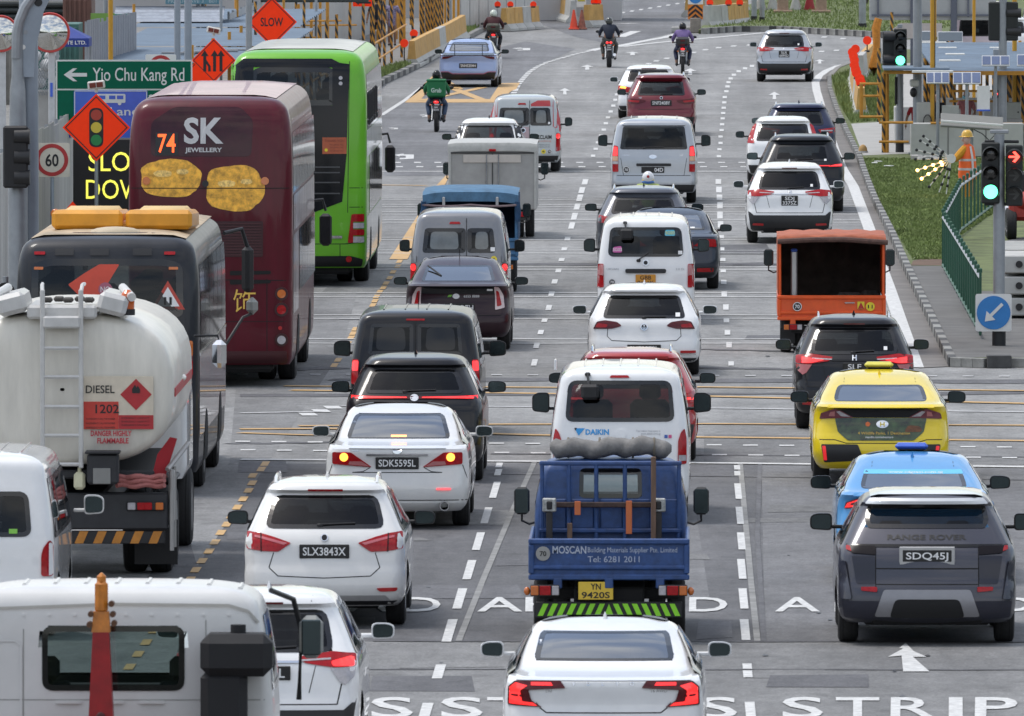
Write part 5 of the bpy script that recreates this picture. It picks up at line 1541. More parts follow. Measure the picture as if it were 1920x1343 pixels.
def arm_mirror(v, x, y, z, w=.17, h=.30, only=None):
 for sg in ((1, -1) if only is None else (only,)):
  b = MB().box((sg * x, y, z), (w, .10, h), .04)
  m = b.bd('door_mirror', BLACK, v.root)
  MB().box((sg * x, y - .055, z), (w * .84, .01, h * .88), .003).bd('mirror_glass', MIRG, m)
  MB().tube([(sg * x, y + .03, z - h / 2), (sg * x, y + .05, z - h / 2 - .07), (sg * (x - .08), y + .08, z - h / 2 - .11), (sg * (x - .24), y + .1, z - h / 2 - .06)], .014, 6).bd('mirror_arm', BLACK, v.root)
def tailgate(v, pm, W, z0, z1, hinges=4, y=0.0):
 b = MB().box((0, y + .02, (z0 + z1) / 2), (W - .05, .03, z1 - z0 - .02), .006)
 fr = MB()
 for z in (z0 + .03, z1 - .03): fr.box((0, y, z), (W, .06, .06), .012)
 fr.box((0, y, z0 + (z1 - z0) * .30), (W - .08, .055, .05), .015)
 for sg in (1, -1): fr.box((sg * (W / 2 - .03), y, (z0 + z1) / 2), (.06, .058, z1 - z0 - .13), .012)
 b.bd('tailgate', pm, v.root); fr.bd('tailgate_frame', pm, v.root)
 for i in range(hinges):
  x = (i - (hinges - 1) / 2) * W * .9 / hinges * 1.06
  MB().box((x, y + .0, z0 - .035), (.09, .075, .11), .01).bd('hinge', pm, v.root)
def chassis(v, Lg, W, z=.5):
 b = MB().box((0, Lg / 2, z), (.75, Lg - .3, .18), .02)
 for y in (.35, Lg * .4): b.box((0, y, z + .02), (W - .2, .10, .12), .02)
 b.bd('chassis', UNDER, v.root)
def lamp_cluster(v, x, z, w=.30, h=.12, y=-.03, cols=None):
 for sg in (1, -1):
  o = MB().box((sg * x, y, z), (w, .05, h), .01).bd('tail_lamp', BLACK, v.root)
  cs = cols or [(LORG, .30), (LRED, .42), (LCLR, .28)]
  u = w / 2
  for m, k in cs:
   MB().box((sg * (x + u - w * k / 2), y - .03, z), (w * k - .012, .02, h - .02), .006).bd('lamp_lens', m, o)
   u -= w * k
# ---- blue open lorry
BLU = M('lorry_blue', (.024, .066, .20), .5, coat=.12, var=.32, scale=9, back=(.02, .02, .03))
v = Vehicle('lorry', 'blue open lorry with a grey tarpaulin roll on its cab', 'lorry', 1143, 1195, 1.1, group=LORRY)
W = 1.71
cab(v, BLU, 2.65, 4.45, 1.66, .55, 1.84, rpoly([(-.34, 1.41), (.34, 1.41), (.335, 1.73), (-.335, 1.73)], .06, 4))
chassis(v, 4.4, W); tailgate(v, BLU, W, .68, 1.12, 3)
MB().box((0, 1.35, .76), (W - .06, 2.6, .08), .01).bd('bed_floor', M('bed_floor', (.06, .05, .045), .8, var=.4), v.root)
for sg in (1, -1): MB().box((sg * (W / 2 - .02), 1.35, .93), (.04, 2.56, .36), .012).bd('side_board', BLU, v.root)
g = MB()
for x in (-.74, -.45, -.155, .155, .45, .74): g.box((x, 2.585, 1.38), (.045, .05, .86), .012)
for z in (1.06, 1.79): g.box((0, 2.583, z), (1.54, .054, .05), .012)
g.bd('headboard_frame', BLU, v.root)
for x in (-.60, -.30, .01, .31, .60): MB().box((x, 2.625, 1.24), (.24, .02, .32), .02).bd('headboard_panel', BLU, v.root)
MB().box((-.06, 2.50, 1.345), (1.30, .05, .06), .01).bd('rack_bar', M('rusty_brown', (.055, .032, .028), .7, var=.5, scale=20), v.root)
for x in (-.66, .52):
 c = MB().box((x, 2.44, 1.345), (.15, .07, .15), .012).bd('clamp', M('clamp_steel', (.42, .43, .42), .45, .6, var=.4, scale=30), v.root)
 MB().box((x, 2.40, 1.345), (.06, .03, .09), .01).bd('clamp_jaw', BLACK, c)
 MB().box((x, 2.44, 1.05), (.07, .06, .44), .01).bd('clamp_post', M('post_dark', (.045, .042, .042), .6, .3, var=.3), v.root)
wood = M('weathered_wood', (.16, .10, .07), .8, var=.35, scale=12, stretch=(1, 1, .2))
MB().box((.465, 2.38, 1.36), (.055, .05, 1.02), .006).bd('timber', wood, v.root)
MB().box((-.44, 2.44, 1.0), (.055, .05, .30), .006).bd('timber', wood, v.root)
for x, z, h in ((-.355, 1.31, .15), (.20, 1.21, .36)): MB().box((x, 2.462, z), (.065, .015, h), .004).bd('strap', M('strap_orange', (.62, .17, .06), .7), v.root)
# rolled tarpaulin
mb = MB(); n = 40; k = 12; vs = []; fs = []
for i in range(n + 1):
 t = i / n; x = -.66 + 1.32 * t
 for j in range(k):
  a = 2 * math.pi * j / k
  tw = math.sin(x * 17 + a * 1.0) * .018 + math.sin(x * 34 + 2 * a) * .008
  r = (.108 + tw) * (min(1, t * 14 + .35, (1 - t) * 14 + .35))
  vs.append((x, 2.86 + r * math.cos(a) * 1.25, 1.945 + .012 * math.sin(x * 6) + r * math.sin(a) * .95))
for i in range(n):
 for j in range(k): fs.append((i * k + j, i * k + (j + 1) % k, (i + 1) * k + (j + 1) % k, (i + 1) * k + j))
fs += [tuple(range(k)), tuple(range(n * k, n * k + k))]
mb.add(vs, fs).bd('tarpaulin_roll', M('tarp_grey', (.19, .185, .18), .9, var=.25, scale=14, bump=.4), v.root, smooth=60)
for x in (-.46, -.12, .24, .47): MB().lathe([(.112, -.012), (.117, 0), (.112, .012)], (x, 2.86, 1.945), 'X', 14).bd('rope', M('rope', (.16, .14, .11), .9), v.root)
lamp_cluster(v, .68, .57, .31, .12)
o = MB().box((-.14, -.02, .565), (.37, .02, .19), .006).bd('number_plate', PLATEY, v.root)
f = flat_xz(-.14, -.032, .565)
LT('YN', f, 0, .045, .062, KTXT, o, bold=.02, width=.11); LT('9420S', f, 0, -.045, .062, KTXT, o, bold=.02, width=.30)
bb = MB().box((0, .06, .36), (1.56, .05, .17), .01).bd('stripe_board', BLACK, v.root)
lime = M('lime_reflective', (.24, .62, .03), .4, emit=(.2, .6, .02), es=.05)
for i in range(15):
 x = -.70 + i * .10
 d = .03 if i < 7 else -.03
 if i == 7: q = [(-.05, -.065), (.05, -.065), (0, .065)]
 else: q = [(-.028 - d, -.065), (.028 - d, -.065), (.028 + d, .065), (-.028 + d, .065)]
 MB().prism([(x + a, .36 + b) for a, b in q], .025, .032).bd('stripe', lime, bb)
wheel_pair(v, 1.1, .72, .32, .18, True); wheel_pair(v, 3.7, .70, .32, .18)
arm_mirror(v, .98, 4.15, 1.30, .17, .30)
f = flat_xz(0, -.006, 0)
txt = M('faded_lettering', (.42, .47, .58), .6, var=.3, scale=40)
LT('MOSCAN', f, -.42, 1.0, .075, txt, v.root, width=.36, bold=.02)
LT('Building Materials Supplier Pte. Limited', f, .25, 1.0, .052, txt, v.root, width=.95)
LT('Tel: 6281 2011', f, .05, .90, .062, txt, v.root, width=.55)
o = MB().lathe([(.001, -.028), (.075, -.028), (.078, -.02)], (-.70, 0, .96), 'Y', 18).bd('round_emblem', M('emblem_grey', (.30, .30, .29), .5), v.root)
LT('70', flat_xz(-.70, -.031, .96), 0, 0, .05, KTXT, o, bold=.02)
for sg in (1, -1): MB().ell((sg * .87, .0, .56), (.035, .035, .045)).bd('marker_lamp', LORG, v.root)
# ---- orange canopy lorry
ORG = M('lorry_orange', (.74, .095, .012), .4, coat=.3, var=.15, scale=4)
TARPO = M('canvas_orange', (.46, .13, .07), .85, var=.35, scale=5, bump=.3)
v = Vehicle('lorry', 'orange lorry with an open canvas-covered bed', 'lorry', 1558, 660, 1.0, group=LORRY)
W = 1.74
cab(v, ORG, 2.5, 4.2, 1.62, .55, 1.86, rpoly([(-.4, 1.35), (.4, 1.35), (.4, 1.66), (-.4, 1.66)], .05), GDARK)
chassis(v, 4.2, W); tailgate(v, ORG, W, .55, .95, 4)
MB().box((0, 1.25, .64), (W - .06, 2.4, .08), .01).bd('bed_floor', M('bed_floor', (.06, .05, .045), .8, var=.4), v.root)
for sg in (1, -1):
 MB().box((sg * (W / 2 - .02), 1.25, .78), (.04, 2.4, .34), .012).bd('side_board', ORG, v.root)
 for y in (.02, 1.25, 2.4): MB().box((sg * (W / 2 - .04), y, 1.40), (.04, .04, .92), .008).bd('canopy_post', ORG, v.root)
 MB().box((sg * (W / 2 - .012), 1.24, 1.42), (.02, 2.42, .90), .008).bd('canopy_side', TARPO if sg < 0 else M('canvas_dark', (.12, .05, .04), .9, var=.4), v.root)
n = 16; vs = []; fs = []
for yy, dz in ((-.07, -.045), (-.05, -.0), (-.02, .02), (.6, .03), (1.25, .025), (2.45, .03)):
 for i in range(n + 1):
  x = -W / 2 + W * i / n
  vs.append((x, yy, 1.87 + dz + .025 * (1 - (2 * i / n - 1) ** 4) + .012 * math.sin(i * 1.9 + yy * 4)))
for j in range(5):
 for i in range(n): fs.append((j * (n + 1) + i, j * (n + 1) + i + 1, (j + 1) * (n + 1) + i + 1, (j + 1) * (n + 1) + i))
MB().add(vs, fs).bd('canopy_roof', M('canvas_roof', (.36, .10, .05), .8, var=.3, scale=4), v.root, rc=False)
MB().tube([(-W / 2, -.09, 1.815), (-.3, -.10, 1.845), (.2, -.10, 1.85), (W / 2 + .03, -.09, 1.80)], .042, 8).bd('rolled_flap', M('canvas_edge', (.10, .055, .045), .9, var=.4, scale=10), v.root)
MB().box((0, 2.44, 1.35), (W - .1, .04, 1.0), .01).bd('headboard', M('bed_dark', (.07, .06, .055), .9, var=.5, scale=4), v.root)
MB().box((-.60, .4, 1.25), (.10, .12, .80), .02).bd('ladder_bundle', M('aluminium', (.5, .5, .5), .4, .6), v.root)
MB().box((-.60, .39, 1.66), (.11, .13, .05), .02).bd('blue_cap', M('cap_blue', (.05, .12, .5), .5), v.root)
for y in (.5, 1.1, 1.8): MB().tube([(-.82, y, .95), (-.82, y, 1.80), (0, y, 1.87), (.82, y, 1.80), (.82, y, .95)], .02, 6).bd('canopy_hoop', ORG, v.root)
for i in range(5): MB().box((.1 + i * .13, .9 + rnd.random() * .5, .80 + rnd.random() * .1), (.3, .25, .22), .06, Matrix.Rotation(rnd.random() * 3, 3, 'Z')).bd('cargo_sack', M('sack_dark', (.07, .065, .06), .9, var=.5), v.root)
f = flat_xz(0, -.012, 0)
class _F: pass
sticker(v, '70', -.55, .77, .072, fn=f); sticker(v, '11', .62, .77, .072, M('sticker_yellow', (.75, .6, .03), .4), KTXT, fn=f)
o = MB().box((.47, -.012, .79), (.11, .012, .12)).bd('hazard_panel', M('sticker_yellow', (.75, .6, .03), .4), v.root)
MB().prism([(.42, .735), (.525, .735), (.47, .84)], -.024, -.02).bd('hazard_triangle', REFL, o)
LT('DYNA', f, .50, .64, .035, WTXT, v.root, width=.15, bold=.02); MB().box((.29, -.012, .83), (.16, .01, .018)).bd('emblem', CHROME, v.root)
lamp_cluster(v, .62, .44, .30, .10); wheel_pair(v, 1.0, .73, .31, .18, True); wheel_pair(v, 3.5, .70, .31, .18)
MB().box((0, .12, .40), (1.3, .08, .12), .02).bd('rear_bumper', UNDER, v.root)
arm_mirror(v, .99, 3.9, 1.42, .16, .28)
for sg in (1, -1): MB().box((sg * .70, .62, .28), (.24, .02, .26), .004).bd('mud_flap', BLACK, v.root)
# ---- blue canopy lorry
BL2 = M('lorry_sky_blue', (.035, .12, .24), .5, coat=.2, var=.25, scale=6)
v = Vehicle('lorry', 'blue covered lorry between the grey van and the grey box lorry', 'lorry', 884, 547, 1.0, group=LORRY)
W = 1.72
cab(v, BL2, 2.5, 4.2, 1.62, .55, 1.80, rpoly([(-.4, 1.35), (.4, 1.35), (.4, 1.6), (-.4, 1.6)], .05), GDARK)
chassis(v, 4.2, W); tailgate(v, BL2, W, .60, 1.0, 4)
MB().box((0, 1.25, .68), (W - .06, 2.4, .08), .01).bd('bed_floor', M('bed_floor', (.06, .05, .045), .8, var=.4), v.root)
for sg in (1, -1):
 for y in (.02, 1.25, 2.4): MB().box((sg * (W / 2 - .04), y, 1.36), (.05, .05, .80), .008).bd('canopy_post', BL2, v.root)
 MB().box((sg * (W / 2 - .012), 1.24, 1.36), (.02, 2.42, .80), .008).bd('canopy_side', M('canvas_blue', (.02, .06, .13), .9, var=.3), v.root)
 MB().tube([(sg * .84, -.06, 1.66), (sg * .86, -.05, 1.45), (sg * .84, -.04, 1.30)], .05, 8).bd('side_flap', M('canvas_blue', (.02, .06, .13), .9, var=.3), v.root)
n = 16; vs = []; fs = []
for yy, dz in ((-.05, -.20), (-.06, -.03), (.1, .02), (1.25, .02), (2.45, .03)):
 for i in range(n + 1):
  x = -W / 2 + W * i / n
  vs.append((x, yy, 1.80 + dz + .06 * (1 - (2 * i / n - 1) ** 4)))
for j in range(4):
 for i in range(n): fs.append((j * (n + 1) + i, j * (n + 1) + i + 1, (j + 1) * (n + 1) + i + 1, (j + 1) * (n + 1) + i))
MB().add(vs, fs).bd('canopy_roof', M('canvas_sky', (.075, .165, .27), .8, var=.3, scale=5), v.root, rc=False)
pts = [(-W / 2 + W * i / 16, -.08, 1.60 - .025 * math.sin(math.pi * ((i * 2 / 16) % 1)) ) for i in range(17)]
MB().tube(pts, .022, 6).bd('rolled_flap', M('canvas_mauve', (.20, .15, .16), .9), v.root)
for x in (-.48, .48): MB().box((x, -.07, 1.66), (.05, .03, .16), .01).bd('strap', M('strap_pale', (.4, .4, .4), .8), v.root)
MB().box((0, 2.44, 1.33), (W - .1, .04, .9), .01).bd('headboard', M('bed_navy', (.006, .02, .045), .9), v.root)
lamp_cluster(v, .62, .48, .30, .10); wheel_pair(v, 1.0, .73, .31, .18, True); wheel_pair(v, 3.5, .70, .31, .18)
arm_mirror(v, .96, 3.9, 1.38, .15, .26)
# ---- grey box lorry
BOXG = M('box_grey', (.33, .325, .315), .55, var=.14, scale=3, bump=.05)
v = Vehicle('lorry', 'weathered grey box lorry behind the white hatchback with black pillars', 'lorry', 925, 445, 1.1, group=LORRY)
W = 1.78
cab(v, WHITE, 3.0, 4.6, 1.62, .55, 1.80)
chassis(v, 4.4, W)
MB().box((0, 1.45, 1.22), (W, 2.9, 1.26), .02).bd('cargo_box', BOXG, v.root)
vs = []; fs = []; n = 14
for yy, dz in ((-.03, -.12), (-.035, -.02), (0, .05), (.5, .07), (2.8, .07), (2.95, .0)):
 for i in range(n + 1):
  x = -W / 2 - .01 + (W + .02) * i / n
  vs.append((x, yy, 1.86 + dz + .03 * (1 - (2 * i / n - 1) ** 6)))
for j in range(5):
 for i in range(n): fs.append((j * (n + 1) + i, j * (n + 1) + i + 1, (j + 1) * (n + 1) + i + 1, (j + 1) * (n + 1) + i))
MB().add(vs, fs).bd('roof_cap', M('box_cap', (.42, .42, .40), .55, var=.15), v.root, rc=False)
MB().box((0, -.015, 1.735), (W - .04, .02, .03), .004).bd('seam', M('seam_dark', (.05, .05, .05), .7), v.root)
MB().box((-.01, -.014, 1.62), (1.16, .02, .16), .004).bd('blank_panel', M('panel_beige', (.50, .46, .42), .6), v.root)
MB().box((0, -.045, 1.79), (.14, .03, .05), .008).bd('marker_lamp', LRED, v.root)
for x in (-.86, .86): MB().box((x, -.012, 1.2), (.05, .03, 1.2), .008).bd('corner_post', M('box_cap', (.42, .42, .40), .55, var=.15), v.root)
MB().box((0, -.012, 1.17), (.02, .012, 1.1)).bd('door_gap', M('seam_dark', (.05, .05, .05), .7), v.root)
for x in (-.12, .12): MB().cyl((x, -.03, .66), (x, -.03, 1.70), .014, n=6).bd('lock_rod', CHROME, v.root)
lamp_cluster(v, .60, .50, .30, .12); wheel_pair(v, 1.1, .74, .31, .18, True); wheel_pair(v, 3.8, .70, .31, .18)
MB().box((0, .02, .42), (1.5, .06, .10), .02).bd('rear_bumper', M('seam_dark', (.05, .05, .05), .7), v.root)
arm_mirror(v, 1.0, 4.3, 1.30, .16, .26)
# ---- white lorry cab with crane, nearest on the left
v = Vehicle('crane_lorry', 'white lorry cab with a red crane boom, nearest on the left', 'lorry', 213, 1793, 0.0, group=LORRY)
LWH = M('lorry_white', (.62, .62, .61), .42, coat=.3, var=.06, scale=2, back=(.10, .11, .11))
cab(v, LWH, 0, 2.1, 2.50, .95, 2.88, rpoly([(-.555, 2.07), (.555, 2.07), (.555, 2.575), (-.555, 2.575)], .09, 5), glass('glass_green', (.52, .62, .60), .06))
v.line([(-1.2, 2.70), (0, 2.745), (.90, 2.735), (1.05, 2.69), (1.13, 2.60)], .02, 'roof_gutter', M('gutter_beige', (.36, .35, .32), .6), off=.02)
for x, h in ((-.82, .9),): v.line([(x - .1, 1.5), (x - .1, 2.42), (x - .06, 2.46), (x + .06, 2.46), (x + .1, 2.42), (x + .1, 1.5)], .018, 'pressed_panel', LWH, off=.008)
for q in ([(-1.18, 2.0), (1.18, 2.0)], [(.72, 1.2), (.72, 2.62)], [(-.70, 1.2), (-.70, 2.55)]): v.line(q, .008, 'panel_seam', M('seam_grey', (.30, .30, .29), .7), off=.003)
for i in range(12): v.on('rivet', circ(-1.1 + i * .2, 2.66, .010, 8), LWH, off=.012, th=.012)
for x in (-.35, -.02, .30): v.on('drip_ledge', rect(x - .1, x + .1, 1.97, 1.99, .008), LWH, off=.02)
ribs(v, [-.95 + i * .24 for i in range(9)], .4, 1.0, LWH, .02)
b = MB().box((.97, -.22, 2.37), (.56, .40, .33), .07); b.box((.87, -.2, 1.75), (.36, .34, 1.0), .06); b.cyl((.98, -.2, 2.5), (.98, -.2, 2.60), .06, n=12)
b.bd('air_intake_stack', M('intake_black', (.012, .012, .014), .75), v.root)
crane = MB(); crane.add([(-.10, -.62, .9), (.19, -.62, .9), (.105, -.55, 2.56), (-.02, -.55, 2.56), (-.10, -.36, .9), (.19, -.36, .9), (.105, -.38, 2.56), (-.02, -.38, 2.56)],
 [(0, 1, 2, 3), (4, 7, 6, 5), (0, 4, 5, 1), (1, 5, 6, 2), (2, 6, 7, 3), (3, 7, 4, 0)])
cr = crane.bd('crane_boom', M('crane_red', (.26, .006, .008), .5, coat=.2, var=.3, scale=6), v.root, smooth=0, loc=(-.115, 0, 0))
mx_ = M('boom_amber', (.52, .17, .012), .5, coat=.2, var=.3, scale=8)
tipm = MB().add([(-.145, -.54, 2.56), (0, -.54, 2.56), (-.01, -.52, 2.72), (-.13, -.52, 2.72), (-.145, -.4, 2.56), (0, -.4, 2.56), (-.01, -.42, 2.72), (-.13, -.42, 2.72)], [(0, 1, 2, 3), (4, 7, 6, 5), (1, 5, 6, 2), (3, 7, 4, 0), (2, 6, 7, 3)])
tipm.box((-.07, -.47, 2.83), (.10, .12, .26), .03); tipm.box((-.07, -.47, 2.97), (.07, .1, .10), .03)
tipm.bd('boom_tip', mx_, v.root)
for z, x in ((2.70, -.15), (2.62, -.16), (2.70, .02), (2.63, .03), (2.78, .01)): MB().cyl((x, -.56, z), (x, -.44, z), .024, n=8).bd('boom_bolt', M('bolt_brown', (.10, .04, .015), .6), v.root)
MB().ell((-.07, -.63, 1.86), (.05, .012, .09)).bd('boom_scuff', M('scuff_dark', (.06, .01, .01), .7), v.root)
MB().box((0, -2.6, 1.05), (2.45, 4.6, .10), .02).bd('bed_floor', M('bed_floor', (.06, .05, .045), .8, var=.4), v.root)
MB().box((-.1, -.5, .95), (.8, .5, .5), .05).bd('crane_base', M('crane_red', (.26, .006, .008), .5, coat=.2, var=.3, scale=6), v.root)
MB().box((0, -1.4, .72), (.85, 6.6, .24), .03).bd('chassis', UNDER, v.root)
wheel_pair(v, -3.2, 1.06, .48, .27, True); wheel_pair(v, .9, 1.05, .48, .27)
MB().tube([(1.20, .9, 2.80), (1.36, 1.4, 2.70), (1.42, 1.5, 2.45), (1.40, 1.5, 1.9)], .022, 8).bd('mirror_arm', BLACK, v.root)
o = MB().box((1.50, 1.45, 2.40), (.19, .12, .34), .07).bd('door_mirror', M('mirror_grey', (.28, .29, .28), .4), v.root)
MB().box((1.50, 1.38, 2.40), (.15, .02, .28), .009).bd('mirror_glass', MIRG, o)
# ---- fuel tanker
v = Vehicle('fuel_tanker', 'white fuel tanker with a diesel hazard placard and rear ladder', 'tanker lorry', 132, 1072, 1.8, group=LORRY)
TNK = M('tank_cream', (.66, .63, .56), .38, coat=.25, var=.14, scale=2.2, stretch=(1.6, 1, .3))
vs = []; fs = []; n = 40
for y, k in ((-.10, .02), (-.098, .35), (-.09, .70), (-.07, .90), (-.03, .965), (.03, .99), (.10, 1.0), (3, 1.0), (5.6, 1.0), (5.7, .96), (5.75, .7), (5.76, .02)):
 for i in range(n):
  a = 2 * math.pi * i / n
  c, s_ = math.cos(a), math.sin(a)
  e = .72
  vs.append((1.27 * k * math.copysign(abs(c) ** e, c), y, 2.20 + .875 * k * math.copysign(abs(s_) ** e, s_)))
for j in range(11):
 for i in range(n): fs.append((j * n + i, j * n + (i + 1) % n, (j + 1) * n + (i + 1) % n, (j + 1) * n + i))
MB().add(vs, fs).bd('tank', TNK, v.root, smooth=50)
tw = M('tank_white', (.52, .515, .50), .4, coat=.3, var=.1)
for sg in (1, -1):
 MB().box((sg * .22, -.24, 2.33), (.055, .05, 2.05), .012).bd('ladder_rail', tw, v.root)
 MB().box((sg * .58, .45, 3.18), (.34, 1.3, .24), .05, Matrix.Rotation(R(sg * 14), 3, 'Y')).bd('hatch_housing', tw, v.root)
 MB().cyl((sg * .80, -.15, 3.26), (sg * .66, .7, 3.34), .05, n=10).bd('vent_pipe', tw, v.root)
 MB().tube([(sg * .22, -.24, 3.30), (sg * .23, -.1, 3.40), (sg * .24, .2, 3.40)], .022, 6).bd('ladder_handrail', tw, v.root)
for z in (1.35, 1.68, 2.01, 2.35, 2.68): MB().cyl((-.21, -.24, z), (.21, -.24, z), .024, n=6).bd('ladder_rung', tw, v.root)
MB().box((0, -.22, 2.98), (.42, .18, .14), .02).bd('ladder_step', tw, v.root)
MB().box((0, .6, 3.09), (.8, 1.6, .16), .03).bd('catwalk', tw, v.root)
for i in range(5): MB().box((-.18 + i * .12, .1 + (i % 2) * .3, 3.22), (.12, .16, .06), .02).bd('hatch_lock', M('lock_dark', (.06, .055, .05), .6, .3), v.root)
b = MB().lathe([(.085, 0), (.085, .07)], (.745, .0, 3.05), 'Z', 14).bd('beacon_base', BLACK, v.root)
MB().lathe([(.075, .07), (.08, .16), (.07, .25), (.03, .29), (.001, .295)], (.745, 0, 3.05), 'Z', 14).bd('beacon', M('beacon_orange', (.60, .11, .012), .2, coat=.8), v.root)
yb = -.115
o = MB().box((.645, yb, 2.05), (.80, .012, .61), .003).bd('hazard_placard', M('placard_cream', (.62, .55, .44), .6, var=.1), v.root)
redm = M('placard_red', (.42, .025, .030), .55, var=.12); red2 = M('placard_orange_red', (.55, .05, .035), .55, var=.12)
MB().box((.445, yb - .008, 1.905), (.40, .006, .316)).bd('red_field', red2, o)
MB().box((.846, yb - .0085, 1.828), (.398, .006, .160)).bd('red_field', redm, o)
MB().prism([(.845, 1.965), (1.025, 2.145), (.845, 2.325), (.665, 2.145)], yb - .012, yb - .008).bd('hazard_diamond', redm, o)
MB().prism(rpoly([(.80, 2.16), (.89, 2.16), (.895, 2.20), (.865, 2.25), (.85, 2.22), (.835, 2.26), (.80, 2.21)], .01, 2), yb - .016, yb - .0125).bd('flame', KTXT, o)
f = flat_xz(0, yb - .014, 0)
LT('DIESEL', f, .435, 2.205, .085, KTXT, o, width=.33, bold=.01); LT('1202', f, .515, 1.98, .095, KTXT, o, width=.27, bold=.015)
for z in (1.865, 1.815, 1.765): LT('IN EMERGENCY CALL THE NUMBER', f, .44, z, .020, KTXT, o, width=.33)
for z in (1.875, 1.835, 1.795): LT('EMERGENCY CONTACT', f, .84, z, .018, KTXT, o, width=.32)
LT('DANGER HIGHLY', f, .56, 1.70, .058, M('danger_red', (.50, .035, .05), .6), v.root, width=.47, bold=.03); LT('FLAMMABLE', f, .58, 1.615, .058, M('danger_red', (.50, .035, .05), .6), v.root, width=.36, bold=.03)
DG = M('chassis_grey', (.024, .025, .029), .6, var=.25)
MB().box((0, .1, .80), (2.42, .25, .42), .02).bd('rear_beam', DG, v.root)
MB().box((0, 3.2, .86), (.95, 6.4, .30), .03).bd('chassis', DG, v.root)
MB().box((0, 2.6, 1.22), (2.1, 5.2, .10), .02).bd('sub_frame', DG, v.root)
for sg in (1, -1):
 o = MB().box((sg * .95, -.04, .86), (.44, .05, .10), .012).bd('tail_lamp', BLACK, v.root)
 for m, x in ((LORG, 1.11), (LRED, .98), (LRED, .90), (LCLR, .79)): MB().box((sg * x, -.07, .86), (.09, .02, .085), .008).bd('lamp_lens', m, o)
 MB().box((sg * 1.235, .35, .95), (.05, .7, .60), .02).bd('side_guard', M('steel_rail', (.38, .37, .36), .45, .6), v.root)
 for y in (-.02, .7): MB().cyl((sg * 1.25, y, .35), (sg * 1.25, y, 1.28), .025, n=8).bd('guard_post', M('steel_rail', (.38, .37, .36), .45, .6), v.root)
 MB().box((sg * 1.02, 1.2, .38), (.50, .02, .52), .004).bd('mud_flap', BLACK, v.root)
 MB().box((sg * .95, 1.8, 1.10), (.6, 1.3, .06), .02).bd('mudguard', DG, v.root)
bp = MB().box((0, .03, .50), (2.34, .06, .15), .01).bd('striped_bumper', BLACK, v.root)
for i in range(11):
 x = -1.12 + i * .212
 MB().prism([(x - .02, .43), (x + .08, .43), (x + .14, .57), (x + .04, .57)], -.008, -.002).bd('stripe', M('stripe_orange', (.50, .20, .03), .6, var=.2), bp)
MB().box((.47, -.16, 1.30), (.36, .30, .36), .03).bd('valve_box', DG, v.root); MB().box((.46, -.32, 1.22), (.20, .02, .18), .005).bd('valve_door', M('valve_pale', (.22, .22, .21), .5), v.root)
MB().box((.47, -.22, 1.49), (.40, .3, .03), .008).bd('valve_box_lid', DG, v.root)
can = MB().box((.20, -.18, 1.16), (.13, .12, .20), .03); can.cyl((.20, -.18, 1.25), (.20, -.18, 1.31), .022, n=8); can.bd('jerry_can', M('can_cream', (.62, .60, .42), .5), v.root)
for k in range(3):
 pts = [(.62 + .55 * t / 10, -.10 + .05 * math.sin(t), 1.10 + k * .05 + .012 * math.sin(t * 1.3 + k)) for t in range(11)]
 MB().tube(pts, .03, 8).bd('delivery_hose', M('hose_pink', (.38, .13, .12), .7, var=.2), v.root)
MB().tube([(.72 + .45 * i / 24, .1 + .04 * math.sin(i * .9), 1.20 + .02 * math.sin(i * .52)) for i in range(25)], .035, 10).bd('hose_coil', M('hose_pale', (.34, .20, .19), .7, var=.3), v.root)
MB().add([(1.02, .05, 1.20), (1.18, .05, 1.22), (1.30, .3, 1.62), (1.22, .25, 1.64), (1.08, .1, 1.45)], [(0, 1, 2, 3, 4)]).bd('red_cloth', M('cloth_red', (.30, .012, .018), .85), v.root)
MB().tube([(1.20, -.05, 1.28), (1.42, .4, 1.56)], .03, 6).bd('lever', M('steel_rail', (.38, .37, .36), .45, .6), v.root)
MB().box((.0, 2.9, 2.20), (2.60, .5, .10), .04).bd('tank_band', TNK, v.root)
for sg in (1, -1): MB().box((sg * 1.275, 2.8, 2.15), (.012, 5.0, .10)).bd('red_stripe', redm, v.root)
wheel_pair(v, 1.8, 1.06, .47, .27, True); wheel_pair(v, 3.1, 1.06, .47, .27, True); wheel_pair(v, 7.2, 1.08, .47, .27)
cab(v, WHITE, 6.2, 8.2, 2.40, .85, 2.75)
v.B = None
for sg in (1, -1):
 o = MB().box((sg * 1.52, 7.7, 2.28), (.17, .14, .34), .06).bd('door_mirror', CHROME, v.root)
 MB().tube([(sg * 1.22, 7.6, 2.5), (sg * 1.5, 7.7, 2.5), (sg * 1.52, 7.7, 2.4)], .015, 6).bd('mirror_arm', BLACK, v.root)
# == buses
def bus_shell(v, pm, W, H, L_, rear=None, zlow=.34):
 w = W / 2
 rows = [(zlow, .14, L_ - .2, w * .96), (zlow + .12, .03, L_ - .05, w * .99), (1.0, 0, L_, w), (H * .57, .03, L_, w), (H * .75, .07, L_ - .08, w * .997),
   (H * .88, .14, L_ - .25, w * .98), (H * .945, .22, L_ - .4, w * .94), (H * .978, .34, L_ - .6, w * .85), (H * .993, .55, L_ - .9, w * .68), (H, .9, L_ - 1.3, w * .42)]
 if rear: rows = rear(rows)
 v.B = Shell(rows, .16, .10, .006, .3, step=.09)
def side_windows(v, z0, z1, ys, gap=.06, mat=None):
 for a, b in zip(ys, ys[1:]):
  q = rpoly([(a + gap / 2, z0), (b - gap / 2, z0), (b - gap / 2, z1), (a + gap / 2, z1)], .05, 2)
  v.on('side_window', q, mat or BUSG, 'right', off=.006, th=0, mirror=True, su=.5, sv=.15)
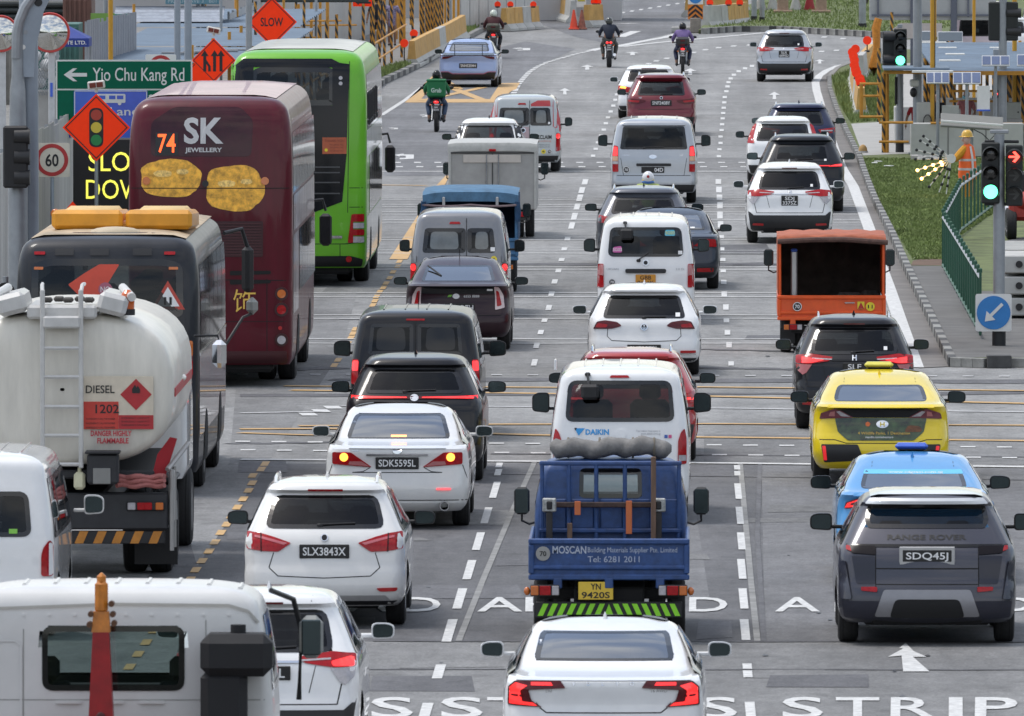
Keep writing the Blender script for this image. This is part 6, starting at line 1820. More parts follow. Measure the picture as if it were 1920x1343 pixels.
def bus_wheels(v, ys, x=1.08, r=.48):
 for i, y in enumerate(ys):
  wheel_pair(v, y, x, r, .28, dual=(i == 0))
 for sg in (1, -1):
  for y in ys:
   q = [(y - .62, .35), (y + .62, .35)] + [(y + .62 * math.cos(a), .42 + .60 * math.sin(a)) for a in [math.pi * k / 10 for k in range(1, 10)]]
   if sg > 0: v.on('wheel_arch', q, UNDER, 'right', off=.008, th=0, mirror=True, su=.12, sv=.1)
 MB().box((0, 5.5, .42), (1.9, 10.5, .4), .05).bd('underbody', UNDER, v.root)
# ---- maroon double-decker with a jewellery advert
MRB = M('bus_maroon', (.082, .005, .013), .35, spec=.2, coat=.3, var=.2, scale=2.5, stretch=(1.5, 1, .25), back=(.02, .01, .01))
v = Vehicle('double_decker_bus', 'maroon double-decker bus with a gold jewellery advert on its back', 'bus', 407, 711, 2.9, group='double-decker buses')
bus_shell(v, MRB, 2.5, 4.42, 12.0)
v.skin(MRB, [], (), .25, 30)
dk = M('advert_window', (.045, .010, .016), .15, spec=.2, coat=.3, var=.4, scale=2)
v.on('advert_window', rpoly([(-.90, 3.50), (.62, 3.50), (.65, 4.05), (.45, 4.25), (-.55, 4.25), (-.90, 4.02)], .08, 3), dk, off=.006, th=.004)
v.on('route_display', rect(-.83, -.49, 3.52, 3.86), PLATE, off=.014, th=.004)
v.text('74', -.66, 3.70, .27, glow('led_orange', (1.0, .11, .02), .9), width=.27, bold=.01, off=.022)
v.text('SK', -.10, 3.89, .36, M('advert_silver', (.50, .50, .51), .45), width=.60, bold=.03, off=.014)
v.text('JEWELLERY', -.10, 3.60, .062, M('advert_silver', (.50, .50, .51), .45), width=.56, bold=.03, off=.014)
gold = M('gold_print', (.78, .40, .04), .45, coat=.1, var=.55, scale=11)
gold2 = M('gold_print_pale', (.85, .55, .14), .3, coat=.4, var=.6, scale=22)
def blob(cx, cz, rx, rz, seed, pw=.8):
 r_ = random.Random(seed); out = []
 for i in range(40):
  a = 2 * math.pi * i / 40
  k = 1 + .045 * (r_.random() - .5) + .03 * math.sin(5 * a + seed)
  c, s_ = math.cos(a), math.sin(a)
  out.append((cx + rx * k * math.copysign(abs(c) ** pw, c), cz + rz * k * math.copysign(abs(s_) ** pw, s_)))
 return out
for cx, cz, rx, rz, sd_ in ((-.60, 3.17, .46, .29, 1), (.37, 3.02, .44, .35, 2)):
 o = v.on('gold_earring_print', blob(cx, cz, rx, rz, sd_), gold, off=.008, th=.003)
 v.on('gold_highlight', blob(cx - .12, cz + .07, rx * .30, .05, sd_ + 4), gold2, off=.012, th=0, parent=o)
 v.on('gold_highlight', blob(cx + .18, cz + .10, rx * .2, .04, sd_ + 7), gold2, off=.012, th=0, parent=o)
v.line([(-1.2, 3.02), (1.2, 3.02)], .012, off=.014); v.line([(-1.2, 1.65), (1.2, 1.62)], .014); v.line([(.86, .4), (.86, 1.65)], .012); v.line([(-1.2, 1.0), (1.2, 1.0)], .010)
for x in (-.97, .83): v.on('marker_lamp', circ(x, 3.13, .06), LORG, off=.03, th=.04)
v.on('camera_dome', circ(-.07, 3.09, .05), BLACK, off=.04, th=.05)
gm_ = M('grille_dark', (.035, .006, .010), .6)
v.on('engine_grille', rect(-.55, .80, 1.98, 2.52, .03), gm_, off=.004, th=0)
for i in range(12): v.on('grille_slat', rect(-.53, .78, 2.0 + i * .043, 2.022 + i * .043), M('slat_maroon', (.055, .010, .014), .5), off=.016, th=.012)
for z in (1.74, 1.60): v.on('slot', rpoly([(.30, z - .04), (.92, z - .02), (.92, z + .03), (.30, z + .03)], .02, 2), UNDER, off=.012, th=0)
v.text('饰', .52, 1.30, .26, M('gold_ink', (.72, .46, .08), .4), width=.34, off=.012)
for m, z, r_ in ((LORG, 1.42, .065), (LRED, 1.18, .07), (LCLR, .72, .065)):
 v.on('lamp_bezel', circ(1.08, z, r_ + .035), M('bezel_maroon', (.04, .006, .01), .4), mirror=True, off=.02, th=.02)
 v.on('round_lamp', circ(1.08, z, r_), m, mirror=True, off=.045, th=.03)
v.on('small_reflector', circ(1.06, .90, .03), REFL, mirror=True, off=.02, th=.01)
v.on('rear_bumper', rect(-1.16, 1.16, .36, .55, .03), M('bumper_maroon', (.05, .008, .012), .5), off=.012)
ys = [.5 + i * 1.42 for i in range(9)]
side_windows(v, 2.95, 3.85, ys); side_windows(v, 1.35, 2.3, ys[2:])
adw = M('side_advert', (.36, .30, .31), .35, coat=.5, var=.55, scale=1.4)
v.on('side_advert', rect(.6, 11.4, 2.36, 2.9, .05), adw, 'right', off=.008, th=0, mirror=True, su=.5, sv=.15)
v.on('side_advert', rect(.4, 2.9, 1.1, 2.3, .05), adw, 'right', off=.008, th=0, mirror=True, su=.5, sv=.15)
bus_wheels(v, (2.9, 9.0))
v.on('roof_panel', [(-.6, 4.34), (.6, 4.34), (.4, 4.40), (-.4, 4.40)], MRB, off=.0, th=0)
vs = []; fs = []
for j in range(9):
 y = .75 + j * 1.32
 for i in range(13):
  x = -.98 + i * 1.96 / 12
  vs.append((x, y, v.B.top(x, y) + .012))
for j in range(8):
 for i in range(12): fs.append((j * 13 + i, j * 13 + i + 1, (j + 1) * 13 + i + 1, (j + 1) * 13 + i))
MB().add(vs, fs).bd('roof_cover', M('roof_faded', (.42, .27, .28), .4, coat=.4, var=.25, scale=1.5), v.root, rc=False)
def bus_mirror(v, x, y, z):
 MB().tube([(x - .35, y, z + .45), (x - .05, y + .1, z + .48), (x, y + .1, z + .3)], .025, 8).bd('mirror_arm', BLACK, v.root)
 o = MB().box((x, y, z), (.20, .12, .52), .06).bd('door_mirror', BLACK, v.root)
 MB().box((x, y - .065, z), (.15, .01, .44), .004).bd('mirror_glass', M('mirror_dim', (.03, .03, .035), .1, .5), o)
bus_mirror(v, 1.42, 11.9, 2.0)
# ---- green double-decker
GRB = M('bus_green', (.13, .42, .018), .32, spec=.3, coat=.4, var=.06, scale=1.2, back=(.03, .03, .03))
v = Vehicle('double_decker_bus', 'lime green double-decker bus with a black glazed back', 'bus', 568, 527, 2.9, group='double-decker buses')
bus_shell(v, GRB, 2.5, 4.32, 12.0)
v.skin(GRB, [('upper_rear_window', rpoly([(-.86, 3.30), (.66, 3.30), (.66, 3.96), (.5, 4.0), (-.7, 4.0), (-.86, 3.92)], .08, 3), 'rear', GMID, 1.0, .10),
             ('front_upper_window', rect(-1.0, 1.0, 2.9, 3.9, .1), 'front', GCLR, 1.0, .12)], (), .12, 44)
blk = M('bus_black_glass', (.006, .007, .010), .1, spec=.3, rvar=.03)
f_ = v.B.fn('rear')
outer = [(-1.20, 1.40), (.30, 1.36), (.80, 1.55), (.88, 2.4), (.93, 4.10), (.60, 4.17), (-1.0, 4.17), (-1.20, 4.05)]
win = rpoly([(-.86, 3.30), (.66, 3.30), (.66, 3.96), (.5, 4.0), (-.7, 4.0), (-.86, 3.92)], .08, 3)
v.on('rear_glazing', [(-1.20, 1.40), (.30, 1.36), (.80, 1.55), (.88, 2.4), (.905, 3.30), (-1.21, 3.30)], blk, off=.010, th=.01)
v.on('rear_glazing', [(.62, 3.30), (.905, 3.30), (.93, 4.05), (.62, 4.09)], blk, off=.010, th=.01)
v.on('rear_glazing', [(-1.21, 3.30), (-.82, 3.30), (-.82, 4.06), (-1.20, 4.02)], blk, off=.010, th=.01)
v.on('rear_glazing', [(-1.19, 4.0), (.92, 3.99), (.60, 4.15), (-1.0, 4.15)], blk, off=.011, th=.01)
v.on('pillar', [(-1.245, 1.5), (-1.20, 1.5), (-1.20, 4.05), (-1.23, 4.05)], GRB, off=.014)
for z in (2.18, 2.08, 1.90, 1.70): v.on('glazing_rib', rect(-1.15, .76, z - .012, z + .012), M('rib_grey', (.06, .062, .066), .4), off=.02, th=.008)
o = v.on('notice', rect(.44, .88, 2.42, 2.72), M('notice_orange', (.42, .10, .04), .5, var=.15), off=.016, th=.004)
v.text('THANK YOU', .66, 2.66, .045, M('notice_ink', (.22, .05, .03), .5), width=.36, off=.022, parent=o)
for z in (2.59, 2.54, 2.48): v.text('for giving way', .70, z, .025, M('notice_ink', (.22, .05, .03), .5), width=.24, off=.022, parent=o)
v.on('notice_badge', circ(.51, 2.49, .03), M('sticker_yellow', (.75, .6, .03), .4), off=.024, th=0, parent=o)
for z in (3.80, 3.70): v.on('small_lamp', circ(.77, z, .035), LCLR, off=.02, th=.008)
v.on('tail_light', rpoly([(.90, .80), (1.0, .80), (1.0, 1.32), (.97, 1.32)], .02, 2), LRED, mirror=True, off=.02)
for m, a, b in ((LRED, 1.18, 1.33), (LCLR, 1.06, 1.17), (LRED, .93, 1.05), (LCLR, .80, .92)): v.on('lamp_block', rect(1.0, 1.20, a + .005, b - .005, .01), m, mirror=True, off=.024)
v.line([(-1.2, .78), (.85, .78), (1.2, .82)], .014); v.line([(.76, .45), (.76, .78)], .012); v.line([(.90, 1.35), (.93, 4.1)], .012); v.line([(.93, 1.45), (1.23, 1.45)], .012); v.line([(.93, 1.80), (1.23, 1.80)], .012)
v.on('emblem', rect(.60, .80, .88, .93, .01), CHROME, off=.016)
v.on('rear_bumper', rpoly([(-1.15, .36), (1.15, .36), (1.18, .50), (.95, .56), (-1.15, .56)], .03, 2), UNDER, off=.014)
v.on('fog_lamp', circ(.92, .50, .055), LRED, mirror=True, off=.03, th=.02)
ys = [.6 + i * 1.4 for i in range(9)]
side_windows(v, 2.85, 3.85, ys); side_windows(v, 1.3, 2.35, ys[1:])
v.on('side_panel', rect(.3, 11.8, 2.36, 2.84, .03), M('side_white', (.55, .56, .55), .35, coat=.5, var=.2, scale=1), 'right', off=.004, th=0, mirror=True, su=.5, sv=.15)
v.on('side_panel', rect(.3, 11.8, .45, 1.28, .03), M('side_silver', (.40, .42, .41), .3, coat=.6, var=.3, scale=1), 'right', off=.004, th=0, mirror=True, su=.5, sv=.15)
bus_wheels(v, (2.9, 9.0))
vs = []; fs = []
for j in range(9):
 y = .80 + j * 1.32
 for i in range(13):
  x = -.98 + i * 1.96 / 12
  vs.append((x, y, v.B.top(x, y) + .012))
for j in range(8):
 for i in range(12): fs.append((j * 13 + i, j * 13 + i + 1, (j + 1) * 13 + i + 1, (j + 1) * 13 + i))
MB().add(vs, fs).bd('roof_cover', M('roof_pale', (.45, .46, .42), .45, coat=.3, var=.2, scale=1.5), v.root, rc=False)
for sg in (1,): bus_mirror(v, 1.40, 11.9, 2.0)
MB().box((0, 5.5, 2.55), (2.3, 10.6, .06), .01).bd('upper_deck_floor', SEATM, v.root)
for y in (1.6, 2.5, 3.4, 5.2, 7.0):
 for x in (-.78, .78): link('seat', seat_mesh(.85 if False else .5, False), v.root, (x - .25, y, 2.58));
 for x in (-.78, .78): link('seat', seat_mesh(.5, False), v.root, (x + .25, y, 2.58))
# ---- grey coach with orange roof pods
CGR = M('coach_grey', (.022, .024, .030), .4, spec=.2, coat=.25, var=.25, scale=2, back=(.02, .02, .02))
v = Vehicle('coach', 'dark grey coach with orange roof pods behind the fuel tanker', 'bus', 217, 912, 2.6)
bus_shell(v, CGR, 2.36, 3.36, 10.2, zlow=.30)
v.skin(CGR, [('rear_window', rpoly([(-.98, 2.30), (.98, 2.30), (.97, 2.98), (.75, 3.05), (-.75, 3.05), (-.97, 2.98)], .10, 3), 'rear', GMID, 1.0, .09),
   ('windscreen', rect(-1.0, 1.0, 1.5, 2.9, .1), 'front', GCLR, 1.0, .12)], (), .12, 44)
vs = []; fs = []
for j in range(9):
 y = .55 + j * 1.12
 for i in range(13):
  x = -1.0 + i * 2.0 / 12
  vs.append((x, y, v.B.top(x, y) + .012))
for j in range(8):
 for i in range(12): fs.append((j * 13 + i, j * 13 + i + 1, (j + 1) * 13 + i + 1, (j + 1) * 13 + i))
MB().add(vs, fs).bd('roof_cover', M('roof_tan', (.40, .31, .20), .6, var=.4, scale=2), v.root, rc=False)
for x in (-.55, -.1, .45): v.on('roof_band_patch', rect(x - .12, x + .12, 3.09, 3.18, .01), BLACK, off=.012, th=.004)
for x in (-.87, .80): v.on('marker_lamp', rect(x - .07, x + .07, 3.10, 3.14, .01), LRED, off=.02)
for x in (-.88, .85): v.on('marker_lamp', rect(x - .06, x + .06, 2.91, 2.945, .01), LORG, off=.02)
pod = M('pod_orange', (.68, .30, .02), .45, coat=.3, var=.15, scale=3)
for x0, x1 in ((-.80, .12), (.16, 1.02)):
 MB().box(((x0 + x1) / 2, 3.2, 3.46), (x1 - x0, 2.5, .25), .05, Matrix.Rotation(R(-1.5), 3, 'X')).bd('roof_pod', pod, v.root)
 MB().box(((x0 + x1) / 2, 3.4, 3.55), (x1 - x0 - .2, 1.9, .10), .045).bd('pod_lid', M('pod_cream', (.62, .42, .16), .6, var=.2), v.root, smooth=80)
MB().box((.14, 2.3, 3.42), (.12, .5, .10), .03).bd('pod_bracket', pod, v.root)
MB().ell((.06, 1.2, 3.36), (.33, .2, .07)).bd('roof_vent', M('vent_tan', (.50, .42, .30), .6), v.root)
f = flat_xz(0, v.B.rear(.8, 2.45) - .012, 0)
o = MB().prism([(.56, 2.40), (1.0, 2.40), (.78, 2.77)], v.B.rear(.8, 2.6) - .012, v.B.rear(.8, 2.6) - .004).bd('warning_triangle', M('tri_red', (.50, .07, .05), .5), v.root)
MB().prism([(.63, 2.44), (.93, 2.44), (.78, 2.69)], v.B.rear(.8, 2.6) - .017, v.B.rear(.8, 2.6) - .013).bd('triangle_face', WTXT, o)
for x in (.745, .815): MB().box((x, v.B.rear(.8, 2.6) - .02, 2.51), (.03, .004, .10)).bd('child_figure', KTXT, o)
v.on('round_sticker', circ(-.02, 2.66, .09), M('sticker_mauve', (.35, .10, .15), .5), off=.014, th=0)
v.text('NO', -.02, 2.66, .07, WTXT, width=.12, off=.02)
v.on('sign_reflection', rpoly([(-.50, 2.72), (-.30, 2.86), (-.10, 2.98), (.16, 2.98), (.02, 2.75), (-.12, 2.50), (-.22, 2.42), (-.34, 2.56)], .02, 2), M('reflection_orange', (.55, .06, .03), .5), off=.012, th=0)  # reflection of an orange sign in the rear glass, painted as a flat patch
for m, z in ((LORG, 1.9), (LRED, 1.65)): v.on('tail_light', rect(.98, 1.10, z - .1, z + .1, .03), m, mirror=True, off=.02)
v.on('maroon_band', rect(-1.1, 1.1, 1.55, 1.95, .02), M('band_maroon', (.16, .02, .03), .35, coat=.5), off=.006, th=0)
ys = [.7 + i * 1.5 for i in range(7)]
side_windows(v, 1.85, 2.95, ys)
v.on('side_panel', rect(.4, 9.8, .75, 1.78, .03), M('side_maroon', (.22, .10, .11), .25, .4, coat=.7, var=.5, scale=1.2), 'right', off=.004, th=0, mirror=True, su=.5, sv=.15)
v.on('side_rail', rect(.4, 9.8, 1.79, 1.83), CHROME, 'right', off=.012, th=.01, mirror=True, su=.5)
bus_wheels(v, (2.6, 7.6), 1.02, .46)
MB().tube([(1.15, 10.0, 3.05), (1.38, 10.25, 3.1), (1.46, 10.3, 2.85)], .03, 8).bd('mirror_arm', BLACK, v.root)
MB().box((1.46, 10.3, 2.55), (.16, .14, .62), .05).bd('upper_mirror', BLACK, v.root)
MB().tube([(1.15, 9.9, 1.5), (1.4, 10.2, 1.9), (1.52, 10.3, 1.95)], .02, 6).bd('mirror_arm', BLACK, v.root)
o = MB().box((1.52, 10.3, 2.05), (.16, .14, .24), .07).bd('door_mirror', M('mirror_grey', (.28, .29, .28), .4), v.root)
for y in (2.2, 3.1, 4.0, 5.0, 6.0):
 for x in (-.85, -.35, .35, .85): link('seat', seat_mesh(.5, False), v.root, (x, y, 1.55))
MB().box((0, 5, 1.5), (2.1, 9, .06), .01).bd('cabin_floor', SEATM, v.root)
# == works site: shared builders
def stripes(name, c1, c2, period=.22, slant=.0):
 m = M(name, c1, .55, var=.12)
 t = m.node_tree
 b = t.nodes['Principled BSDF']
 tcn = t.nodes.new('ShaderNodeTexCoord')
 sp = t.nodes.new('ShaderNodeSeparateXYZ')
 t.links.new(tcn.outputs['Object'], sp.inputs[0])
 a = t.nodes.new('ShaderNodeMath'); a.operation = 'MULTIPLY_ADD'; a.inputs[1].default_value = slant
 t.links.new(sp.outputs['X'], a.inputs[0]); t.links.new(sp.outputs['Z'], a.inputs[2])
 d = t.nodes.new('ShaderNodeMath'); d.operation = 'DIVIDE'; d.inputs[1].default_value = period
 t.links.new(a.outputs[0], d.inputs[0])
 fr = t.nodes.new('ShaderNodeMath'); fr.operation = 'FRACT'
 t.links.new(d.outputs[0], fr.inputs[0])
 gt = t.nodes.new('ShaderNodeMath'); gt.operation = 'GREATER_THAN'; gt.inputs[1].default_value = .5
 t.links.new(fr.outputs[0], gt.inputs[0])
 mx_ = t.nodes.new('ShaderNodeMixRGB')
 mx_.inputs[2].default_value = (*c2, 1)
 old = b.inputs['Base Color'].links[0].from_socket
 t.links.new(gt.outputs[0], mx_.inputs[0]); t.links.new(old, mx_.inputs[1])
 t.links.new(mx_.outputs[0], b.inputs['Base Color'])
 return m
HAZ = stripes('hazard_paint', (.48, .22, .02), (.02, .02, .02), .30, 2.2)
YPOST = M('scaffold_yellow', (.50, .23, .025), .55, var=.25, scale=4)
STEEL = M('galvanised', (.30, .32, .34), .45, .5, var=.15, scale=3)
STEELB = M('pole_blue_grey', (.27, .31, .36), .45, .3, var=.12, scale=2)
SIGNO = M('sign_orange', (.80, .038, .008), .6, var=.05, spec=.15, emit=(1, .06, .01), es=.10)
SIGNW = M('sign_white', (.70, .70, .68), .55, var=.06)
SIGNG = M('sign_green', (.003, .115, .065), .6, spec=.15, var=.06)
SIGNB = M('sign_blue', (.014, .062, .31), .6, spec=.15, var=.06)
SIGNBK = M('sign_ink', (.012, .012, .014), .55)
SIGNR = M('sign_red', (.42, .03, .03), .5, var=.1)
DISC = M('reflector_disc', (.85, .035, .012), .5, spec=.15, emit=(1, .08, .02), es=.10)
JY = M('barrier_yellow', (.52, .31, .10), .8, var=.22, scale=2.5)
JW = M('barrier_concrete', (.42, .42, .40), .85, var=.16, scale=2.5, bump=.1)
ROOFB = M('roof_sheet_blue', (.105, .150, .205), .6, .0, var=.25, scale=.9)
HOARD = M('hoarding_grey', (.40, .405, .41), .6, .1, var=.1, scale=1.5)
def poly_part(name, pts, y, mat, parent, th=.006, x0=0, z0=0):
 return MB().prism([(x0 + a, z0 + b) for a, b in pts], y - th, y).bd(name, mat, parent, smooth=0)
def sign_root(name, label, x, yg, cat='sign', group=None):
 p = G(x, yg)
 return thing(name, label, cat, (p.x, p.y, VZ if abs(p.x) > 2 else 0), 0, group), S(yg)
def pole(root, h, r=.04, mat=None, x=0, y=.03, n=12):
 return MB().cyl((x, y, 0), (x, y, h), r, n=n).bd('post', mat or STEEL, root)
def diamond(root, z, hd, mat=SIGNO):
 o = MB().prism([(-hd, z), (0, z - hd), (hd, z), (0, z + hd)], -.02, 0).bd('sign_panel', mat, root, smooth=0)
 a, b = hd * .93, hd * .885
 q = []
 for i in range(4):
  P = [(-a, z), (0, z - a), (a, z), (0, z + a)]; Q = [(-b, z), (0, z - b), (b, z), (0, z + b)]
  j = (i + 1) % 4
  MB().prism([P[i], P[j], Q[j], Q[i]], -.026, -.021).bd('border', SIGNBK, o, smooth=0)
 return o
def solar_lamp(root, z, rot=0):
 m = Matrix.Rotation(rot, 3, 'Y')
 o = MB().box((0, 0, z), (.32, .10, .15), .02, m).bd('warning_lamp', M('lamp_case', (.62, .60, .56), .5), root)
 for x in (-.065, .065): MB().box(m @ Vector((x, -.055, 0)) + Vector((0, 0, z)), (.115, .02, .09), .005, m).bd('lamp_lens', M('lamp_maroon', (.16, .025, .012), .3), o)
 MB().cyl((0, .03, z - .14), (0, .03, z - .05), .03, n=8).bd('lamp_neck', M('lamp_case', (.62, .60, .56), .5), root)
def jersey_mesh(L_):
 def mk(hi, lo, name, mat):
  p = [(-.28, 0), (.28, 0), (.28, .10), (.13, .30), (.09, .84), (-.09, .84), (-.13, .30), (-.28, .10)]
  return p
 p = [(-.28, 0), (.28, 0), (.28, .09), (.14, .27), (-.14, .27), (-.28, .09)]
 q = [(-.14, .27), (.14, .27), (.09, .86), (-.09, .86)]
 foot = shared(('jf', round(L_, 2)), lambda: MB().prism(p, -L_ / 2, L_ / 2, 'yz').mesh('barrier_foot', JW, 20))
 def up(m): return shared(('ju', round(L_, 2), m.name), lambda: MB().prism(q, -L_ / 2 + .01, L_ / 2 - .01, 'yz').mesh('barrier_wall', m, 20))
 return foot, up
def jersey(p, ang, L_, mat, label, group='concrete barriers'):
 t = thing('concrete_barrier', label, 'barrier', p, ang, group)
 foot, up = jersey_mesh(L_)
 link('barrier_foot', foot, t); link('barrier_wall', up(mat), t)
 return t
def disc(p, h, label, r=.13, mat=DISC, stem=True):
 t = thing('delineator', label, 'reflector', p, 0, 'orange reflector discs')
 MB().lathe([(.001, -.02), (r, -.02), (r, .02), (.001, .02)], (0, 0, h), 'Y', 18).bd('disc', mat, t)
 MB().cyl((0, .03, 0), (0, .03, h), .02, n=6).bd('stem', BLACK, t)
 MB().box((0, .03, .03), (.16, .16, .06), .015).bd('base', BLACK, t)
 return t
def corrugated(name, x0, x1, y0, y1, z0, z1, waves, amp, mat, parent, along='x', th=.0):
 """a ribbed sheet; ribs run along x (waves counted along y)"""
 n = waves * 4
 vs, fs = [], []
 for j in range(n + 1):
  t = j / n
  d = amp * (1 if j % 4 in (1, 2) else -1) * .5
  y, z = y0 + (y1 - y0) * t, z0 + (z1 - z0) * t + d
  vs += [(x0, y, z), (x1, y, z)]
 fs = [(2 * j, 2 * j + 1, 2 * j + 3, 2 * j + 2) for j in range(n)]
 return MB().add(vs, fs).bd(name, mat, parent, smooth=0, rc=False)
# == left side: signs
# gantry pole with curved bracket and signal head
r, s = sign_root('street_pole', 'tall grey pole with a curved bracket and black signal on the left edge', 34, 660, 'pole')
MB().lathe([(.16, 0), (.16, 3.0), (.15, 3.05), (.13, 3.9), (.125, 4.1), (.10, 4.3), (.095, 5.0)], (0, 0, 0), 'Z', 16).bd('post', STEEL, r)
MB().lathe([(.17, 0), (.16, 3.3), (.15, 6.5)], (.16, .3, 0), 'Z', 14).bd('post', STEELB, r)
arc = [(-.02, 4.6), (-.01, 5.0), (.03, 5.2), (.12, 5.42), (.26, 5.62), (.45, 5.80), (.75, 5.95)]
MB().tube([(a, -.05, b) for a, b in arc], .085, 10).bd('curved_arm', STEEL, r)
web = [(-.02, 4.75)] + [(a + .05, b - .02) for a, b in arc[1:]] + [(.80, 5.86), (.55, 5.62), (.42, 5.35), (.36, 5.05), (.28, 4.75), (.26, 4.3), (.05, 4.3)]
o = MB().prism(web, -.03, .03).bd('bracket_plate', STEELB, r, smooth=0)
for x, z, rr, m in ((.335, 5.50, .065, BLACK), (.13, 5.02, .035, STEEL), (.09, 4.78, .04, SIGNW)): MB().lathe([(.001, -.042), (rr, -.042), (rr, -.034)], (x, 0, z), 'Y', 16).bd('bolt_hole', m, o)
MB().box((-.02, -.25, 3.02), (.40, .22, 1.0), .03).bd('signal_head', BLACK, r)
for z in (3.35, 3.02, 2.69): MB().lathe([(.12, -.20), (.13, .05)], (.16, -.3, z), 'X', 14).bd('signal_visor', M('visor_black', (.02, .02, .022), .45), r)
MB().box((-.02, -.1, 3.30), (.10, .25, .05), .01).bd('bracket', BLACK, r)
r, s = sign_root('guide_post', 'small round blue arrow sign at the far left edge', 10, 690, 'sign')
pole(r, 1.3, .05); MB().lathe([(.001, -.06), (.16, -.06), (.16, -.03)], (.0, 0, 1.05), 'Y', 20).bd('sign_panel', SIGNBK, r)
MB().prism([(-.08, 1.03), (.0, 1.03), (.0, .98), (.09, 1.05), (0, 1.12), (0, 1.07), (-.08, 1.07)], -.068, -.062).bd('arrow', SIGNW, r, smooth=0)
# speed limit
r, s = sign_root('speed_sign', 'square cream speed limit sign with a red ring reading 60', 98, 540)
z = (540 - 303) / s - .1
pole(r, z, .035, STEELB)
o = MB().prism(rect(-.32, .32, z - .31, z + .31, .03, 3), -.02, 0).bd('sign_panel', M('sign_cream', (.62, .58, .48), .55), r, smooth=0)
MB().lathe([(.225, -.026), (.295, -.026), (.295, -.021), (.225, -.021), (.225, -.026)], (0, 0, z), 'Y', 32, True).bd('red_ring', SIGNR, o)
LT('60', flat_xz(0, -.024, z), 0, -.005, .21, SIGNBK, o, width=.24, bold=.02)
r, s = sign_root('give_way_sign', 'narrow white and red sign seen edge-on below the speed limit', 56, 545)
z = (545 - 362) / s - .1
pole(r, z + .3, .03, STEELB); o = MB().prism(rect(-.07, .07, z - .35, z + .30, .02), -.03, -.01).bd('sign_panel', SIGNW, r, smooth=0)
MB().prism([(-.05, z + .22), (.05, z + .22), (.0, z - .28)], -.036, -.031).bd('red_triangle', SIGNR, o, smooth=0); MB().prism([(-.025, z + .14), (.028, z + .14), (.0, z - .15)], -.042, -.037).bd('white_triangle', SIGNW, o, smooth=0)
# variable message board
r, s = sign_root('message_board', 'black electronic message board reading slow down in yellow', 220, 520, 'message board')
z0, z1 = (520 - 396) / s - .1, (520 - 262) / s - .1
MB().box((0, .12, (z0 + z1) / 2), (1.64, .24, z1 - z0), .03).bd('display', SIGNBK, r)
for x in (-.6, .6): MB().cyl((x, .12, 0), (x, .12, z0), .05, n=8).bd('leg', BLACK, r)
LEDY = glow('led_yellow', (.85, .80, .10), .55)
LT('SLOW', flat_xz(0, -.01, (520 - 306) / s - .1), .10, 0, .35, LEDY, r, width=1.26)
LT('DOWN', flat_xz(0, -.01, (520 - 358) / s - .1), .10, 0, .35, LEDY, r, width=1.36)
# direction sign
r, s = sign_root('direction_sign', 'large green direction sign to Yio Chu Kang Road with a left arrow', 233, 480)
z1 = (480 - 115) / s - .1; z0 = z1 - 1.42; w = 1.325
for x in (-.9, .9): MB().cyl((x, .1, 0), (x, .1, z1 - .1), .06, n=10).bd('post', STEEL, r)
o = MB().prism(rect(-w, w, z0, z1, .03), 0, .03).bd('sign_border', SIGNW, r, smooth=0)
MB().prism(rect(-w + .03, w - .03, z1 - .56, z1 - .03), -.006, -.001).bd('sign_panel', SIGNG, o, smooth=0)
MB().prism(rect(-w + .03, w - .03, z0 + .03, z1 - .59), -.006, -.001).bd('sign_panel', SIGNG, o, smooth=0)
zz = z1 - .29
MB().prism([(-1.17, zz), (-.99, zz + .125), (-.91, zz + .125), (-1.02, zz + .035), (-.72, zz + .035), (-.72, zz - .035), (-1.02, zz - .035), (-.91, zz - .125), (-.99, zz - .125)], -.012, -.007).bd('arrow', SIGNW, o, smooth=0)
LT('Yio Chu Kang Rd', flat_xz(0, -.010, zz), .28, .01, .25, SIGNW, o, width=1.78, bold=.005)
LT('2', flat_xz(0, -.010, (480 - 190) / s - .1), .54, 0, .2, SIGNW, o)
# bus lane sign
r, s = sign_root('bus_lane_sign', 'blue bus lane sign with a white bus symbol', 208, 500)
z1 = (500 - 172) / s - .1; z0 = (500 - 262) / s - .1
pole(r, z1 - .1, .04)
o = MB().prism(rect(-.70, .70, z0, z1, .04), -.02, 0).bd('sign_panel', SIGNB, r, smooth=0)
for a, b in ((rect(-.69, .69, z1 - .022, z1 - .008), 0), (rect(-.69, -.675, z0 + .02, z1 - .03), 0), (rect(.675, .69, z0 + .02, z1 - .03), 0)): MB().prism(a, -.025, -.021).bd('border', SIGNW, o, smooth=0)
bz = z1 - .17
b_ = MB().prism(rect(-.28, .28, bz - .07, bz + .10, .03), -.026, -.021).bd('bus_symbol', SIGNW, o, smooth=0)
for x in (-.16, .03, .18): MB().prism(rect(x - .06, x + .06, bz, bz + .07), -.030, -.027).bd('symbol_window', SIGNB, b_, smooth=0)
for x in (-.15, .17): MB().lathe([(.001, -.028), (.035, -.028), (.035, -.021)], (x, 0, bz - .08), 'Y', 12).bd('symbol_wheel', SIGNW, b_)
LT('Bus Lane', flat_xz(0, -.023, z1 - .40), .0, 0, .15, SIGNW, o, width=1.06, bold=.01)
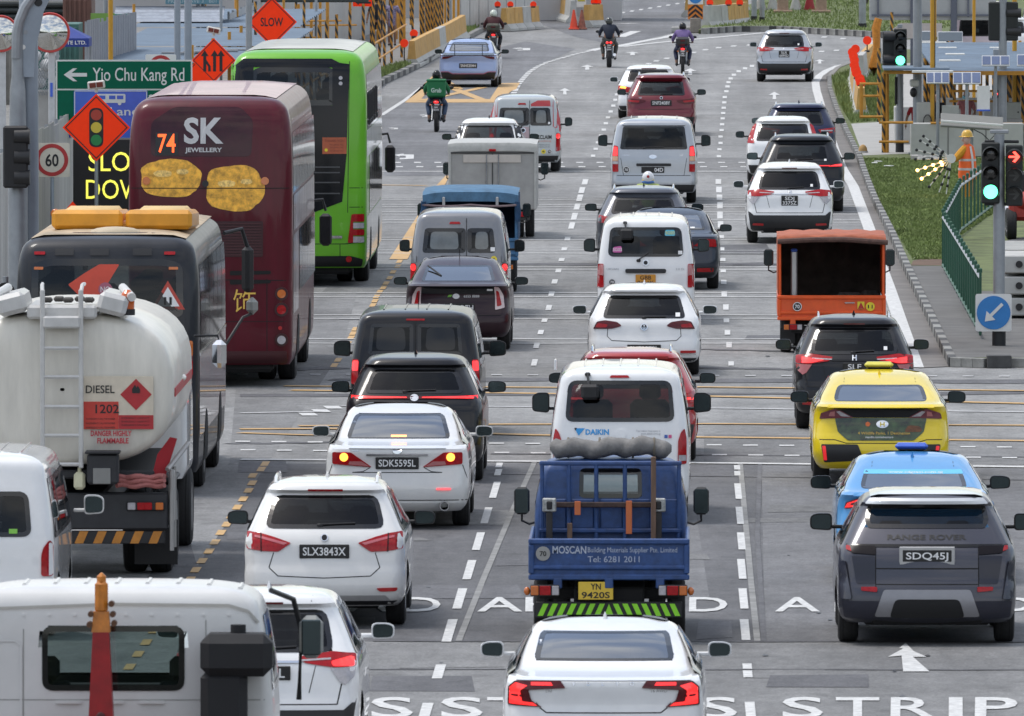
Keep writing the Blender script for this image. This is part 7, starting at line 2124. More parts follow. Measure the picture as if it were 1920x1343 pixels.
# orange works signs
r, s = sign_root('works_sign', 'orange diamond sign with a traffic light symbol and lamp on top', 181, 532)
z = (532 - 240) / s - .12
pole(r, z, .035, STEEL); o = diamond(r, z, .62)
MB().prism(rect(-.13, .13, z - .36, z + .36, .12, 5), -.026, -.021).bd('signal_symbol', SIGNBK, o, smooth=0)
for dz, m in ((.23, M('sym_red', (.40, .05, .03), .6)), (0, M('sym_yellow', (.62, .47, .05), .6)), (-.23, M('sym_green', (.02, .22, .06), .6))): MB().lathe([(.001, -.032), (.10, -.032), (.10, -.027)], (0, 0, z + dz), 'Y', 20).bd('symbol_light', m, o)
solar_lamp(r, z + .78, R(-6))
r, s = sign_root('works_sign', 'orange diamond sign with three black lane arrows', 401, 330)
z = (330 - 114) / s - .12
pole(r, z, .03); o = diamond(r, z, .52)
for x, k in ((-.21, 1), (.02, 0), (.17, 0)):
 q = [(x - .035, z - .26), (x + .035, z - .26), (x + .035, z + .10), (x + .09, z + .10), (x, z + .24), (x - .09, z + .10), (x - .035, z + .10)]
 MB().prism(q, -.027, -.021).bd('arrow', SIGNBK, o, smooth=0)
 if k: MB().prism([(x + .035, z + .02), (x + .14, z - .14), (x + .14, z - .26), (x + .08, z - .26), (x + .08, z - .15), (x + .035, z - .08)], -.027, -.021).bd('arrow_branch', SIGNBK, o, smooth=0)
solar_lamp(r, z + .70, R(12))
r, s = sign_root('works_sign', 'orange sign partly hidden below the three-arrow diamond', 372, 325)
z = (325 - 158) / s; pole(r, z, .03); diamond(r, z, .46)
r, s = sign_root('works_sign', 'orange diamond sign reading slow above the green bus', 510, 290)
z = (290 - 42) / s - .12
pole(r, z, .03); o = diamond(r, z, .62)
LT('SLOW', flat_xz(0, -.024, z), 0, 0, .20, SIGNBK, o, width=.56, bold=.02)
r, s = sign_root('works_sign', 'small orange rectangle with a left arrow on a steel post', 681, 130)
z = (130 - 4) / s - .12
MB().cyl((0, .04, 0), (0, .04, z), .065, n=10).bd('post', STEELB, r)
o = MB().prism(rect(-.33, .33, z - .15, z + .30, .02), -.02, 0).bd('sign_panel', SIGNO, r, smooth=0)
MB().prism([(-.25, z - .02), (-.14, z + .07), (-.14, z + .0), (.25, z + .0), (.25, z - .06), (-.14, z - .06), (-.14, z - .11)], -.027, -.021).bd('arrow', SIGNBK, o, smooth=0)
r, s = sign_root('prohibition_sign', 'white sign with a red ring behind the green direction sign', 302, 470)
z = (470 - 122) / s - .1
pole(r, z, .03); o = MB().prism(rect(-.30, .30, z - .3, z + .18, .03), -.02, 0).bd('sign_panel', SIGNW, r, smooth=0); MB().lathe([(.17, -.026), (.235, -.026), (.235, -.021), (.17, -.021), (.17, -.026)], (0, 0, z - .07), 'Y', 28, True).bd('red_ring', SIGNR, o)
r, s = sign_root('works_sign', 'orange board leaning behind the coach roof', 110, 560)
MB().add([(-.25, 0, 1.0), (.05, 0, 1.02), (.32, 0, 1.52), (.25, 0, 1.60)], [(0, 1, 2, 3)]).bd('sign_panel', SIGNO, r, smooth=0); pole(r, 1.1, .03); MB().ell((-.05, -.05, 1.38), (.09, .06, .09)).bd('lamp', LORG, r)
# convex mirrors on white posts
def convex(label, x, y, yg, rpx):
 r, s = sign_root('convex_mirror', label, x, yg, 'mirror', 'convex mirrors')
 z = (yg - y) / s - .12; rr = rpx / s
 MB().box((.03, .10, z * .5), (.13, .10, z), .015).bd('post', M('post_white', (.52, .53, .54), .6, var=.1), r)
 prof = [(.001, -.13 * rr / .4), (rr * .3, -.115 * rr / .4), (rr * .6, -.075 * rr / .4), (rr * .85, -.02), (rr * .93, .01)]
 MB().lathe(prof, (0, -.02, z), 'Y', 32).bd('mirror_face', M('mirror_convex', (.62, .62, .60), .07, .95, rvar=.02), r)
 MB().lathe([(rr * .92, .0), (rr, -.01), (rr * 1.03, .03), (rr * .9, .05), (.001, .06)], (0, -.02, z), 'Y', 32).bd('mirror_rim', M('rim_red', (.50, .04, .03), .45), r)
 return r
r = convex('round convex mirror with a red rim on a white post', 94, 62, 452, 37)
MB().box((.03, .04, 2.9), (.05, .02, .28)).bd('blue_tag', SIGNB, r)
convex('round convex mirror cut by the left edge of the picture', 2, 64, 470, 34)
# hoardings
def hoarding(label, x0, ya, x1, yb, h, mat, n, seed=0, rib=.05):
 a, b = G(x0, ya), G(x1, yb)
 d = b - a; L_ = d.length
 t = thing('hoarding', label, 'fence', (a.x, a.y, VZ), math.atan2(d.y, d.x), 'site hoardings')
 r_ = random.Random(seed)
 w = L_ / n
 for i in range(n):
  hh = h * (1 + .04 * (r_.random() - .5))
  vs, fs = [], []
  k = 12
  for j in range(k + 1):
   o_ = rib * (1 if j % 4 in (1, 2) else 0)
   vs += [(i * w + w * j / k, -o_, 0), (i * w + w * j / k, -o_, hh)]
  fs = [(2 * j, 2 * j + 2, 2 * j + 3, 2 * j + 1) for j in range(k)]
  MB().add(vs, fs).bd('panel', mat, t, smooth=0, rc=False)
  MB().box((i * w, .02, h * .5), (.06, .06, h + .05)).bd('upright', STEEL, t)
 return t
hoarding('pale ribbed hoarding behind the speed limit sign', -40, 610, 268, 366, 2.6, M('hoard_pale', (.46, .45, .43), .7, var=.2, scale=1.2, stretch=(1, 1, .15)), 34, 1)
hoarding('grey ribbed fence panels left of the blue site roof', 163, 292, 252, 262, 3.15, M('hoard_blue_grey', (.27, .28, .31), .55, .2, var=.15, scale=1.5), 9, 2, .08)
hoarding('light grey hoarding behind the striped scaffold poles', 430, 205, 700, 66, 2.6, HOARD, 44, 3, .03)
hoarding('white hoarding beyond the motorcyclist at the top', 846, 62, 1000, 52, 2.4, M('hoard_white', (.50, .50, .49), .6, var=.1, scale=1), 9, 4, .01)
# blue tent
r, s = sign_root('canopy_tent', 'blue canopy tent with white company lettering on its valance', 108, 305, 'tent')
z0 = (305 - 98) / s; z1 = (305 - 82) / s; z2 = (305 - 66) / s
TB = M('tent_blue', (.022, .045, .24), .7, var=.12)
w = .76
MB().add([(-w, 0, z0), (w, 0, z0), (w, 0, z1), (-w, 0, z1), (-w, 1.6, z0), (w, 1.6, z0), (w, 1.6, z1), (-w, 1.6, z1), (0, .8, z2 + .2)],
         [(0, 1, 2, 3), (5, 4, 7, 6), (1, 5, 6, 2), (4, 0, 3, 7), (3, 2, 8), (2, 6, 8), (6, 7, 8), (7, 3, 8)]).bd('canopy', TB, r, smooth=0)
for x in (-w + .03, w - .03):
 for y in (.04, 1.56): MB().cyl((x, y, 0), (x, y, z0), .025, n=8).bd('leg', STEEL, r)
LT('ENG               PTE LTD.', flat_xz(0, -.006, (z0 + z1) / 2), .0, 0, .085, SIGNW, r, width=1.40, bold=.02)
# covered walkway with blue sheet roof
r = thing('covered_walkway', 'covered walkway with blue ribbed roof and striped poles on the left', 'walkway', (-12.6, 335, VZ))
corrugated('roof_sheet', -2.2, 2.3, -2, 12, 2.12, 2.20, 12, .05, ROOFB, r)
corrugated('roof_sheet', -2.6, 2.0, 12.2, 34, 2.26, 2.30, 14, .05, ROOFB, r)
corrugated('roof_sheet', -3.0, 1.6, 34.2, 60, 2.36, 2.40, 14, .05, ROOFB, r)
MB().box((1.2, 62, 2.62), (3.2, .3, .10), .02).bd('eave_beam', M('eave_dark', (.03, .04, .04), .6), r)
for y in [i * 9.0 for i in range(15)] + [132 + i * 2.6 for i in range(20)]:
 for x, k in ((-.1 + y * .011, 0), (2.15 + y * .006, 1)):
  if y > 95 and k == 0 and int(y) % 2: continue
  z = 2.2 + (.3 if y < 70 else 1.6)
  p = MB().cyl((0, 0, 0), (0, 0, z), .045, n=8).mesh('pole', HAZ if (int(y * 3) + k) % 3 else YPOST)
  link('pole', p, r, (x + .12 * math.sin(y * 5), y, 0))
for k in range(9):
 for z in (.55, 1.1):
  MB().cyl((2.1 + k * .09, 12 * k, z), (2.1 + k * .09 + .09, 12 * k + 11.6, z), .03, n=6).bd('guard_rail', YPOST, r)
for i in range(10):
 y = 120 + i * 4
 link('pole', MB().cyl((0, 0, 0), (0, 0, 4), .05, n=8).mesh('pole', YPOST if i % 2 else HAZ), r, (.9 + 1.9 * ((i * 7) % 5) / 4 + (y - 92) * .02, y, 0))
for i in range(4): MB().box((-.6 + i * .5, 4 + i * 1.3, 2.22), (.85, .25, .05), .01).bd('loose_plank', M('plank_grey', (.25, .26, .27), .7), r)
for i in range(16): link('pole', MB().cyl((0, 0, 0), (0, 0, 3.2), .04, n=6).mesh('pole', [YPOST, HAZ, STEEL][i % 3]), r, (-2.4 + (i * 37 % 50) / 12, 20 + i * 4.4, 0))
for i in range(8): MB().cyl((-2.2, 22 + i * 9, 1.0 + .45 * (i % 3)), (1.8, 24 + i * 9, 1.0 + .45 * (i % 3)), .03, n=6).bd('brace', YPOST, r)
# upper roof with the stop name
r = thing('bus_shelter', 'bus stop shelter roof with a blue name board', 'shelter', (-15.2, 372, VZ))
corrugated('roof_sheet', -1.1, 1.95, 0, 2, 2.46, 2.84, 5, .06, M('roof_sheet_silver', (.26, .29, .34), .5, .3, var=.2), r)
o = MB().box((1.05, 1.5, 2.98), (1.5, .08, .17), .01).bd('name_board', M('board_teal', (.10, .22, .27), .5), r)
LT('MO KIO AVE 3   B01', flat_xz(1.05, 1.455, 2.98), 0, 0, .09, M('board_ink', (.42, .50, .52), .5), o, width=1.35)
MB().box((.4, 4, 3.12), (3.4, 4.6, .10), .03).bd('roof_fascia', M('fascia_dark', (.02, .03, .05), .6), r)
for x in (-1.4, 1.2):
 for y in (1.9, 5.5): MB().cyl((x, y, 0), (x, y, 3.0), .06, n=8).bd('column', STEEL, r)
# plain lamp posts and pipes in the site
for x, yg, h, rr, lab, m in ((333, 430, 8, .065, 'grey steel post rising behind the blue site roof', STEELB), (353, 440, 8, .075, 'pale grey steel post beside the three-arrow sign', STEELB), (467, 330, 8, .075, 'grey steel post left of the slow sign', STEEL), (208, 420, 8, .05, 'slim yellow post above the green direction sign', M('post_amber', (.52, .27, .02), .5))):
 r, s = sign_root('steel_post', lab, x, yg, 'post', 'site posts')
 MB().cyl((0, 0, 0), (0, 0, h), rr, n=12).bd('shaft', m, r); MB().box((0, 0, .03), (rr * 5, rr * 5, .06), .01).bd('foot_plate', m, r)
 if x == 208: MB().box((-.08, 0, 5.2), (.12, .12, .4), .04).bd('lamp_case', SIGNW, r)
for k, (x, y, lab) in enumerate(((40, 20, 'left stack of dark green pipes at the top left corner'), (130, 22, 'right stack of dark green pipes at the top left corner'))):
 p = at(x, y, 390)
 r = thing('pipe_stack', lab, 'pipes', (p.x, 390, VZ), 0, 'pipe stacks')
 zc = p.z - VZ
 for i in range(3):
  for j in range(3): MB().cyl((-.9, j * .3, zc + (i - 1) * .19), (.75 - .1 * i, j * .3, zc + (i - 1) * .19), .095, n=10).bd('pipe', M('pipe_dark', (.020, .026, .026), .5, var=.3), r)
 for x_ in (-.7, .6): MB().box((x_, .3, (zc - .3) / 2), (.1, .9, zc - .3), .02).bd('trestle', STEEL, r)
for k, (x0, x1, yg, h, c, lab) in enumerate(((60, 148, 225, 2.5, (.05, .14, .12), 'teal site container behind the blue tent'), (118, 172, 190, 2.9, (.13, .06, .045), 'rust brown site container behind the teal one'), (-60, 70, 205, 2.3, (.22, .21, .19), 'drab grey site container behind the left mirror'))):
 a, b = G(x0, yg), G(x1, yg); t = thing('site_container', lab, 'container', (a.x, a.y, VZ), 0, 'site containers'); w_ = b.x - a.x
 cm = M('container_%d' % k, c, .6, var=.25, scale=2)
 MB().box((w_ / 2, 1.2, h / 2), (w_, 2.4, h), .02).bd('shell', cm, t)
 for i in range(int(w_ / .14)): MB().box((.07 + i * .14, -.02, h / 2), (.07, .04, h - .2), .008).bd('rib', cm, t)
# site boundary building
bl = thing('site_building', 'pale grey tiled building behind the works on the left', 'building', (-20, 520, 0))
tile = M('tile_grey', (.42, .41, .41), .7, var=.12, scale=.5)
MB().box((0, 3, 5), (34, 6, 10), .02).bd('wall', tile, bl)
for i in range(26): MB().box((0, -.03, 1.2 + i * .35), (34, .05, .30), .01).bd('tile_course', tile, bl)
for x in (-6.2, -5.6, 3.1): MB().cyl((x, -.2, 0), (x, -.2, 10), .10, n=8).bd('downpipe', YPOST, bl)
r, s = sign_root('site_board', 'lime and teal painted site board above the grey fence panels', 206, 262, 'board')
z0, z1 = (262 - 50) / s - .1, (262 - 27) / s - .1
MB().box((-.18, .0, (z0 + z1) / 2), (.62, .05, z1 - z0)).bd('panel', M('board_lime', (.17, .32, .06), .6), r); MB().box((.33, .0, (z0 + z1) / 2 - .02), (.40, .05, z1 - z0)).bd('panel', M('board_teal2', (.06, .22, .20), .6), r)
for x in (-.4, .4): MB().cyl((x, .06, 0), (x, .06, z1), .04, n=8).bd('leg', STEEL, r)
r, s = sign_root('safety_notice', 'white and blue safety notices on the pale hoarding', 122, 478, 'notice')
zc = (478 - 237) / s - .1
o = MB().box((0, -.02, zc), (.26, .03, .52)).bd('panel', SIGNW, r); MB().box((0, -.038, zc + .2), (.22, .01, .08)).bd('blue_strip', SIGNB, o); MB().lathe([(.001, -.045), (.10, -.045), (.10, -.036)], (.0, 0, zc), 'Y', 18).bd('blue_disc', SIGNB, o); MB().box((0, -.038, zc - .2), (.22, .01, .09)).bd('blue_strip', SIGNB, o); MB().cyl((0, .02, 0), (0, .02, zc), .03, n=6).bd('post', STEEL, r)
r, s = sign_root('chain_link_fence', 'chain-link fence over white bagged rubble at the left', 70, 430, 'fence')
z0, z1 = (430 - 190) / s, (430 - 98) / s
for i in range(16):
 a = -.36 + i * .05
 MB().cyl((a, 0, z0), (a + .5 if a + .5 < .4 else .4, .0, z0 + min(.5, .4 - a) * 2), .006, n=4).bd('wire', STEEL, r)
 MB().cyl((-a, .01, z0), (-a - min(.5, .4 - a), .01, z0 + min(.5, .4 - a) * 2), .006, n=4).bd('wire', STEEL, r)
for x in (-.4, .42): MB().cyl((x, 0, 0), (x, 0, z1), .03, n=8).bd('post', STEEL, r)
for i in range(9): MB().ell((-.35 + .09 * i, .35 + .1 * (i % 3), z0 + .25 + .18 * (i % 4)), (.16, .15, .13)).bd('rubble_bag', M('bag_white', (.50, .50, .50), .8, var=.25), r)
MB().box((0, .4, z0 / 2 + .05), (.9, .5, z0 + .1), .03).bd('rubble_base', CONC, r)
# ---- barriers, discs and fence along the curve
def barrier_row(pts, n, colors, label, h=None):
 P = [G(x, y) for x, y in pts]
 ln = [0]
 for a, b in zip(P, P[1:]): ln.append(ln[-1] + (b - a).length)
 def pos(d):
  for i in range(len(P) - 1):
   if d <= ln[i + 1] + 1e-6: return P[i].lerp(P[i + 1], (d - ln[i]) / (ln[i + 1] - ln[i]))
  return P[-1]
 words = ['nearest', 'second', 'third', 'fourth', 'fifth', 'sixth', 'seventh', 'eighth', 'ninth', 'tenth', 'eleventh', 'twelfth']
 for i in range(n):
  a, b = pos(ln[-1] * i / n), pos(ln[-1] * (i + 1) / n)
  d = b - a; m = (a + b) / 2
  jersey((m.x, m.y, 0.02), math.atan2(d.y, d.x), d.length - .06, colors[i % len(colors)], label % words[i])
barrier_row([(772, 128), (800, 112), (835, 94), (868, 74)], 9, [JY, JY, JY, JY, JW], '%s yellow-painted concrete barrier along the left kerb')
barrier_row([(944, 60), (975, 57.5), (1006, 55)], 4, [JY, JY, JW, JY], '%s yellow and grey barrier right of the motorcyclist with the pale helmet')
barrier_row([(1008, 31), (1030, 34), (1052, 38), (1075, 44)], 5, [JW, JW, JW, JY, JW], '%s plain concrete barrier behind the traffic cones')
barrier_row([(1098, 53), (1127, 52)], 1, [JY], '%s yellow barrier right of the traffic cones')
barrier_row([(1322, 55), (1345, 54), (1372, 51), (1398, 47)], 6, [JW, JW, JY, JY, JY, JY], '%s white and yellow barrier right of the chevron board')
barrier_row([(1290, 33), (1330, 27), (1400, 26)], 4, [JY, JY, JW, JY], '%s barrier in the row behind the chevron board')
barrier_row([(1615, 226), (1606, 190), (1601, 160)], 7, [JY, JY, JW, JY], '%s yellow barrier in the row beside the right-hand slip road')
barrier_row([(1612, 158), (1630, 138), (1646, 120)], 5, [JW, JY, JY, JW], '%s barrier in the far row beside the right-hand slip road')
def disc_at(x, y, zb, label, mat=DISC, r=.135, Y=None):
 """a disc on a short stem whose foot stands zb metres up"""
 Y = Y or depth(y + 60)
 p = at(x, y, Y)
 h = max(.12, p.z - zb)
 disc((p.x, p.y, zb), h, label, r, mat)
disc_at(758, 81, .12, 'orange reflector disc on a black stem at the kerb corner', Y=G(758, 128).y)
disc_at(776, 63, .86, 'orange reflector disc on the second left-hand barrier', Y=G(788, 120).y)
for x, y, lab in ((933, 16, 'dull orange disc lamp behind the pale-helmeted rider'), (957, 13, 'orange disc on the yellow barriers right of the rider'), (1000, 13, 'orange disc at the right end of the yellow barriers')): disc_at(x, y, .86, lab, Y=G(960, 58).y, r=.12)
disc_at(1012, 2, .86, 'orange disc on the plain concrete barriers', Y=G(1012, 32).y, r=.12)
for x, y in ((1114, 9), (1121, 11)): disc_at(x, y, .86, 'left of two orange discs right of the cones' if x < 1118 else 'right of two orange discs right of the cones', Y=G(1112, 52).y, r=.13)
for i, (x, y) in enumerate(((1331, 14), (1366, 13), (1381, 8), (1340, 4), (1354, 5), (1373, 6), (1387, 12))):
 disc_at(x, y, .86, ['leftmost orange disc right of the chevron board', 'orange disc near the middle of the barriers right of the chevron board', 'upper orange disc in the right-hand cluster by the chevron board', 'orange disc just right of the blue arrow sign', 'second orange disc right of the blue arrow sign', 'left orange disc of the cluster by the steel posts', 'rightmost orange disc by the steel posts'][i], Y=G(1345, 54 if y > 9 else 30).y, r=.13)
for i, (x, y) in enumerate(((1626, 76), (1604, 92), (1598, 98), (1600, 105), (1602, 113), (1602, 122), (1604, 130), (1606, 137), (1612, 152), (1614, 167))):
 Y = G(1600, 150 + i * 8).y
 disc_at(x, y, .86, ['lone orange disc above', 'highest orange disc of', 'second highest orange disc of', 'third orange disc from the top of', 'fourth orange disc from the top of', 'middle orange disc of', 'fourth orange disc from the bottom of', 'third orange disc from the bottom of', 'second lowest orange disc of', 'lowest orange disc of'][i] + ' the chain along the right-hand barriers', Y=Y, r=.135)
# green picket fence beyond the left barriers
GF = M('fence_green', (.018, .085, .050), .5, var=.15)
def picket_fence(label, pts, h, n, knob=True, mat=GF):
 P = [G(x, y) for x, y in pts]
 t = thing('picket_fence', label, 'fence', (P[0].x, P[0].y, VZ))
 for a, b in zip(P, P[1:]):
  d = b - a; L_ = d.length; k = max(2, int(n * L_ / sum((q - p).length for p, q in zip(P, P[1:]))))
  a0, b0 = a - P[0], b - P[0]
  for z in (.12, h - .12):
   m = MB(); m.cyl((a0.x, a0.y, z), (b0.x, b0.y, z), .028, n=6); m.bd('rail', mat if z < .5 else STEEL, t)
  for i in range(k + 1):
   q = a0 + d * (i / k)
   me = shared(('picket', h, knob, mat.name), lambda: MB().box((0, 0, h * .52), (.11, .04, h * .92), .008).box((0, 0, h), (.10, .06, .09 if knob else .02), .02).mesh('picket', mat))
   link('picket', me, t, (q.x, q.y, 0), (0, 0, math.atan2(d.y, d.x)))
 return t
picket_fence('green picket fence beyond the left-hand barriers', [(868, 56), (896, 42)], 1.25, 20)
picket_fence('green picket railing round the corner of the right verge', [(1838, 652), (1768, 522), (1800, 455), (1872, 398)], 1.12, 40)
# cones, notice and chevron board
def cone(x, yg, label, dirty=False):
 p = G(x, yg)
 t = thing('traffic_cone', label, 'traffic cone', (p.x, p.y, .01), 0, 'traffic cones'); t.scale = (.72, .72, .74)
 mo = M('cone_orange', (.72, .07, .03), .55) if not dirty else M('cone_dirty', (.26, .09, .06), .7, var=.4)
 MB().box((0, 0, .04), (.55, .55, .08), .02).bd('base', mo, t)
 MB().lathe([(.22, .08), (.13, .55), (.05, 1.0), (.001, 1.0)], (0, 0, 0), 'Z', 16).bd('body', mo, t)
 for a, b in ((.42, .56), (.66, .78)): MB().lathe([(.005 + .22 - .19 * (a - .08) / .92, a), (.005 + .22 - .19 * (b - .08) / .92, b)], (0, 0, 0), 'Z', 16).bd('white_band', SIGNW, t)
cone(1076, 56, 'bright orange traffic cone with white bands'); cone(1091, 56, 'grimy traffic cone behind the bright one', True)
r, s = sign_root('notice_board', 'white board with a yellow panel above the cones', 1090, 52)
MB().cyl((0, .05, 0), (0, .05, 1.2), .03, n=6).bd('post', STEEL, r); o = MB().box((0, 0, .95), (.36, .04, .62), .01).bd('panel', SIGNW, r); MB().box((0, -.025, .98), (.28, .01, .24)).bd('yellow_panel', M('panel_yellow', (.50, .42, .06), .6), o); LT('CAUTION', flat_xz(0, -.032, 1.03), 0, 0, .05, SIGNBK, o, width=.22)
r, s = sign_root('chevron_board', 'orange and black chevron board on a concrete block below a blue arrow disc', 1304, 62)
r.location.z = 0
MB().box((0, .1, .28), (.40, .40, .56), .03).bd('concrete_block', M('block_tan', (.25, .22, .19), .85, var=.25), r)
pole(r, 1.7, .05, STEEL, 0, .1)
o = MB().prism(rect(-.28, .28, .50, 1.04, .03), .0, .03).bd('sign_panel', M('chev_orange', (.68, .20, .02), .5), r, smooth=0)
for k in (-1, 0, 1):
 zc = .78 + k * .19
 q = [(-.26, zc - .20), (0, zc + .02), (.26, zc - .20), (.26, zc - .10), (0, zc + .12), (-.26, zc - .10)]
 q = clip(clip(q, 1, .51, 1), 1, 1.03, -1)
 if len(q) > 2: MB().prism(q, -.012, -.004).bd('chevron', SIGNBK, o, smooth=0)
o = MB().prism(rect(-.28, .28, 1.06, 1.62, .03), .0, .03).bd('upper_panel', SIGNW, r, smooth=0); MB().lathe([(.001, -.01), (.25, -.01), (.25, -.002)], (0, 0, 1.34), 'Y', 24).bd('blue_disc', M('disc_blue', (.03, .20, .52), .5), o)
MB().box((-.35, .3, .12), (1.1, .5, .22), .04).bd('kerb_block', CONC, r)
# == right side
def signal_head(root, x, y, z, lit, arrow_=False, w=.32, h=.98):
 o = MB().box((x, y + .10, z), (w, .20, h), .02).bd('signal_head', M('signal_black', (.010, .013, .013), .55), root)
 for i, dz in enumerate((.30, 0, -.30)):
  on = lit == i
  if arrow_:
   m = glow('arrow_red', (1.0, .06, .04), 2.4, (1, .1, .08)) if on else M('arrow_off', (.06, .062, .06), .5)
   MB().lathe([(.001, -.004), (.125, -.004), (.125, .01)], (x, y, z + dz), 'Y', 20).bd('lens', M('lens_red_dark', (.10, .006, .006), .3) if on else M('lens_black', (.008, .008, .008), .3), o)
   MB().prism([(x - .09, z + dz - .015), (x + .02, z + dz - .015), (x - .03, z + dz - .075), (x + .01, z + dz - .09), (x + .09, z + dz), (x + .01, z + dz + .09), (x - .03, z + dz + .075), (x + .02, z + dz + .015), (x - .09, z + dz + .015)], y - .014, y - .006).bd('arrow', m, o, smooth=0)
  else:
   m = glow('signal_green', (.10, 1.0, .48), 2.2, (.3, 1, .6)) if on else M('lens_dark', (.018, .017, .016), .25, coat=.5)
   MB().lathe([(.001, -.03), (.06, -.025), (.11, -.005), (.12, .01)], (x, y, z + dz), 'Y', 22).bd('lens', m, o)
  b = MB(); n = 14; vs = []; fs = []
  for k in range(n + 1):
   a = math.pi * (-.12 + 1.24 * k / n)
   vs += [(x + .135 * math.cos(a), y, z + dz + .135 * math.sin(a)), (x + .135 * math.cos(a), y - .16, z + dz + .135 * math.sin(a) - .02)]
  fs = [(2 * k, 2 * k + 1, 2 * k + 3, 2 * k + 2) for k in range(n)]
  b.add(vs, fs).bd('visor', M('signal_black', (.010, .013, .013), .55), o, rc=False)
 return o
# near signal pole with the blue arrow sign
r, s = sign_root('signal_pole', 'traffic signal pole with green light, red arrow and blue arrow sign', 1873, 664, 'traffic light')
MB().lathe([(.11, 0), (.11, .36)], n=16).bd('pole_base', M('pole_black', (.012, .013, .016), .5), r)
MB().lathe([(.095, .36), (.095, 2.2), (.09, 2.3), (.085, 3.40)], n=16).bd('pole', STEEL, r)
MB().box((0, 0, 3.44), (.30, .12, .06), .01).bd('pole_cap', STEEL, r)
signal_head(r, -.14, -.14, 2.78, 2, w=.29); signal_head(r, .24, -.14, 2.74, 0, True, w=.27)
for z in (2.28, 3.28): MB().box((.04, 0, z), (.55, .06, .05), .01).bd('bracket', BLACK, r)
o = MB().prism(rect(-.38, .20, .24, .84, .04, 3), -.16, -.13).bd('sign_panel', SIGNW, r, smooth=0)
MB().lathe([(.001, -.172), (.27, -.172), (.27, -.162)], (-.09, 0, .54), 'Y', 32).bd('blue_disc', M('disc_blue', (.03, .20, .52), .5), o)
a45 = lambda x, z: (-.09 + (x - z) * .7071, .54 + (x + z) * .7071)
MB().prism([a45(*p) for p in [(.20, -.025), (-.06, -.025), (-.06, -.10), (-.20, 0), (-.06, .10), (-.06, .025), (.20, .025)]], -.182, -.174).bd('arrow', SIGNW, o, smooth=0)
# far signal
r, s = sign_root('signal_pole', 'distant traffic signal showing green beside the striped scaffold', 1687, 296, 'traffic light')
MB().lathe([(.105, 0), (.10, .28)], n=12).bd('pole_base', M('pole_black', (.012, .013, .016), .5), r)
MB().lathe([(.09, .28), (.085, 3.0)], n=12).bd('pole', STEEL, r)
signal_head(r, .01, -.10, 2.56, 2, w=.32, h=.95); MB().box((-.24, .3, 2.52), (.36, .5, .90), .02).bd('side_signal_head', M('signal_black', (.010, .013, .013), .55), r)
for z in (2.85, 2.28): MB().lathe([(.12, -.40), (.13, -.1)], (0, -.02, z), 'X', 12).bd('side_visor', M('visor_black', (.02, .02, .022), .45), r)
MB().box((-.10, -.06, 1.52), (.05, .05, .68), .01).bd('edge_board', M('board_dark', (.02, .02, .022), .5), r); MB().box((0, 0, 3.10), (.12, .12, .10), .01).bd('pole_cap', STEEL, r)
r, s = sign_root('signal_pole', 'dark signal heads seen from behind at the top right', 1880, 300, 'traffic light')
MB().cyl((0, 0, 0), (0, 0, 4.2), .10, n=12).bd('pole', STEEL, r)
for x in (-.2, .22): MB().box((x, .05, 3.25), (.30, .22, .95), .03).bd('signal_head', M('signal_black', (.010, .013, .013), .55), r)
for z in (3.0, 3.45): MB().lathe([(.11, .1), (.12, .45)], (0, 0, z), 'X', 12).bd('visor', M('visor_black', (.02, .02, .022), .45), r)
# camera mast and poles
for x, yg, h, rr, lab, m in ((1720, 300, 8, .11, 'broad grey steel mast with a dome camera', STEEL), (1748, 302, 8, .055, 'yellow mast with black cable left of the solar panels', M('post_amber', (.52, .27, .02), .5)), (1884, 214, 6, .06, 'dark grey mast in front of the solar panels', M('mast_dark', (.09, .10, .11), .5, .3)), (1902, 262, 8, .06, 'yellow mast right of the small solar panel', M('post_amber', (.52, .27, .02), .5)), (1752, 230, 8, .05, 'second yellow mast behind the first', M('post_amber', (.52, .27, .02), .5)), (1826, 230, 8, .045, 'yellow mast behind the blue roof', M('post_amber', (.52, .27, .02), .5)), (1785, 240, 2.2, .05, 'short timber post between the two solar panels', M('post_brown', (.16, .10, .08), .8))):
 r, s = sign_root('mast', lab, x, yg, 'pole', 'poles at the works on the right')
 MB().cyl((0, 0, 0), (0, 0, h), rr, n=12).bd('shaft', m, r); MB().box((0, 0, .03), (rr * 4, rr * 4, .06), .01).bd('foot_plate', m, r)
 if x == 1720:
  MB().box((-.08, -.2, 1.75), (.22, .16, .18), .03).bd('camera_bracket', SIGNW, r); MB().ell((-.1, -.25, 1.52), (.09, .09, .12)).bd('camera_dome', BLACK, r)
 if x == 1748:
  for k in range(3): MB().tube([(-.12 + .10 * math.cos(t * .63) , -.08 - .02 * k, .82 + .18 * math.sin(t * .63)) for t in range(11)], .014, 6).bd('cable_coil', BLACK, r)
  MB().cyl((.05, .0, 0), (.05, 0, h), .022, n=6).bd('cable', BLACK, r); MB().box((-.18, .1, .9), (.4, .25, .8), .03).bd('control_box', M('box_pale', (.38, .38, .35), .6), r)
  MB().box((0, -.3, 2.05), (1.0, .3, .06), .01).bd('lamp_arm', SIGNW, r)
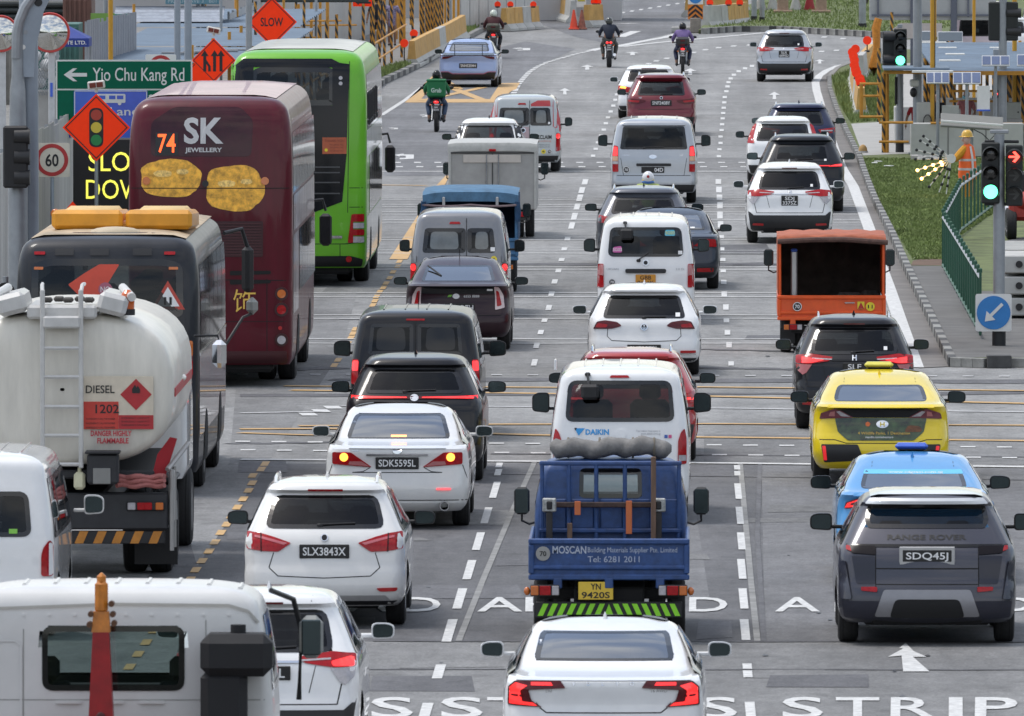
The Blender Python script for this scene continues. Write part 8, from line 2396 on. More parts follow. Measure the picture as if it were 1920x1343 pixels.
# covered walkway on the right
r = thing('covered_walkway', 'covered walkway with a blue ribbed roof on the right', 'walkway', (0, 0, 0))
def RP(x, y, Y): return at(x, y, Y)
a = RP(1752, 131, 326); b_ = RP(1990, 131, 326); c = RP(1990, 82, 356); d = RP(1738, 82, 356)
corrugated('roof_sheet', a.x, b_.x + 2, 326, 356, a.z, d.z + .02, 26, .06, ROOFB, r)
MB().box(((a.x + b_.x) / 2 + 1, 326, a.z - .08), (b_.x - a.x + 2, .08, .10)).bd('eave_beam', YPOST, r)
a2 = RP(1653, 130, 325); MB().box(((a2.x + a.x) / 2 + .2, 326.5, a2.z), (a.x - a2.x + .3, 3, .06), .01).bd('porch_roof', ROOFB, r)
MB().box(((a2.x + a.x) / 2 + .2, 325.2, a2.z - .08), (a.x - a2.x + .3, .06, .08)).bd('porch_beam', YPOST, r)
for i, (x, yb) in enumerate(((1657, 297), (1663, 297), (1648, 238), (1672, 150), (1690, 262), (1735, 262), (1742, 262), (1752, 262), (1760, 258), (1770, 255), (1783, 250), (1800, 248), (1888, 262), (1894, 250), (1902, 256), (1910, 262), (1918, 258), (1926, 262))):
 p = G(x, yb); hh = a.z - VZ - .1
 link('pole', MB().cyl((0, 0, 0), (0, 0, hh), .05, n=8).mesh('pole', HAZ if i > 1 or i == 0 else YPOST), r, (p.x, p.y, VZ))
for x0, x1, y, Y in ((1612, 1656, 157, 330), (1612, 1656, 180, 328), (1612, 1656, 219, 322), (1648, 1712, 230, 322), (1648, 1704, 266, 322), (1745, 1780, 231, 324), (1780, 1880, 190, 340), (1780, 1885, 171, 342), (1815, 1900, 222, 336), (1880, 1990, 232, 326)):
 p, q = RP(x0, y, Y), RP(x1, y, Y)
 MB().cyl(p, q, .035, n=6).bd('guard_rail', YPOST, r)
p, q = RP(1651, 155, 324), RP(1651, 183, 324); MB().cyl(p, q, .035, n=6).bd('guard_rail', YPOST, r)
p, q = RP(1615, 158, 323), RP(1615, 222, 323); MB().cyl(p, q, .05, n=6).bd('guard_rail', YPOST, r)
for i in range(20): p = G(1740 + i * 12.3, 225 + (i * 29 % 40)); link('pole', MB().cyl((0, 0, 0), (0, 0, 2.1), .045, n=8).mesh('pole', [HAZ, HAZ, YPOST][i % 3]), r, (p.x, p.y, VZ))
# roof battens lying on the sheets
for i, (x, y, w) in enumerate(((1752, 84, 46), (1777, 94, 34), (1791, 106, 36), (1781, 118, 40), (1870, 94, 28))):
 Y = 326 + (131 - y) / 49 * 30
 p = at(x, y, Y); s_ = FPX / Y
 MB().box((p.x, Y, p.z + .05), (w / s_, .8, .05), .01).bd('roof_batten', M('batten_pale', (.55, .55, .52), .6), r)
# solar panels
SOL = M('solar_cell', (.12, .16, .28), .18, .2, coat=.6, var=.1, rvar=.04)
def solar(label, x0, x1, y0, y1, Y, cells=3, back=False):
 a, b = at(x0, y1, Y), at(x1, y0, Y)
 w, h = b.x - a.x, b.z - a.z
 t = thing('solar_panel', label, 'solar panel', ((a.x + b.x) / 2, Y, VZ), 0, 'solar panels')
 z = a.z - VZ
 m = Matrix.Rotation(R(-35), 3, 'X')
 hh = h / math.cos(R(35))
 MB().box((0, 0, z + h / 2), (w, .04, hh), .006, m).bd('frame', M('solar_frame', (.60, .61, .62), .4, .4), t)
 for i in range(cells):
  cx = -w / 2 + w * (i + .5) / cells
  MB().box(m @ Vector((cx, -.024, 0)) + Vector((0, 0, z + h / 2)), (w / cells - .03, .012, hh - .06), .003, m).bd('cell', SOL if not back else M('solar_back', (.10, .13, .16), .5), t)
 MB().cyl((0, .08, 0), (0, .08, z + h / 2), .04, n=8).bd('post', STEEL, t)
solar('left solar panel under the blue roof edge', 1737, 1780, 136, 157, 322)
solar('right solar panel under the blue roof edge', 1787, 1839, 136, 158, 322)
solar('solar panel standing on the blue roof', 1841, 1893, 105, 124, 325.2)
solar('solar panel on the blue roof cut by the right edge', 1907, 1960, 103, 124, 325.2)
solar('dark solar panel behind the roof, left', 1718, 1746, 59, 78, 362, 1, True)
solar('dark solar panel behind the roof, right', 1758, 1805, 60, 80, 362, 1, True)
# tilted lamp panel on a post, behind the flagman
r, s = sign_root('tilted_panel', 'long tilted panel on a post above the concrete wall', 1822, 312, 'panel')
z = (312 - 236) / s - .1
MB().cyl((0, 0, 0), (0, 0, z), .04, n=8).bd('post', STEEL, r)
MB().box((0, 0, z + .06), (1.50, .75, .05), .01, Matrix.Rotation(R(4), 3, 'Y') @ Matrix.Rotation(R(22), 3, 'X')).bd('panel', M('panel_back', (.18, .18, .165), .6), r)
MB().box((0, -.35, z + .02 + .14 - .12), (1.50, .05, .06), .01, Matrix.Rotation(R(4), 3, 'Y')).bd('panel_edge', SIGNW, r)
MB().tube([(.05, 0, z - .12), (.25, -.05, z - .22), (.42, -.1, z - .38), (.55, -.1, z - .25), (.62, -.05, z - .06)], .012, 6).bd('cable', BLACK, r)
# cabinets and boards under the roof
for x0, x1, y0, y1, Y, lab, m in ((1766, 1798, 198, 229, 325, 'pale grey control cabinet beside the person in black', M('cabinet', (.33, .34, .31), .6)), (1882, 1914, 192, 223, 327, 'pale grey control cabinet with a lock at the right', M('cabinet', (.33, .34, .31), .6))):
 a, b = at(x0, y1, Y), at(x1, y0, Y)
 t = thing('control_cabinet', lab, 'cabinet', ((a.x + b.x) / 2, Y, VZ), 0, 'control cabinets')
 MB().box((0, .1, (a.z + b.z) / 2 - VZ), (b.x - a.x, .2, b.z - a.z), .01).bd('case', m, t); MB().ell(((b.x - a.x) * .35, -.01, (a.z + b.z) / 2 - VZ - .04), (.02, .02, .02)).bd('lock', BLACK, t)
 MB().box((0, .1, (a.z - VZ) / 2), (.5, .2, a.z - VZ), .01).bd('plinth', CONC, t)
a, b = at(1832, 207, 325), at(1856, 161, 325)
t = thing('leaning_board', 'white board edged in blue leaning by the grey mast', 'board', ((a.x + b.x) / 2, 325, VZ))
MB().box((0, 0, (a.z + b.z) / 2 - VZ), (b.x - a.x, .05, b.z - a.z)).bd('panel', SIGNW, t); MB().box((0, -.0, a.z - VZ), (b.x - a.x + .02, .07, .04)).bd('blue_edge', SIGNB, t); MB().box((0, 0, (a.z - VZ) / 2), (.04, .04, a.z - VZ)).bd('leg', STEEL, t)
a = at(1868, 150, 338); t = thing('pillar_lamp', 'grey pillar with a small red lamp inside the walkway', 'pillar', (a.x, 338, VZ))
MB().box((0, 0, 1.2), (.16, .16, 2.3), .02).bd('pillar', STEEL, t); MB().box((0, 0, .3), (.18, .18, .6), .02).bd('pillar_foot', BLACK, t)
zz = at(1868, 176, 338).z - VZ; MB().lathe([(.001, -.12), (.10, -.12), (.10, -.06)], (.02, 0, zz), 'Y', 16).bd('lamp_case', BLACK, t); MB().ell((.0, -.13, zz), (.035, .02, .035)).bd('lamp', glow('lamp_red_dot', (1, .05, .05), 3), t)
# concrete walls
barr = M('concrete_pale', (.47, .47, .45), .85, var=.12, scale=1.5, bump=.08)
def wall(label, x0, x1, yg, h, th=.3, name='concrete_wall', seg=2, skew=0):
 a, b = G(x0, yg), G(x1, yg + skew)
 t = thing(name, label, 'wall', (a.x, a.y, VZ), math.atan2(b.y - a.y, b.x - a.x), 'concrete walls at the works')
 L_ = (b - a).length
 for i in range(seg): MB().box((L_ * (i + .5) / seg, 0, h / 2), (L_ / seg - .02, th, h), .02).bd('wall_block', barr, t)
 return t
wall('pale concrete wall behind the flagman dummy', 1706, 1990, 304, .82, .4, seg=4)
wall('white concrete barrier inside the covered walkway', 1745, 1990, 250, .80, .3, seg=4)
wall('tall pale concrete block behind the far signal', 1676, 1722, 280, .95, .9, seg=1)
wall('upper concrete wall under the walkway roof', 1795, 1880, 218, .55, .3, seg=2)
t = thing('rubble_heap', 'small heap of white rubble at the foot of the concrete wall', 'rubble', tuple(G(1780, 312) + Vector((0, 0, VZ))))
for i in range(14): MB().box((rnd.uniform(-.9, 1.2), rnd.uniform(-.1, .5), .06), (rnd.uniform(.1, .35), .2, rnd.uniform(.06, .16)), .03, Matrix.Rotation(rnd.uniform(0, 3), 3, 'Z')).bd('fragment', CONC, t)
p = G(1618, 297); t = thing('bollard_stump', 'rounded tan kerb stump at the verge corner', 'bollard', (p.x, p.y, VZ)); MB().ell((0, 0, .05), (.11, .11, .16)).bd('stump', M('stump_tan', (.42, .26, .10), .8), t); MB().lathe([(.13, 0), (.12, .05)], n=12).bd('stump_base', CONC, t)
# stacked concrete slabs at the right edge
p = G(1905, 612)
t = thing('slab_stack', 'strapped stack of pale concrete slabs at the right edge', 'concrete slabs', (p.x, p.y, VZ))
for i in range(3):
 MB().box((.55, 2.4, .20 + i * .36), (1.55, 5.0, .30), .02).bd('slab', barr, t)
 for x in (.05, .45, .85): o = MB().lathe([(.001, -.13), (.06, -.13), (.06, -.08)], (x, 0, .20 + i * .36), 'Y', 14).bd('lifting_eye', BLACK, t)
for i in range(9): MB().box((.55, .6 + i * .5, 1.14), (1.5, .07, .03), .01).bd('slab_ridge', barr, t)
for x in (.2, .7): MB().box((x, -.14, .55), (.03, .02, 1.05)).bd('strap', M('strap_green', (.03, .16, .09), .6), t)
for i in range(7): MB().cyl((-.30, .4 + i * .5, .6 + .05 * (i % 3)), (-.05, .4 + i * .5, .6 + .05 * (i % 3)), .02, n=6).bd('rebar', M('rust', (.20, .07, .03), .85), t)
# small red machine at the right edge
p = G(1912, 462)
t = thing('red_machine', 'small red works machine cut by the right edge', 'machine', (p.x, p.y, VZ))
MB().box((.1, .6, .62), (.6, 1.2, .5), .08).bd('engine_cover', M('machine_red', (.34, .03, .02), .5, var=.3, scale=6), t); MB().box((.15, .9, 1.1), (.5, .6, .45), .05).bd('cab_frame', BLACK, t)
MB().ell((.1, 0.2, .75), (.3, .3, .2)).bd('rounded_tank', M('machine_red', (.34, .03, .02), .5, var=.3, scale=6), t)
for y in (.15, 1.1): add_wheel(t, -.16, y, .30, .2); add_wheel(t, .42, y, .30, .2)
p = G(1898, 416); t = thing('white_sack', 'crumpled white sack on the grass by the fence', 'sack', (p.x, p.y, VZ)); MB().ell((0, 0, .10), (.24, .2, .12)).bd('sack', M('sack_white', (.55, .55, .60), .8, var=.2), t, smooth=60); MB().ell((.15, .05, .12), (.15, .14, .11)).bd('sack_fold', M('sack_white', (.55, .55, .60), .8, var=.2), t)
# litter
p = G(1640, 322); t = thing('litter', 'scraps of white litter on the verge grass', 'litter', (p.x, p.y, VZ + .05))
for dx, dy in ((0, 0), (.3, -2.5), (.1, 1.2)): MB().box((dx, dy, .03), (.14, .2, .02), .005, Matrix.Rotation(dx * 3, 3, 'Z')).bd('scrap', SIGNW, t)
# ---- flagman dummy with lamp arms
p = G(1814, 382)
t = thing('flagman_dummy', 'dummy flagman in hi-vis vest and yellow hard hat with lamp arms', 'dummy', (p.x, p.y, VZ))
YC = M('dummy_yellow', (.52, .24, .012), .8, var=.2); OV = M('hivis_orange', (.72, .13, .03), .75, var=.12, emit=(1, .15, .02), es=.04); TAPE = M('reflective_tape', (.55, .55, .56), .4)
MB().lathe([(.10, .0), (.115, .3), (.125, .62), (.13, .72)], (.0, 0, 0), 'Z', 14).bd('trousers', YC, t)
MB().lathe([(.19, .40), (.205, .50), (.185, .80), (.16, 1.0), (.13, 1.12), (.06, 1.18)], (.0, 0, 0), 'Z', 18).bd('vest', OV, t)
for z, rr in ((.60, .207), (.80, .190)): MB().lathe([(rr, z), (rr, z + .05)], n=18).bd('tape', TAPE, t)
MB().tube([(-.05, -.05, 1.08), (-.18, -.14, .95), (-.26, -.20, .86), (-.32, -.24, .84)], [.09, .085, .08, .06], 10).bd('sleeve', YC, t)
MB().tube([(.06, -.12, 1.12), (.10, -.19, .9), (.12, -.20, .45)], .025, 6).bd('tape', TAPE, t)
MB().ell((-.02, -.02, 1.27), (.085, .10, .13)).bd('head', M('dummy_skin', (.52, .36, .32), .7), t); MB().ell((-.11, -.04, 1.26), (.03, .03, .03)).bd('nose', M('dummy_skin', (.52, .36, .32), .7), t); MB().cyl((0, 0, 1.12), (0, 0, 1.2), .06, n=10).bd('neck', M('dummy_skin', (.52, .36, .32), .7), t)
MB().lathe([(.15, 1.33), (.125, 1.345), (.12, 1.40), (.095, 1.45), (.05, 1.48), (.001, 1.485)], (-.01, 0, 0), 'Z', 18).bd('hard_hat', M('hat_yellow', (.62, .36, .03), .4, coat=.4), t); MB().box((-.14, 0, 1.335), (.10, .16, .02), .008).bd('hat_peak', M('hat_yellow', (.62, .36, .03), .4, coat=.4), t)
MB().cyl((.14, .1, 0), (.14, .1, .72), .025, n=8).bd('support_post', STEEL, t)
hub = Vector((-.36, -.27, .86))
MB().lathe([(.001, -.03), (.10, -.03), (.10, .03), (.001, .03)], (hub.x, hub.y, hub.z), 'Y', 20).bd('arm_hub', SIGNW, t)
LB = glow('works_lamp', (1.0, .50, .12), 5.0, (1, .8, .5)); LK = M('works_lamp_off', (.012, .012, .013), .5)
for ang, on, n in ((141, 0, 4), (150, 0, 4), (166, 0, 4), (181, 0, 4), (199, 1, 4), (214, 1, 4), (232, 0, 4), (250, 0, 3), (262, 0, 3)):
 c_, s_ = math.cos(R(ang)), math.sin(R(ang)); L_ = .78
 e = hub + Vector((c_ * L_, 0, s_ * L_))
 MB().cyl(hub, e, .014, n=6).bd('lamp_arm', SIGNW, t)
 for k in range(n):
  q = hub + Vector((c_, 0, s_)) * (.24 + .18 * k) + Vector((0, -.03, 0))
  MB().lathe([(.001, -.03), (.033, -.02), (.036, .02)], q, 'Y', 12).bd('lamp', LB if on else LK, t)
# ---- big sign back, columns, trees at the top right
a, b = at(1630, 38, 430), at(1868, -60, 430)
t = thing('billboard', 'large grey board seen from behind at the top right', 'billboard', ((a.x + b.x) / 2, 430, 0))
w = b.x - a.x
MB().box((0, .1, (a.z + b.z) / 2), (w, .12, b.z - a.z), .02).bd('board', M('board_grey', (.36, .37, .37), .6, var=.15, scale=1), t)
MB().box((0, -.02, a.z + .16), (w - .15, .10, .06)).bd('frame_bar', M('frame_dark', (.10, .11, .14), .6), t)
for x in (-w / 2 + .28, -.5, w / 2 - .9): MB().box((x, -.025, (a.z + b.z) / 2 + .1), (.06, .08, b.z - a.z)).bd('frame_bar', M('frame_dark', (.10, .11, .14), .6), t)
for x in (-.62, .68): MB().box((x, .0, a.z), (.20, .22, 2 * a.z), .02).bd('column', M('column_dark', (.09, .10, .13), .6), t)
a = at(1640, 62, 410); t = thing('wrapped_post', 'orange wrapped post below the grey board', 'post', (a.x, 410, 0)); MB().tube([(0, 0, 0), (-.05, 0, .5), (.06, 0, 1.1), (.04, 0, 1.7), (.12, 0, 2.0)], [.16, .14, .11, .14, .12], 10).bd('wrap', M('wrap_orange', (.50, .19, .02), .7, var=.3), t); MB().lathe([(.2, 0), (.2, .1)], n=10).bd('foot', CONC, t)
a = at(1720, 55, 405); t = thing('arrow_board', 'pale arrow-shaped board behind the far signal', 'board', (a.x, 405, 0))
MB().prism([(-.75, a.z), (-.5, a.z + .18), (.75, a.z + .18), (.75, a.z - .22), (-.5, a.z - .30)], 0, .05).bd('panel', M('board_pinkish', (.42, .38, .36), .6), t, smooth=0); MB().cyl((0, .1, 0), (0, .1, a.z), .05, n=8).bd('post', STEEL, t)
for i, (x, yb, w_, lab) in enumerate(((1617, 59, .17, 'plain grey post at the edge of the far grass'), (1414, 45, .13, 'left steel post beside the barriers'), (1429, 47, .12, 'right steel post beside the barriers'))):
 p = G(x, yb); t = thing('steel_post', lab, 'post', (p.x, p.y, .15), 0, 'posts on the far grass'); MB().cyl((0, 0, 0), (0, 0, 7), w_ * .8, n=12).bd('shaft', STEEL, t); MB().cyl((0, 0, 0), (0, 0, .15), w_ * .95, n=12).bd('foot', BLACK, t)
for i, x in enumerate((1426, 1449, 1466, 1492, 1518, 1537)):
 p = G(x, 26); red = x == 1518; plinth = x in (1466, 1537)
 t = thing('flared_column', ['leftmost pale flared column', 'second pale flared column', 'grey column on a brick plinth, left', 'third pale flared column', 'red flared column', 'grey column on a brick plinth, right'][i] + ' on the far grass', 'column', (p.x, p.y + (0 if not plinth else -6), .15), 0, 'columns on the far grass')
 m = M('column_red', (.32, .02, .025), .6) if red else M('column_pale', (.46, .45, .43), .7)
 if plinth: MB().box((0, 0, .28), (.44, .44, .56), .03).bd('plinth', M('plinth_tan', (.36, .25, .19), .85, var=.2), t); MB().cyl((0, 0, .56), (0, 0, 5), .09, n=10).bd('shaft', STEEL, t); MB().box((0, 0, .05), (.75, .75, .10), .02).bd('step', M('plinth_tan', (.36, .25, .19), .85, var=.2), t)
 else: MB().lathe([(.22, 0), (.22, .08), (.13, .45), (.11, .8), (.11, 5)], n=14).bd('shaft', m, t); MB().lathe([(.25, 0), (.25, .05)], n=14).bd('base', m, t)
def tree(label, x, yb, h, cr, seed, green, n=900, group='trees at the top of the road', thick=.16):
 r_ = random.Random(seed); p = G(x, yb)
 t = thing('tree', label, 'tree', (p.x, p.y, .1), 0, group)
 b = MB(); b.tube([(0, 0, 0), (.1, .05, h * .3), (-.05, .1, h * .6), (.0, 0, h * .8)], [thick, thick * .8, thick * .55, thick * .3], 8)
 for k in range(5):
  a = k * 1.3; b.tube([(0, 0, h * .45 + k * .1), (math.cos(a) * cr * .4, math.sin(a) * cr * .4, h * .65), (math.cos(a) * cr * .8, math.sin(a) * cr * .8, h * .85)], [thick * .4, thick * .25, thick * .1], 6)
 b.bd('trunk', M('bark', (.07, .055, .04), .9, var=.3), t)
 c = MB()
 cl_ = [(r_.gauss(0, .5) * cr, r_.gauss(0, .5) * cr, h * .72 + r_.gauss(0, .22) * h * .5, cr * r_.uniform(.22, .4)) for _ in range(26)]
 for _ in range(n):
  cx, cy, cz, q = r_.choice(cl_)
  d = Vector((r_.gauss(0, 1), r_.gauss(0, 1), r_.gauss(0, 1))).normalized() * q * r_.uniform(.6, 1.05)
  P = Vector((cx, cy, cz)) + d
  if P.z < .1: P.z = .1 + r_.random() * .3
  l = r_.uniform(.10, .22); u = Vector((r_.gauss(0, 1), r_.gauss(0, 1), r_.gauss(0, .6))).normalized() * l; v_ = u.cross(d).normalized() * l * .5
  i = len(c.v); c.v += [tuple(P - u), tuple(P + v_), tuple(P + u), tuple(P - v_)]; c.f.append((i, i + 1, i + 2, i + 3))
 c.bd('crown', green, t, smooth=0, rc=False)
LG1 = M('leaf_dark', (.016, .032, .012), .7, var=.6, scale=.6); LG2 = M('leaf_mid', (.040, .070, .016), .7, var=.6, scale=.6); LG3 = M('leaf_lime', (.14, .17, .03), .7, var=.4, scale=.8)
for i, (x, yb, h, cr, g, lab) in enumerate(((1350, -12, 5, 3.2, LG1, 'dark tree behind the barriers at the top'), (1440, -6, 6, 3.4, LG1, 'dark tree behind the pale columns'), (1500, -4, 6, 3.6, LG1, 'dark tree behind the red column'), (1560, -2, 6, 3.4, LG1, 'dark tree right of the columns'), (1605, 0, 5, 3.0, LG2, 'mid-green tree behind the grey post'), (1620, 14, 1.6, 1.0, LG3, 'lime green shrub beside the grey post'), (1660, 8, 4, 2.4, LG2, 'mid-green tree left of the grey board'), (1760, 0, 6, 3.8, LG1, 'dark tree behind the grey board'))):
 tree(lab, x, yb, h, cr, i + 3, g, 1500)
# parked cars behind the right-hand walkway
for i, (x, yg, m, lab) in enumerate(((1846, 112, WHITE, 'white van parked behind the blue roof'), (1832, 128, paint('pink_silver', (.45, .38, .42), .3), 'pale silver van parked in front of the white one'), (1886, 122, WHITE, 'white car parked behind the blue roof'), (1965, 118, WHITE, 'white van cut by the right edge behind the roof'))):
 v = Car('parked_car', lab, 'car', x, yg, 'van' if i != 2 else 'suv', 1.75, 1.95 if i != 2 else 1.6, 4.5, m, 0, GDARK, trap(.62, 1.05, .56, 1.6 if i != 2 else 1.42, .08), group='cars parked behind the works')
# planting out of view, added to block low sky and darken reflections
w = MB(); r_ = random.Random(11)
def belt(x0, y0, x1, y1, n, h):
 pts = []
 for i in range(n + 1):
  t_ = i / n
  x, y = x0 + (x1 - x0) * t_, y0 + (y1 - y0) * t_
  nx, ny = (y1 - y0), -(x1 - x0); l = math.hypot(nx, ny)
  j = r_.uniform(-3, 3)
  pts.append((x + nx / l * j, y + ny / l * j))
 rows = 7; vs = []; fs = []
 for x, y in pts:
  hh = h * r_.uniform(.7, 1.25)
  for k in range(rows):
   t_ = k / (rows - 1)
   vs.append((x + r_.uniform(-2, 2), y + r_.uniform(-2, 2), hh * t_))
 for i in range(n):
  for k in range(rows - 1): fs.append((i * rows + k, (i + 1) * rows + k, (i + 1) * rows + k + 1, i * rows + k + 1))
 w.add(vs, fs)
belt(-80, -110, 80, -110, 40, 14); belt(80, -110, 80, 330, 100, 12); belt(-80, 330, -80, -110, 100, 12)
wo = w.bd('sky_blocking_wood', M('sky_block_green', (.030, .048, .018), .95, var=.6, scale=.3), None, smooth=0, rc=False)
tag(wo, 'unseen green planting added to block the low sky', 'sky blocker', kind='stuff')
# == people and motorcycles
def skin(name, joints, edges, mat, parent, sub=1, root=0):
 me = bpy.data.meshes.new(name)
 me.from_pydata([j[:3] for j in joints], edges, [])
 me.materials.append(mat)
 o = link(name, me, parent)
 md = o.modifiers.new('skin', 'SKIN'); md.use_smooth_shade = True
 for i, j in enumerate(joints):
  sv = me.skin_vertices[0].data[i]
  sv.radius = (j[3], j[4] if len(j) > 4 else j[3]); sv.use_root = i == root
 ss = o.modifiers.new('sub', 'SUBSURF'); ss.levels = sub; ss.render_levels = sub
 return o
SKIN = M('skin', (.38, .22, .16), .6, var=.1); SKIN2 = M('skin_tan', (.26, .14, .09), .6, var=.1)
HAIR = M('hair_black', (.012, .010, .010), .6); SHOE = M('shoe_dark', (.02, .02, .022), .7)
def head(parent, p, skin_m, hair=None, face=(0, -1), r=.10):
 h = MB().ell(p, (r * .82, r, r * 1.22), 14, 10); fx, fy = face
 h.ell((p[0] + fx * r * .95, p[1] + fy * r * .95, p[2] - .01), (.018, .018, .03), 8, 6)
 for sg in (1, -1): h.ell((p[0] + sg * fy * r * .82, p[1] - sg * fx * r * .82, p[2]), (.02, .02, .03), 8, 6)
 o = h.bd('head', skin_m, parent, smooth=60)
 for sg in (1, -1): MB().ell((p[0] + fx * r * .86 + sg * fy * .035, p[1] + fy * r * .86 - sg * fx * .035, p[2] + .01), (.014, .014, .010), 8, 6).bd('eye', BLACK, o)
 MB().ell((p[0] + fx * r * .88, p[1] + fy * r * .88, p[2] - .055), (.028, .02, .008), 8, 6).bd('mouth', M('lip', (.25, .10, .09), .5), o)
 if hair: MB().ell((p[0] - fx * .022, p[1] - fy * .022, p[2] + .03), (r * .92, r * 1.04, r * 1.14), 14, 8).bd('hair', hair, o, smooth=60)
 return o
def hands(parent, ps, skin_m, d=(0, 0, -1)):
 d = Vector(d)
 for k, p in enumerate(ps):
  p = Vector(p); b = MB().ell(p + d * .04, (.035, .03, .045), 8, 6)
  for i, l in enumerate((.06, .075, .08, .07)):
   q = p + d * .07 + Vector((0, (i - 1.5) * .016, 0)); b.tube([q, q + d * l * .6, q + d * l + Vector((.012, 0, 0))], [.009, .009, .007], 6)
  b.tube([p + d * .02 + Vector((0, -.03, 0)), p + d * .06 + Vector((0, -.055, 0)), p + d * .09 + Vector((0, -.055, 0))], [.010, .010, .008], 6)
  b.bd('hand', skin_m, parent)
def person(label, x, yg, H, top, bottom, skin_m, hair, shorts=True, face=(0, -1), long_=False, dress=False, z0=VZ, mask=None, arms=None):
 p = G(x, yg); k = H / 1.70
 t = thing('person', label, 'person', (p.x, p.y, z0)); t.scale = (k, k, k)
 A = arms or [(.30, .02, 1.12), (.34, -.06, .88)]
 J = [(0, 0, .92, .13, .10), (0, .01, 1.12, .13, .10), (0, .01, 1.32, .16, .10), (0, .01, 1.46, .06), (.18, .01, 1.40, .06), (-.18, .01, 1.40, .06), (*A[0], .042), (*A[1], .032), (-A[0][0], A[0][1], A[0][2], .042), (-A[1][0], A[1][1], A[1][2], .032),
         (.10, 0, .86, .085), (-.10, 0, .86, .085), (.11, -.04, .48, .058), (-.11, .06, .48, .058), (.11, .0, .08, .04), (-.11, .16, .10, .04), (.11, -.12, .04, .035), (-.11, .06, .04, .035)]
 E = [(0, 1), (1, 2), (2, 3), (2, 4), (2, 5), (4, 6), (6, 7), (5, 8), (8, 9), (0, 10), (0, 11), (10, 12), (11, 13), (12, 14), (13, 15), (14, 16), (15, 17)]
 body = skin('body', J, E, skin_m, t)
 head(body, (0, -.01, 1.60), skin_m, hair, face)
 hands(body, [A[1], (-A[1][0], A[1][1], A[1][2])], skin_m)
 a0 = [tuple(Vector((.18, .01, 1.40)).lerp(Vector(A[0]), .8)), tuple(Vector((-.18, .01, 1.40)).lerp(Vector((-A[0][0], A[0][1], A[0][2])), .8))]
 low = .62 if dress else .84
 skin('shirt', [(0, 0, low, .20 if dress else .165, .13), (0, .01, 1.10, .155, .125), (0, .01, 1.32, .185, .125), (0, .01, 1.44, .075), (.185, .01, 1.40, .08), (-.185, .01, 1.40, .08), (*a0[0], .062), (*a0[1], .062)], [(0, 1), (1, 2), (2, 3), (2, 4), (2, 5), (4, 6), (5, 7)], top, body)
 zk = .50 if shorts else .10
 kn = lambda s_, z: (s_ * .11, (-.04 if s_ > 0 else .06) * min(1, (.9 - z) / .4), z)
 if not dress: skin('trousers', [(0, 0, .94, .15, .12), (.10, 0, .84, .11), (-.10, 0, .84, .11), (*kn(1, .55), .085), (*kn(-1, .55), .085)] + ([] if shorts else [(.11, 0, .14, .065), (-.11, .14, .16, .065)]), [(0, 1), (0, 2), (1, 3), (2, 4)] + ([] if shorts else [(3, 5), (4, 6)]), bottom, body)
 for s_, y in ((1, -.06), (-1, .10)): MB().box((s_ * .11, y, .045), (.09, .25, .08), .03).bd('shoe', SHOE, body)
 if mask: MB().ell((face[0] * .06, -.01 + face[1] * .06, 1.555), (.07, .07, .055), 10, 8).bd('face_mask', mask, body)
 return t
person('person in black T-shirt and black shorts behind the striped poles', 707, 96, 1.74, M('shirt_black', (.012, .013, .018), .8), M('shorts_black', (.010, .010, .012), .8), SKIN2, HAIR, True, (0, 1))
person('person in a purple floral dress beside the one in black', 735, 93, 1.62, M('floral', (.22, .19, .30), .8, var=.8, scale=22), BLACK, SKIN2, HAIR, True, (0, 1), dress=True)
person('person in black top with dark hair behind the concrete wall', 1757, 292, 1.38, M('shirt_black', (.012, .013, .018), .8), M('jeans_dark', (.03, .035, .05), .8), SKIN, HAIR, False, (-1, -.3), arms=[(.24, -.10, 1.12), (.22, -.34, 1.04)])
person('person in pink top and face mask behind the concrete wall', 1811, 294, 1.46, M('shirt_pink', (.40, .14, .14), .8), M('trousers_red', (.25, .02, .03), .8), SKIN, M('hair_grey', (.14, .12, .11), .7), False, (-.6, -.8), mask=M('mask_blue', (.20, .48, .58), .7), arms=[(.27, -.05, 1.12), (.16, -.25, .98)])
person('person in red top half hidden behind the yellow mast', 1718, 296, 1.30, M('shirt_red', (.30, .01, .015), .8), M('jeans_dark', (.03, .035, .05), .8), SKIN2, HAIR, False, (1, -.3))
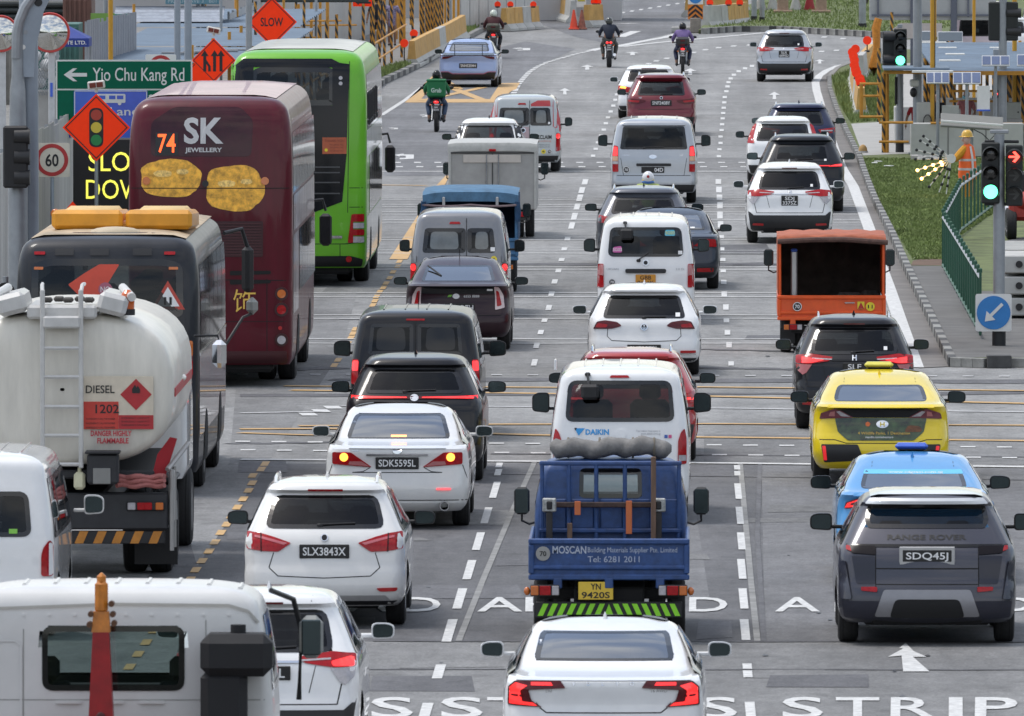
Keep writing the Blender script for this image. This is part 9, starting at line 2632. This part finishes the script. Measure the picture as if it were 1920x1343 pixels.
def bike(label, x, yg, jacket, trousers, helm, box=None, big=False, yaw=0, lamp2=False, plate=None):
 p = G(x, yg)
 t = thing('motorcycle', label[0], 'motorcycle', (p.x, p.y, .005), yaw, 'motorcycles on the road')
 bw = .17 if big else .12
 for y in (0, 1.33): o = link('wheel', tyre_mesh(.30, bw), t, (0, y, .30)); link('rim', rim_mesh(.30, bw), o)
 dk = M('bike_black', (.015, .015, .017), .4, coat=.4)
 MB().box((0, .70, .52), (.24, .55, .38), .06).bd('engine', M('engine_grey', (.05, .05, .055), .5, .5), t)
 MB().add([(-.13, -.12, .80), (.13, -.12, .80), (.15, .5, .78), (-.15, .5, .78), (-.08, -.22, .92), (.08, -.22, .92), (.16, .5, .84), (-.16, .5, .84)], [(0, 1, 5, 4), (4, 5, 6, 7), (0, 4, 7, 3), (1, 2, 6, 5), (3, 2, 1, 0), (2, 3, 7, 6)]).bd('tail_fairing', dk, t, smooth=0)
 MB().box((0, .82, .88), (.28, .5, .22), .08).bd('fuel_tank', dk, t); MB().box((0, .38, .86), (.26, .62, .08), .03).bd('saddle', SHOE, t)
 MB().box((0, -.05, .58), (.18, .03, .34), .02).bd('mudguard', BLACK, t)
 if lamp2:
  for x_ in (-.06, .06): MB().ell((x_, -.24, .86), (.05, .03, .04)).bd('tail_light', LON, t)
 else: MB().ell((0, -.23, .84), (.075, .03, .04)).bd('tail_light', LON, t)
 o = MB().box((0, -.20, .66), (.19, .02, .17), .006).bd('number_plate', M('plate_grey', (.05, .05, .055), .4), t)
 if plate:
  a, b = plate.split('/'); f = flat_xz(0, -.212, .66); LT(a, f, 0, .035, .045, WTXT, o, bold=.02); LT(b, f, 0, -.035, .045, WTXT, o, bold=.02, width=.16)
 for sg in (1, -1):
  MB().tube([(sg * .10, .55, .75), (sg * .12, 0, .32)], .03, 8).bd('swing_arm', STEEL, t)
  MB().tube([(sg * .08, 1.33, .30), (sg * .10, 1.12, .75), (sg * .10, 1.02, 1.02)], .028, 8).bd('fork', STEEL, t)
  m = MB().ell((sg * .40, 1.0, 1.22), (.075, .03, .05)).bd('mirror', BLACK, t); MB().tube([(sg * .30, 1.0, 1.04), (sg * .38, 1.0, 1.2)], .01, 6).bd('mirror_stem', BLACK, t)
  MB().ell((sg * .16, -.12, .76), (.03, .04, .025)).bd('indicator', LORG, t)
 MB().tube([(-.36, .96, 1.04), (0, 1.04, 1.02), (.36, .96, 1.04)], .018, 8).bd('handlebar', BLACK, t)
 MB().tube([(.15, .75, .34), (.18, .2, .36), (.19, -.12, .44)], [.035, .05, .055], 10).bd('exhaust', CHROME if big else BLACK, t)
 if box: MB().box((0, -.10, 1.10), (.46, .36, .30), .07).bd('top_box', box, t); MB().box((0, -.28, 1.12), (.16, .02, .05), .008).bd('box_reflector', LDARK, t)
 r = thing('person', label[1], 'person', (p.x, p.y, .005), yaw, 'motorcycle riders'); t.scale = r.scale = (.94, .94, .94)
 J = [(0, .36, .96, .14, .12), (0, .40, 1.14, .14, .12), (0, .48, 1.32, .17, .12), (0, .54, 1.45, .06), (.19, .50, 1.39, .07), (-.19, .50, 1.39, .07), (.32, .64, 1.18, .05), (.33, .90, 1.07, .036), (-.32, .64, 1.18, .05), (-.33, .90, 1.07, .036),
         (.11, .40, .92, .10), (-.11, .40, .92, .10), (.24, .76, .76, .072), (-.24, .76, .76, .072), (.20, .52, .36, .05), (-.20, .52, .36, .05), (.20, .64, .30, .04), (-.20, .64, .30, .04)]
 E = [(0, 1), (1, 2), (2, 3), (2, 4), (2, 5), (4, 6), (6, 7), (5, 8), (8, 9), (0, 10), (0, 11), (10, 12), (11, 13), (12, 14), (13, 15), (14, 16), (15, 17)]
 body = skin('body', J, E, SKIN2, r)
 hands(body, [(.33, .90, 1.07), (-.33, .90, 1.07)], SKIN2, (0, 1, -.2))
 skin('jacket', [(0, .34, .92, .165, .13), (0, .39, 1.12, .165, .14), (0, .47, 1.32, .20, .14), (0, .54, 1.44, .08), (.20, .50, 1.39, .09), (-.20, .50, 1.39, .09), (.325, .64, 1.18, .068), (.33, .84, 1.09, .05), (-.325, .64, 1.18, .068), (-.33, .84, 1.09, .05)], [(0, 1), (1, 2), (2, 3), (2, 4), (2, 5), (4, 6), (6, 7), (5, 8), (8, 9)], jacket, body)
 skin('trousers', [(0, .36, .96, .155, .13), (.12, .40, .91, .12), (-.12, .40, .91, .12), (.245, .76, .76, .088), (-.245, .76, .76, .088), (.20, .54, .44, .065), (-.20, .54, .44, .065)], [(0, 1), (0, 2), (1, 3), (2, 4), (3, 5), (4, 6)], trousers, body)
 for sg in (1, -1): MB().box((sg * .20, .58, .31), (.10, .27, .11), .035).bd('shoe', SHOE, body)
 h = MB().ell((0, .57, 1.58), (.125, .145, .15), 18, 12).bd('helmet', helm, body, smooth=60)
 MB().ell((0, .62, 1.57), (.115, .12, .07), 14, 8).bd('visor', GLOSSB, h); MB().ell((0, .56, 1.50), (.10, .11, .07), 14, 8).bd('neck_cloth', jacket, h)
 return t, r, h
DEN = M('denim', (.055, .085, .15), .85, var=.25, scale=10); DK = M('cloth_dark', (.02, .021, .026), .85)
GG = M('grab_green', (.012, .16, .055), .7, var=.12)
t, r, h = bike(('motorcycle ridden by the rider with the green delivery box', 'rider in green jacket and black helmet with a delivery box'), 818, 248, GG, DEN, GLOSSB, plate='FBV/5839T')
bx_ = thing('delivery_box', 'green square delivery box with white lettering on the rider\'s back', 'box', tuple(t.location))
MB().box((0, .12, 1.14), (.50, .40, .46), .05).bd('case', GG, bx_); MB().box((0, .12, 1.36), (.52, .42, .06), .02).bd('lid', GG, bx_)
LT('Grab', flat_xz(0, -.085, 1.10), 0, 0, .11, M('lettering_pale', (.60, .72, .64), .5), bx_, width=.27, bold=.02)
bike(('motorcycle with a dark top box beside the pale blue saloon', 'rider in dark red jacket with a white and green helmet'), 925, 110, M('jacket_maroon', (.055, .012, .016), .8), DK, M('helmet_white', (.55, .60, .52), .35, coat=.5, var=.5, scale=9), M('topbox_olive', (.05, .05, .035), .6, var=.5))
bike(('large motorcycle with twin tail lights at the middle top', 'rider in navy jacket and dark helmet at the middle top'), 1142, 127, M('jacket_navy', (.012, .018, .035), .8), M('trousers_grey', (.06, .06, .055), .8), M('helmet_dark', (.03, .035, .03), .3, coat=.6, var=.6, scale=12), None, True, lamp2=True, plate='FBM/264')
bike(('motorcycle with a black top box under the rider in purple', 'rider in purple shirt and black helmet'), 1280, 139, M('shirt_purple', (.16, .11, .27), .8, var=.15), M('jeans_navy', (.02, .025, .06), .8), GLOSSB, M('topbox_black', (.012, .012, .014), .3, coat=.6), plate='FBK/7051')
t, r, h = bike(('motorcycle hidden in front of the slate grey crossover', 'rider in hi-vis vest with a white, blue and yellow helmet'), 1215, 480, M('hivis_lime', (.30, .36, .10), .8), DK, M('helmet_white2', (.68, .68, .70), .3, coat=.6))
MB().lathe([(.128, 1.535), (.137, 1.50), (.12, 1.46)], (0, .57, 0), 'Z', 18).bd('helmet_band', M('helmet_blue', (.03, .13, .42), .35, coat=.5), h); MB().lathe([(.129, 1.555), (.132, 1.535)], (0, .57, 0), 'Z', 18).bd('helmet_stripe', M('helmet_yellow', (.65, .48, .05), .35, coat=.5), h)
MB().lathe([(.001, -.150), (.03, -.148)], (0, .57, 1.62), 'Y', 12).bd('helmet_mark', SIGNR, h)
set_text()
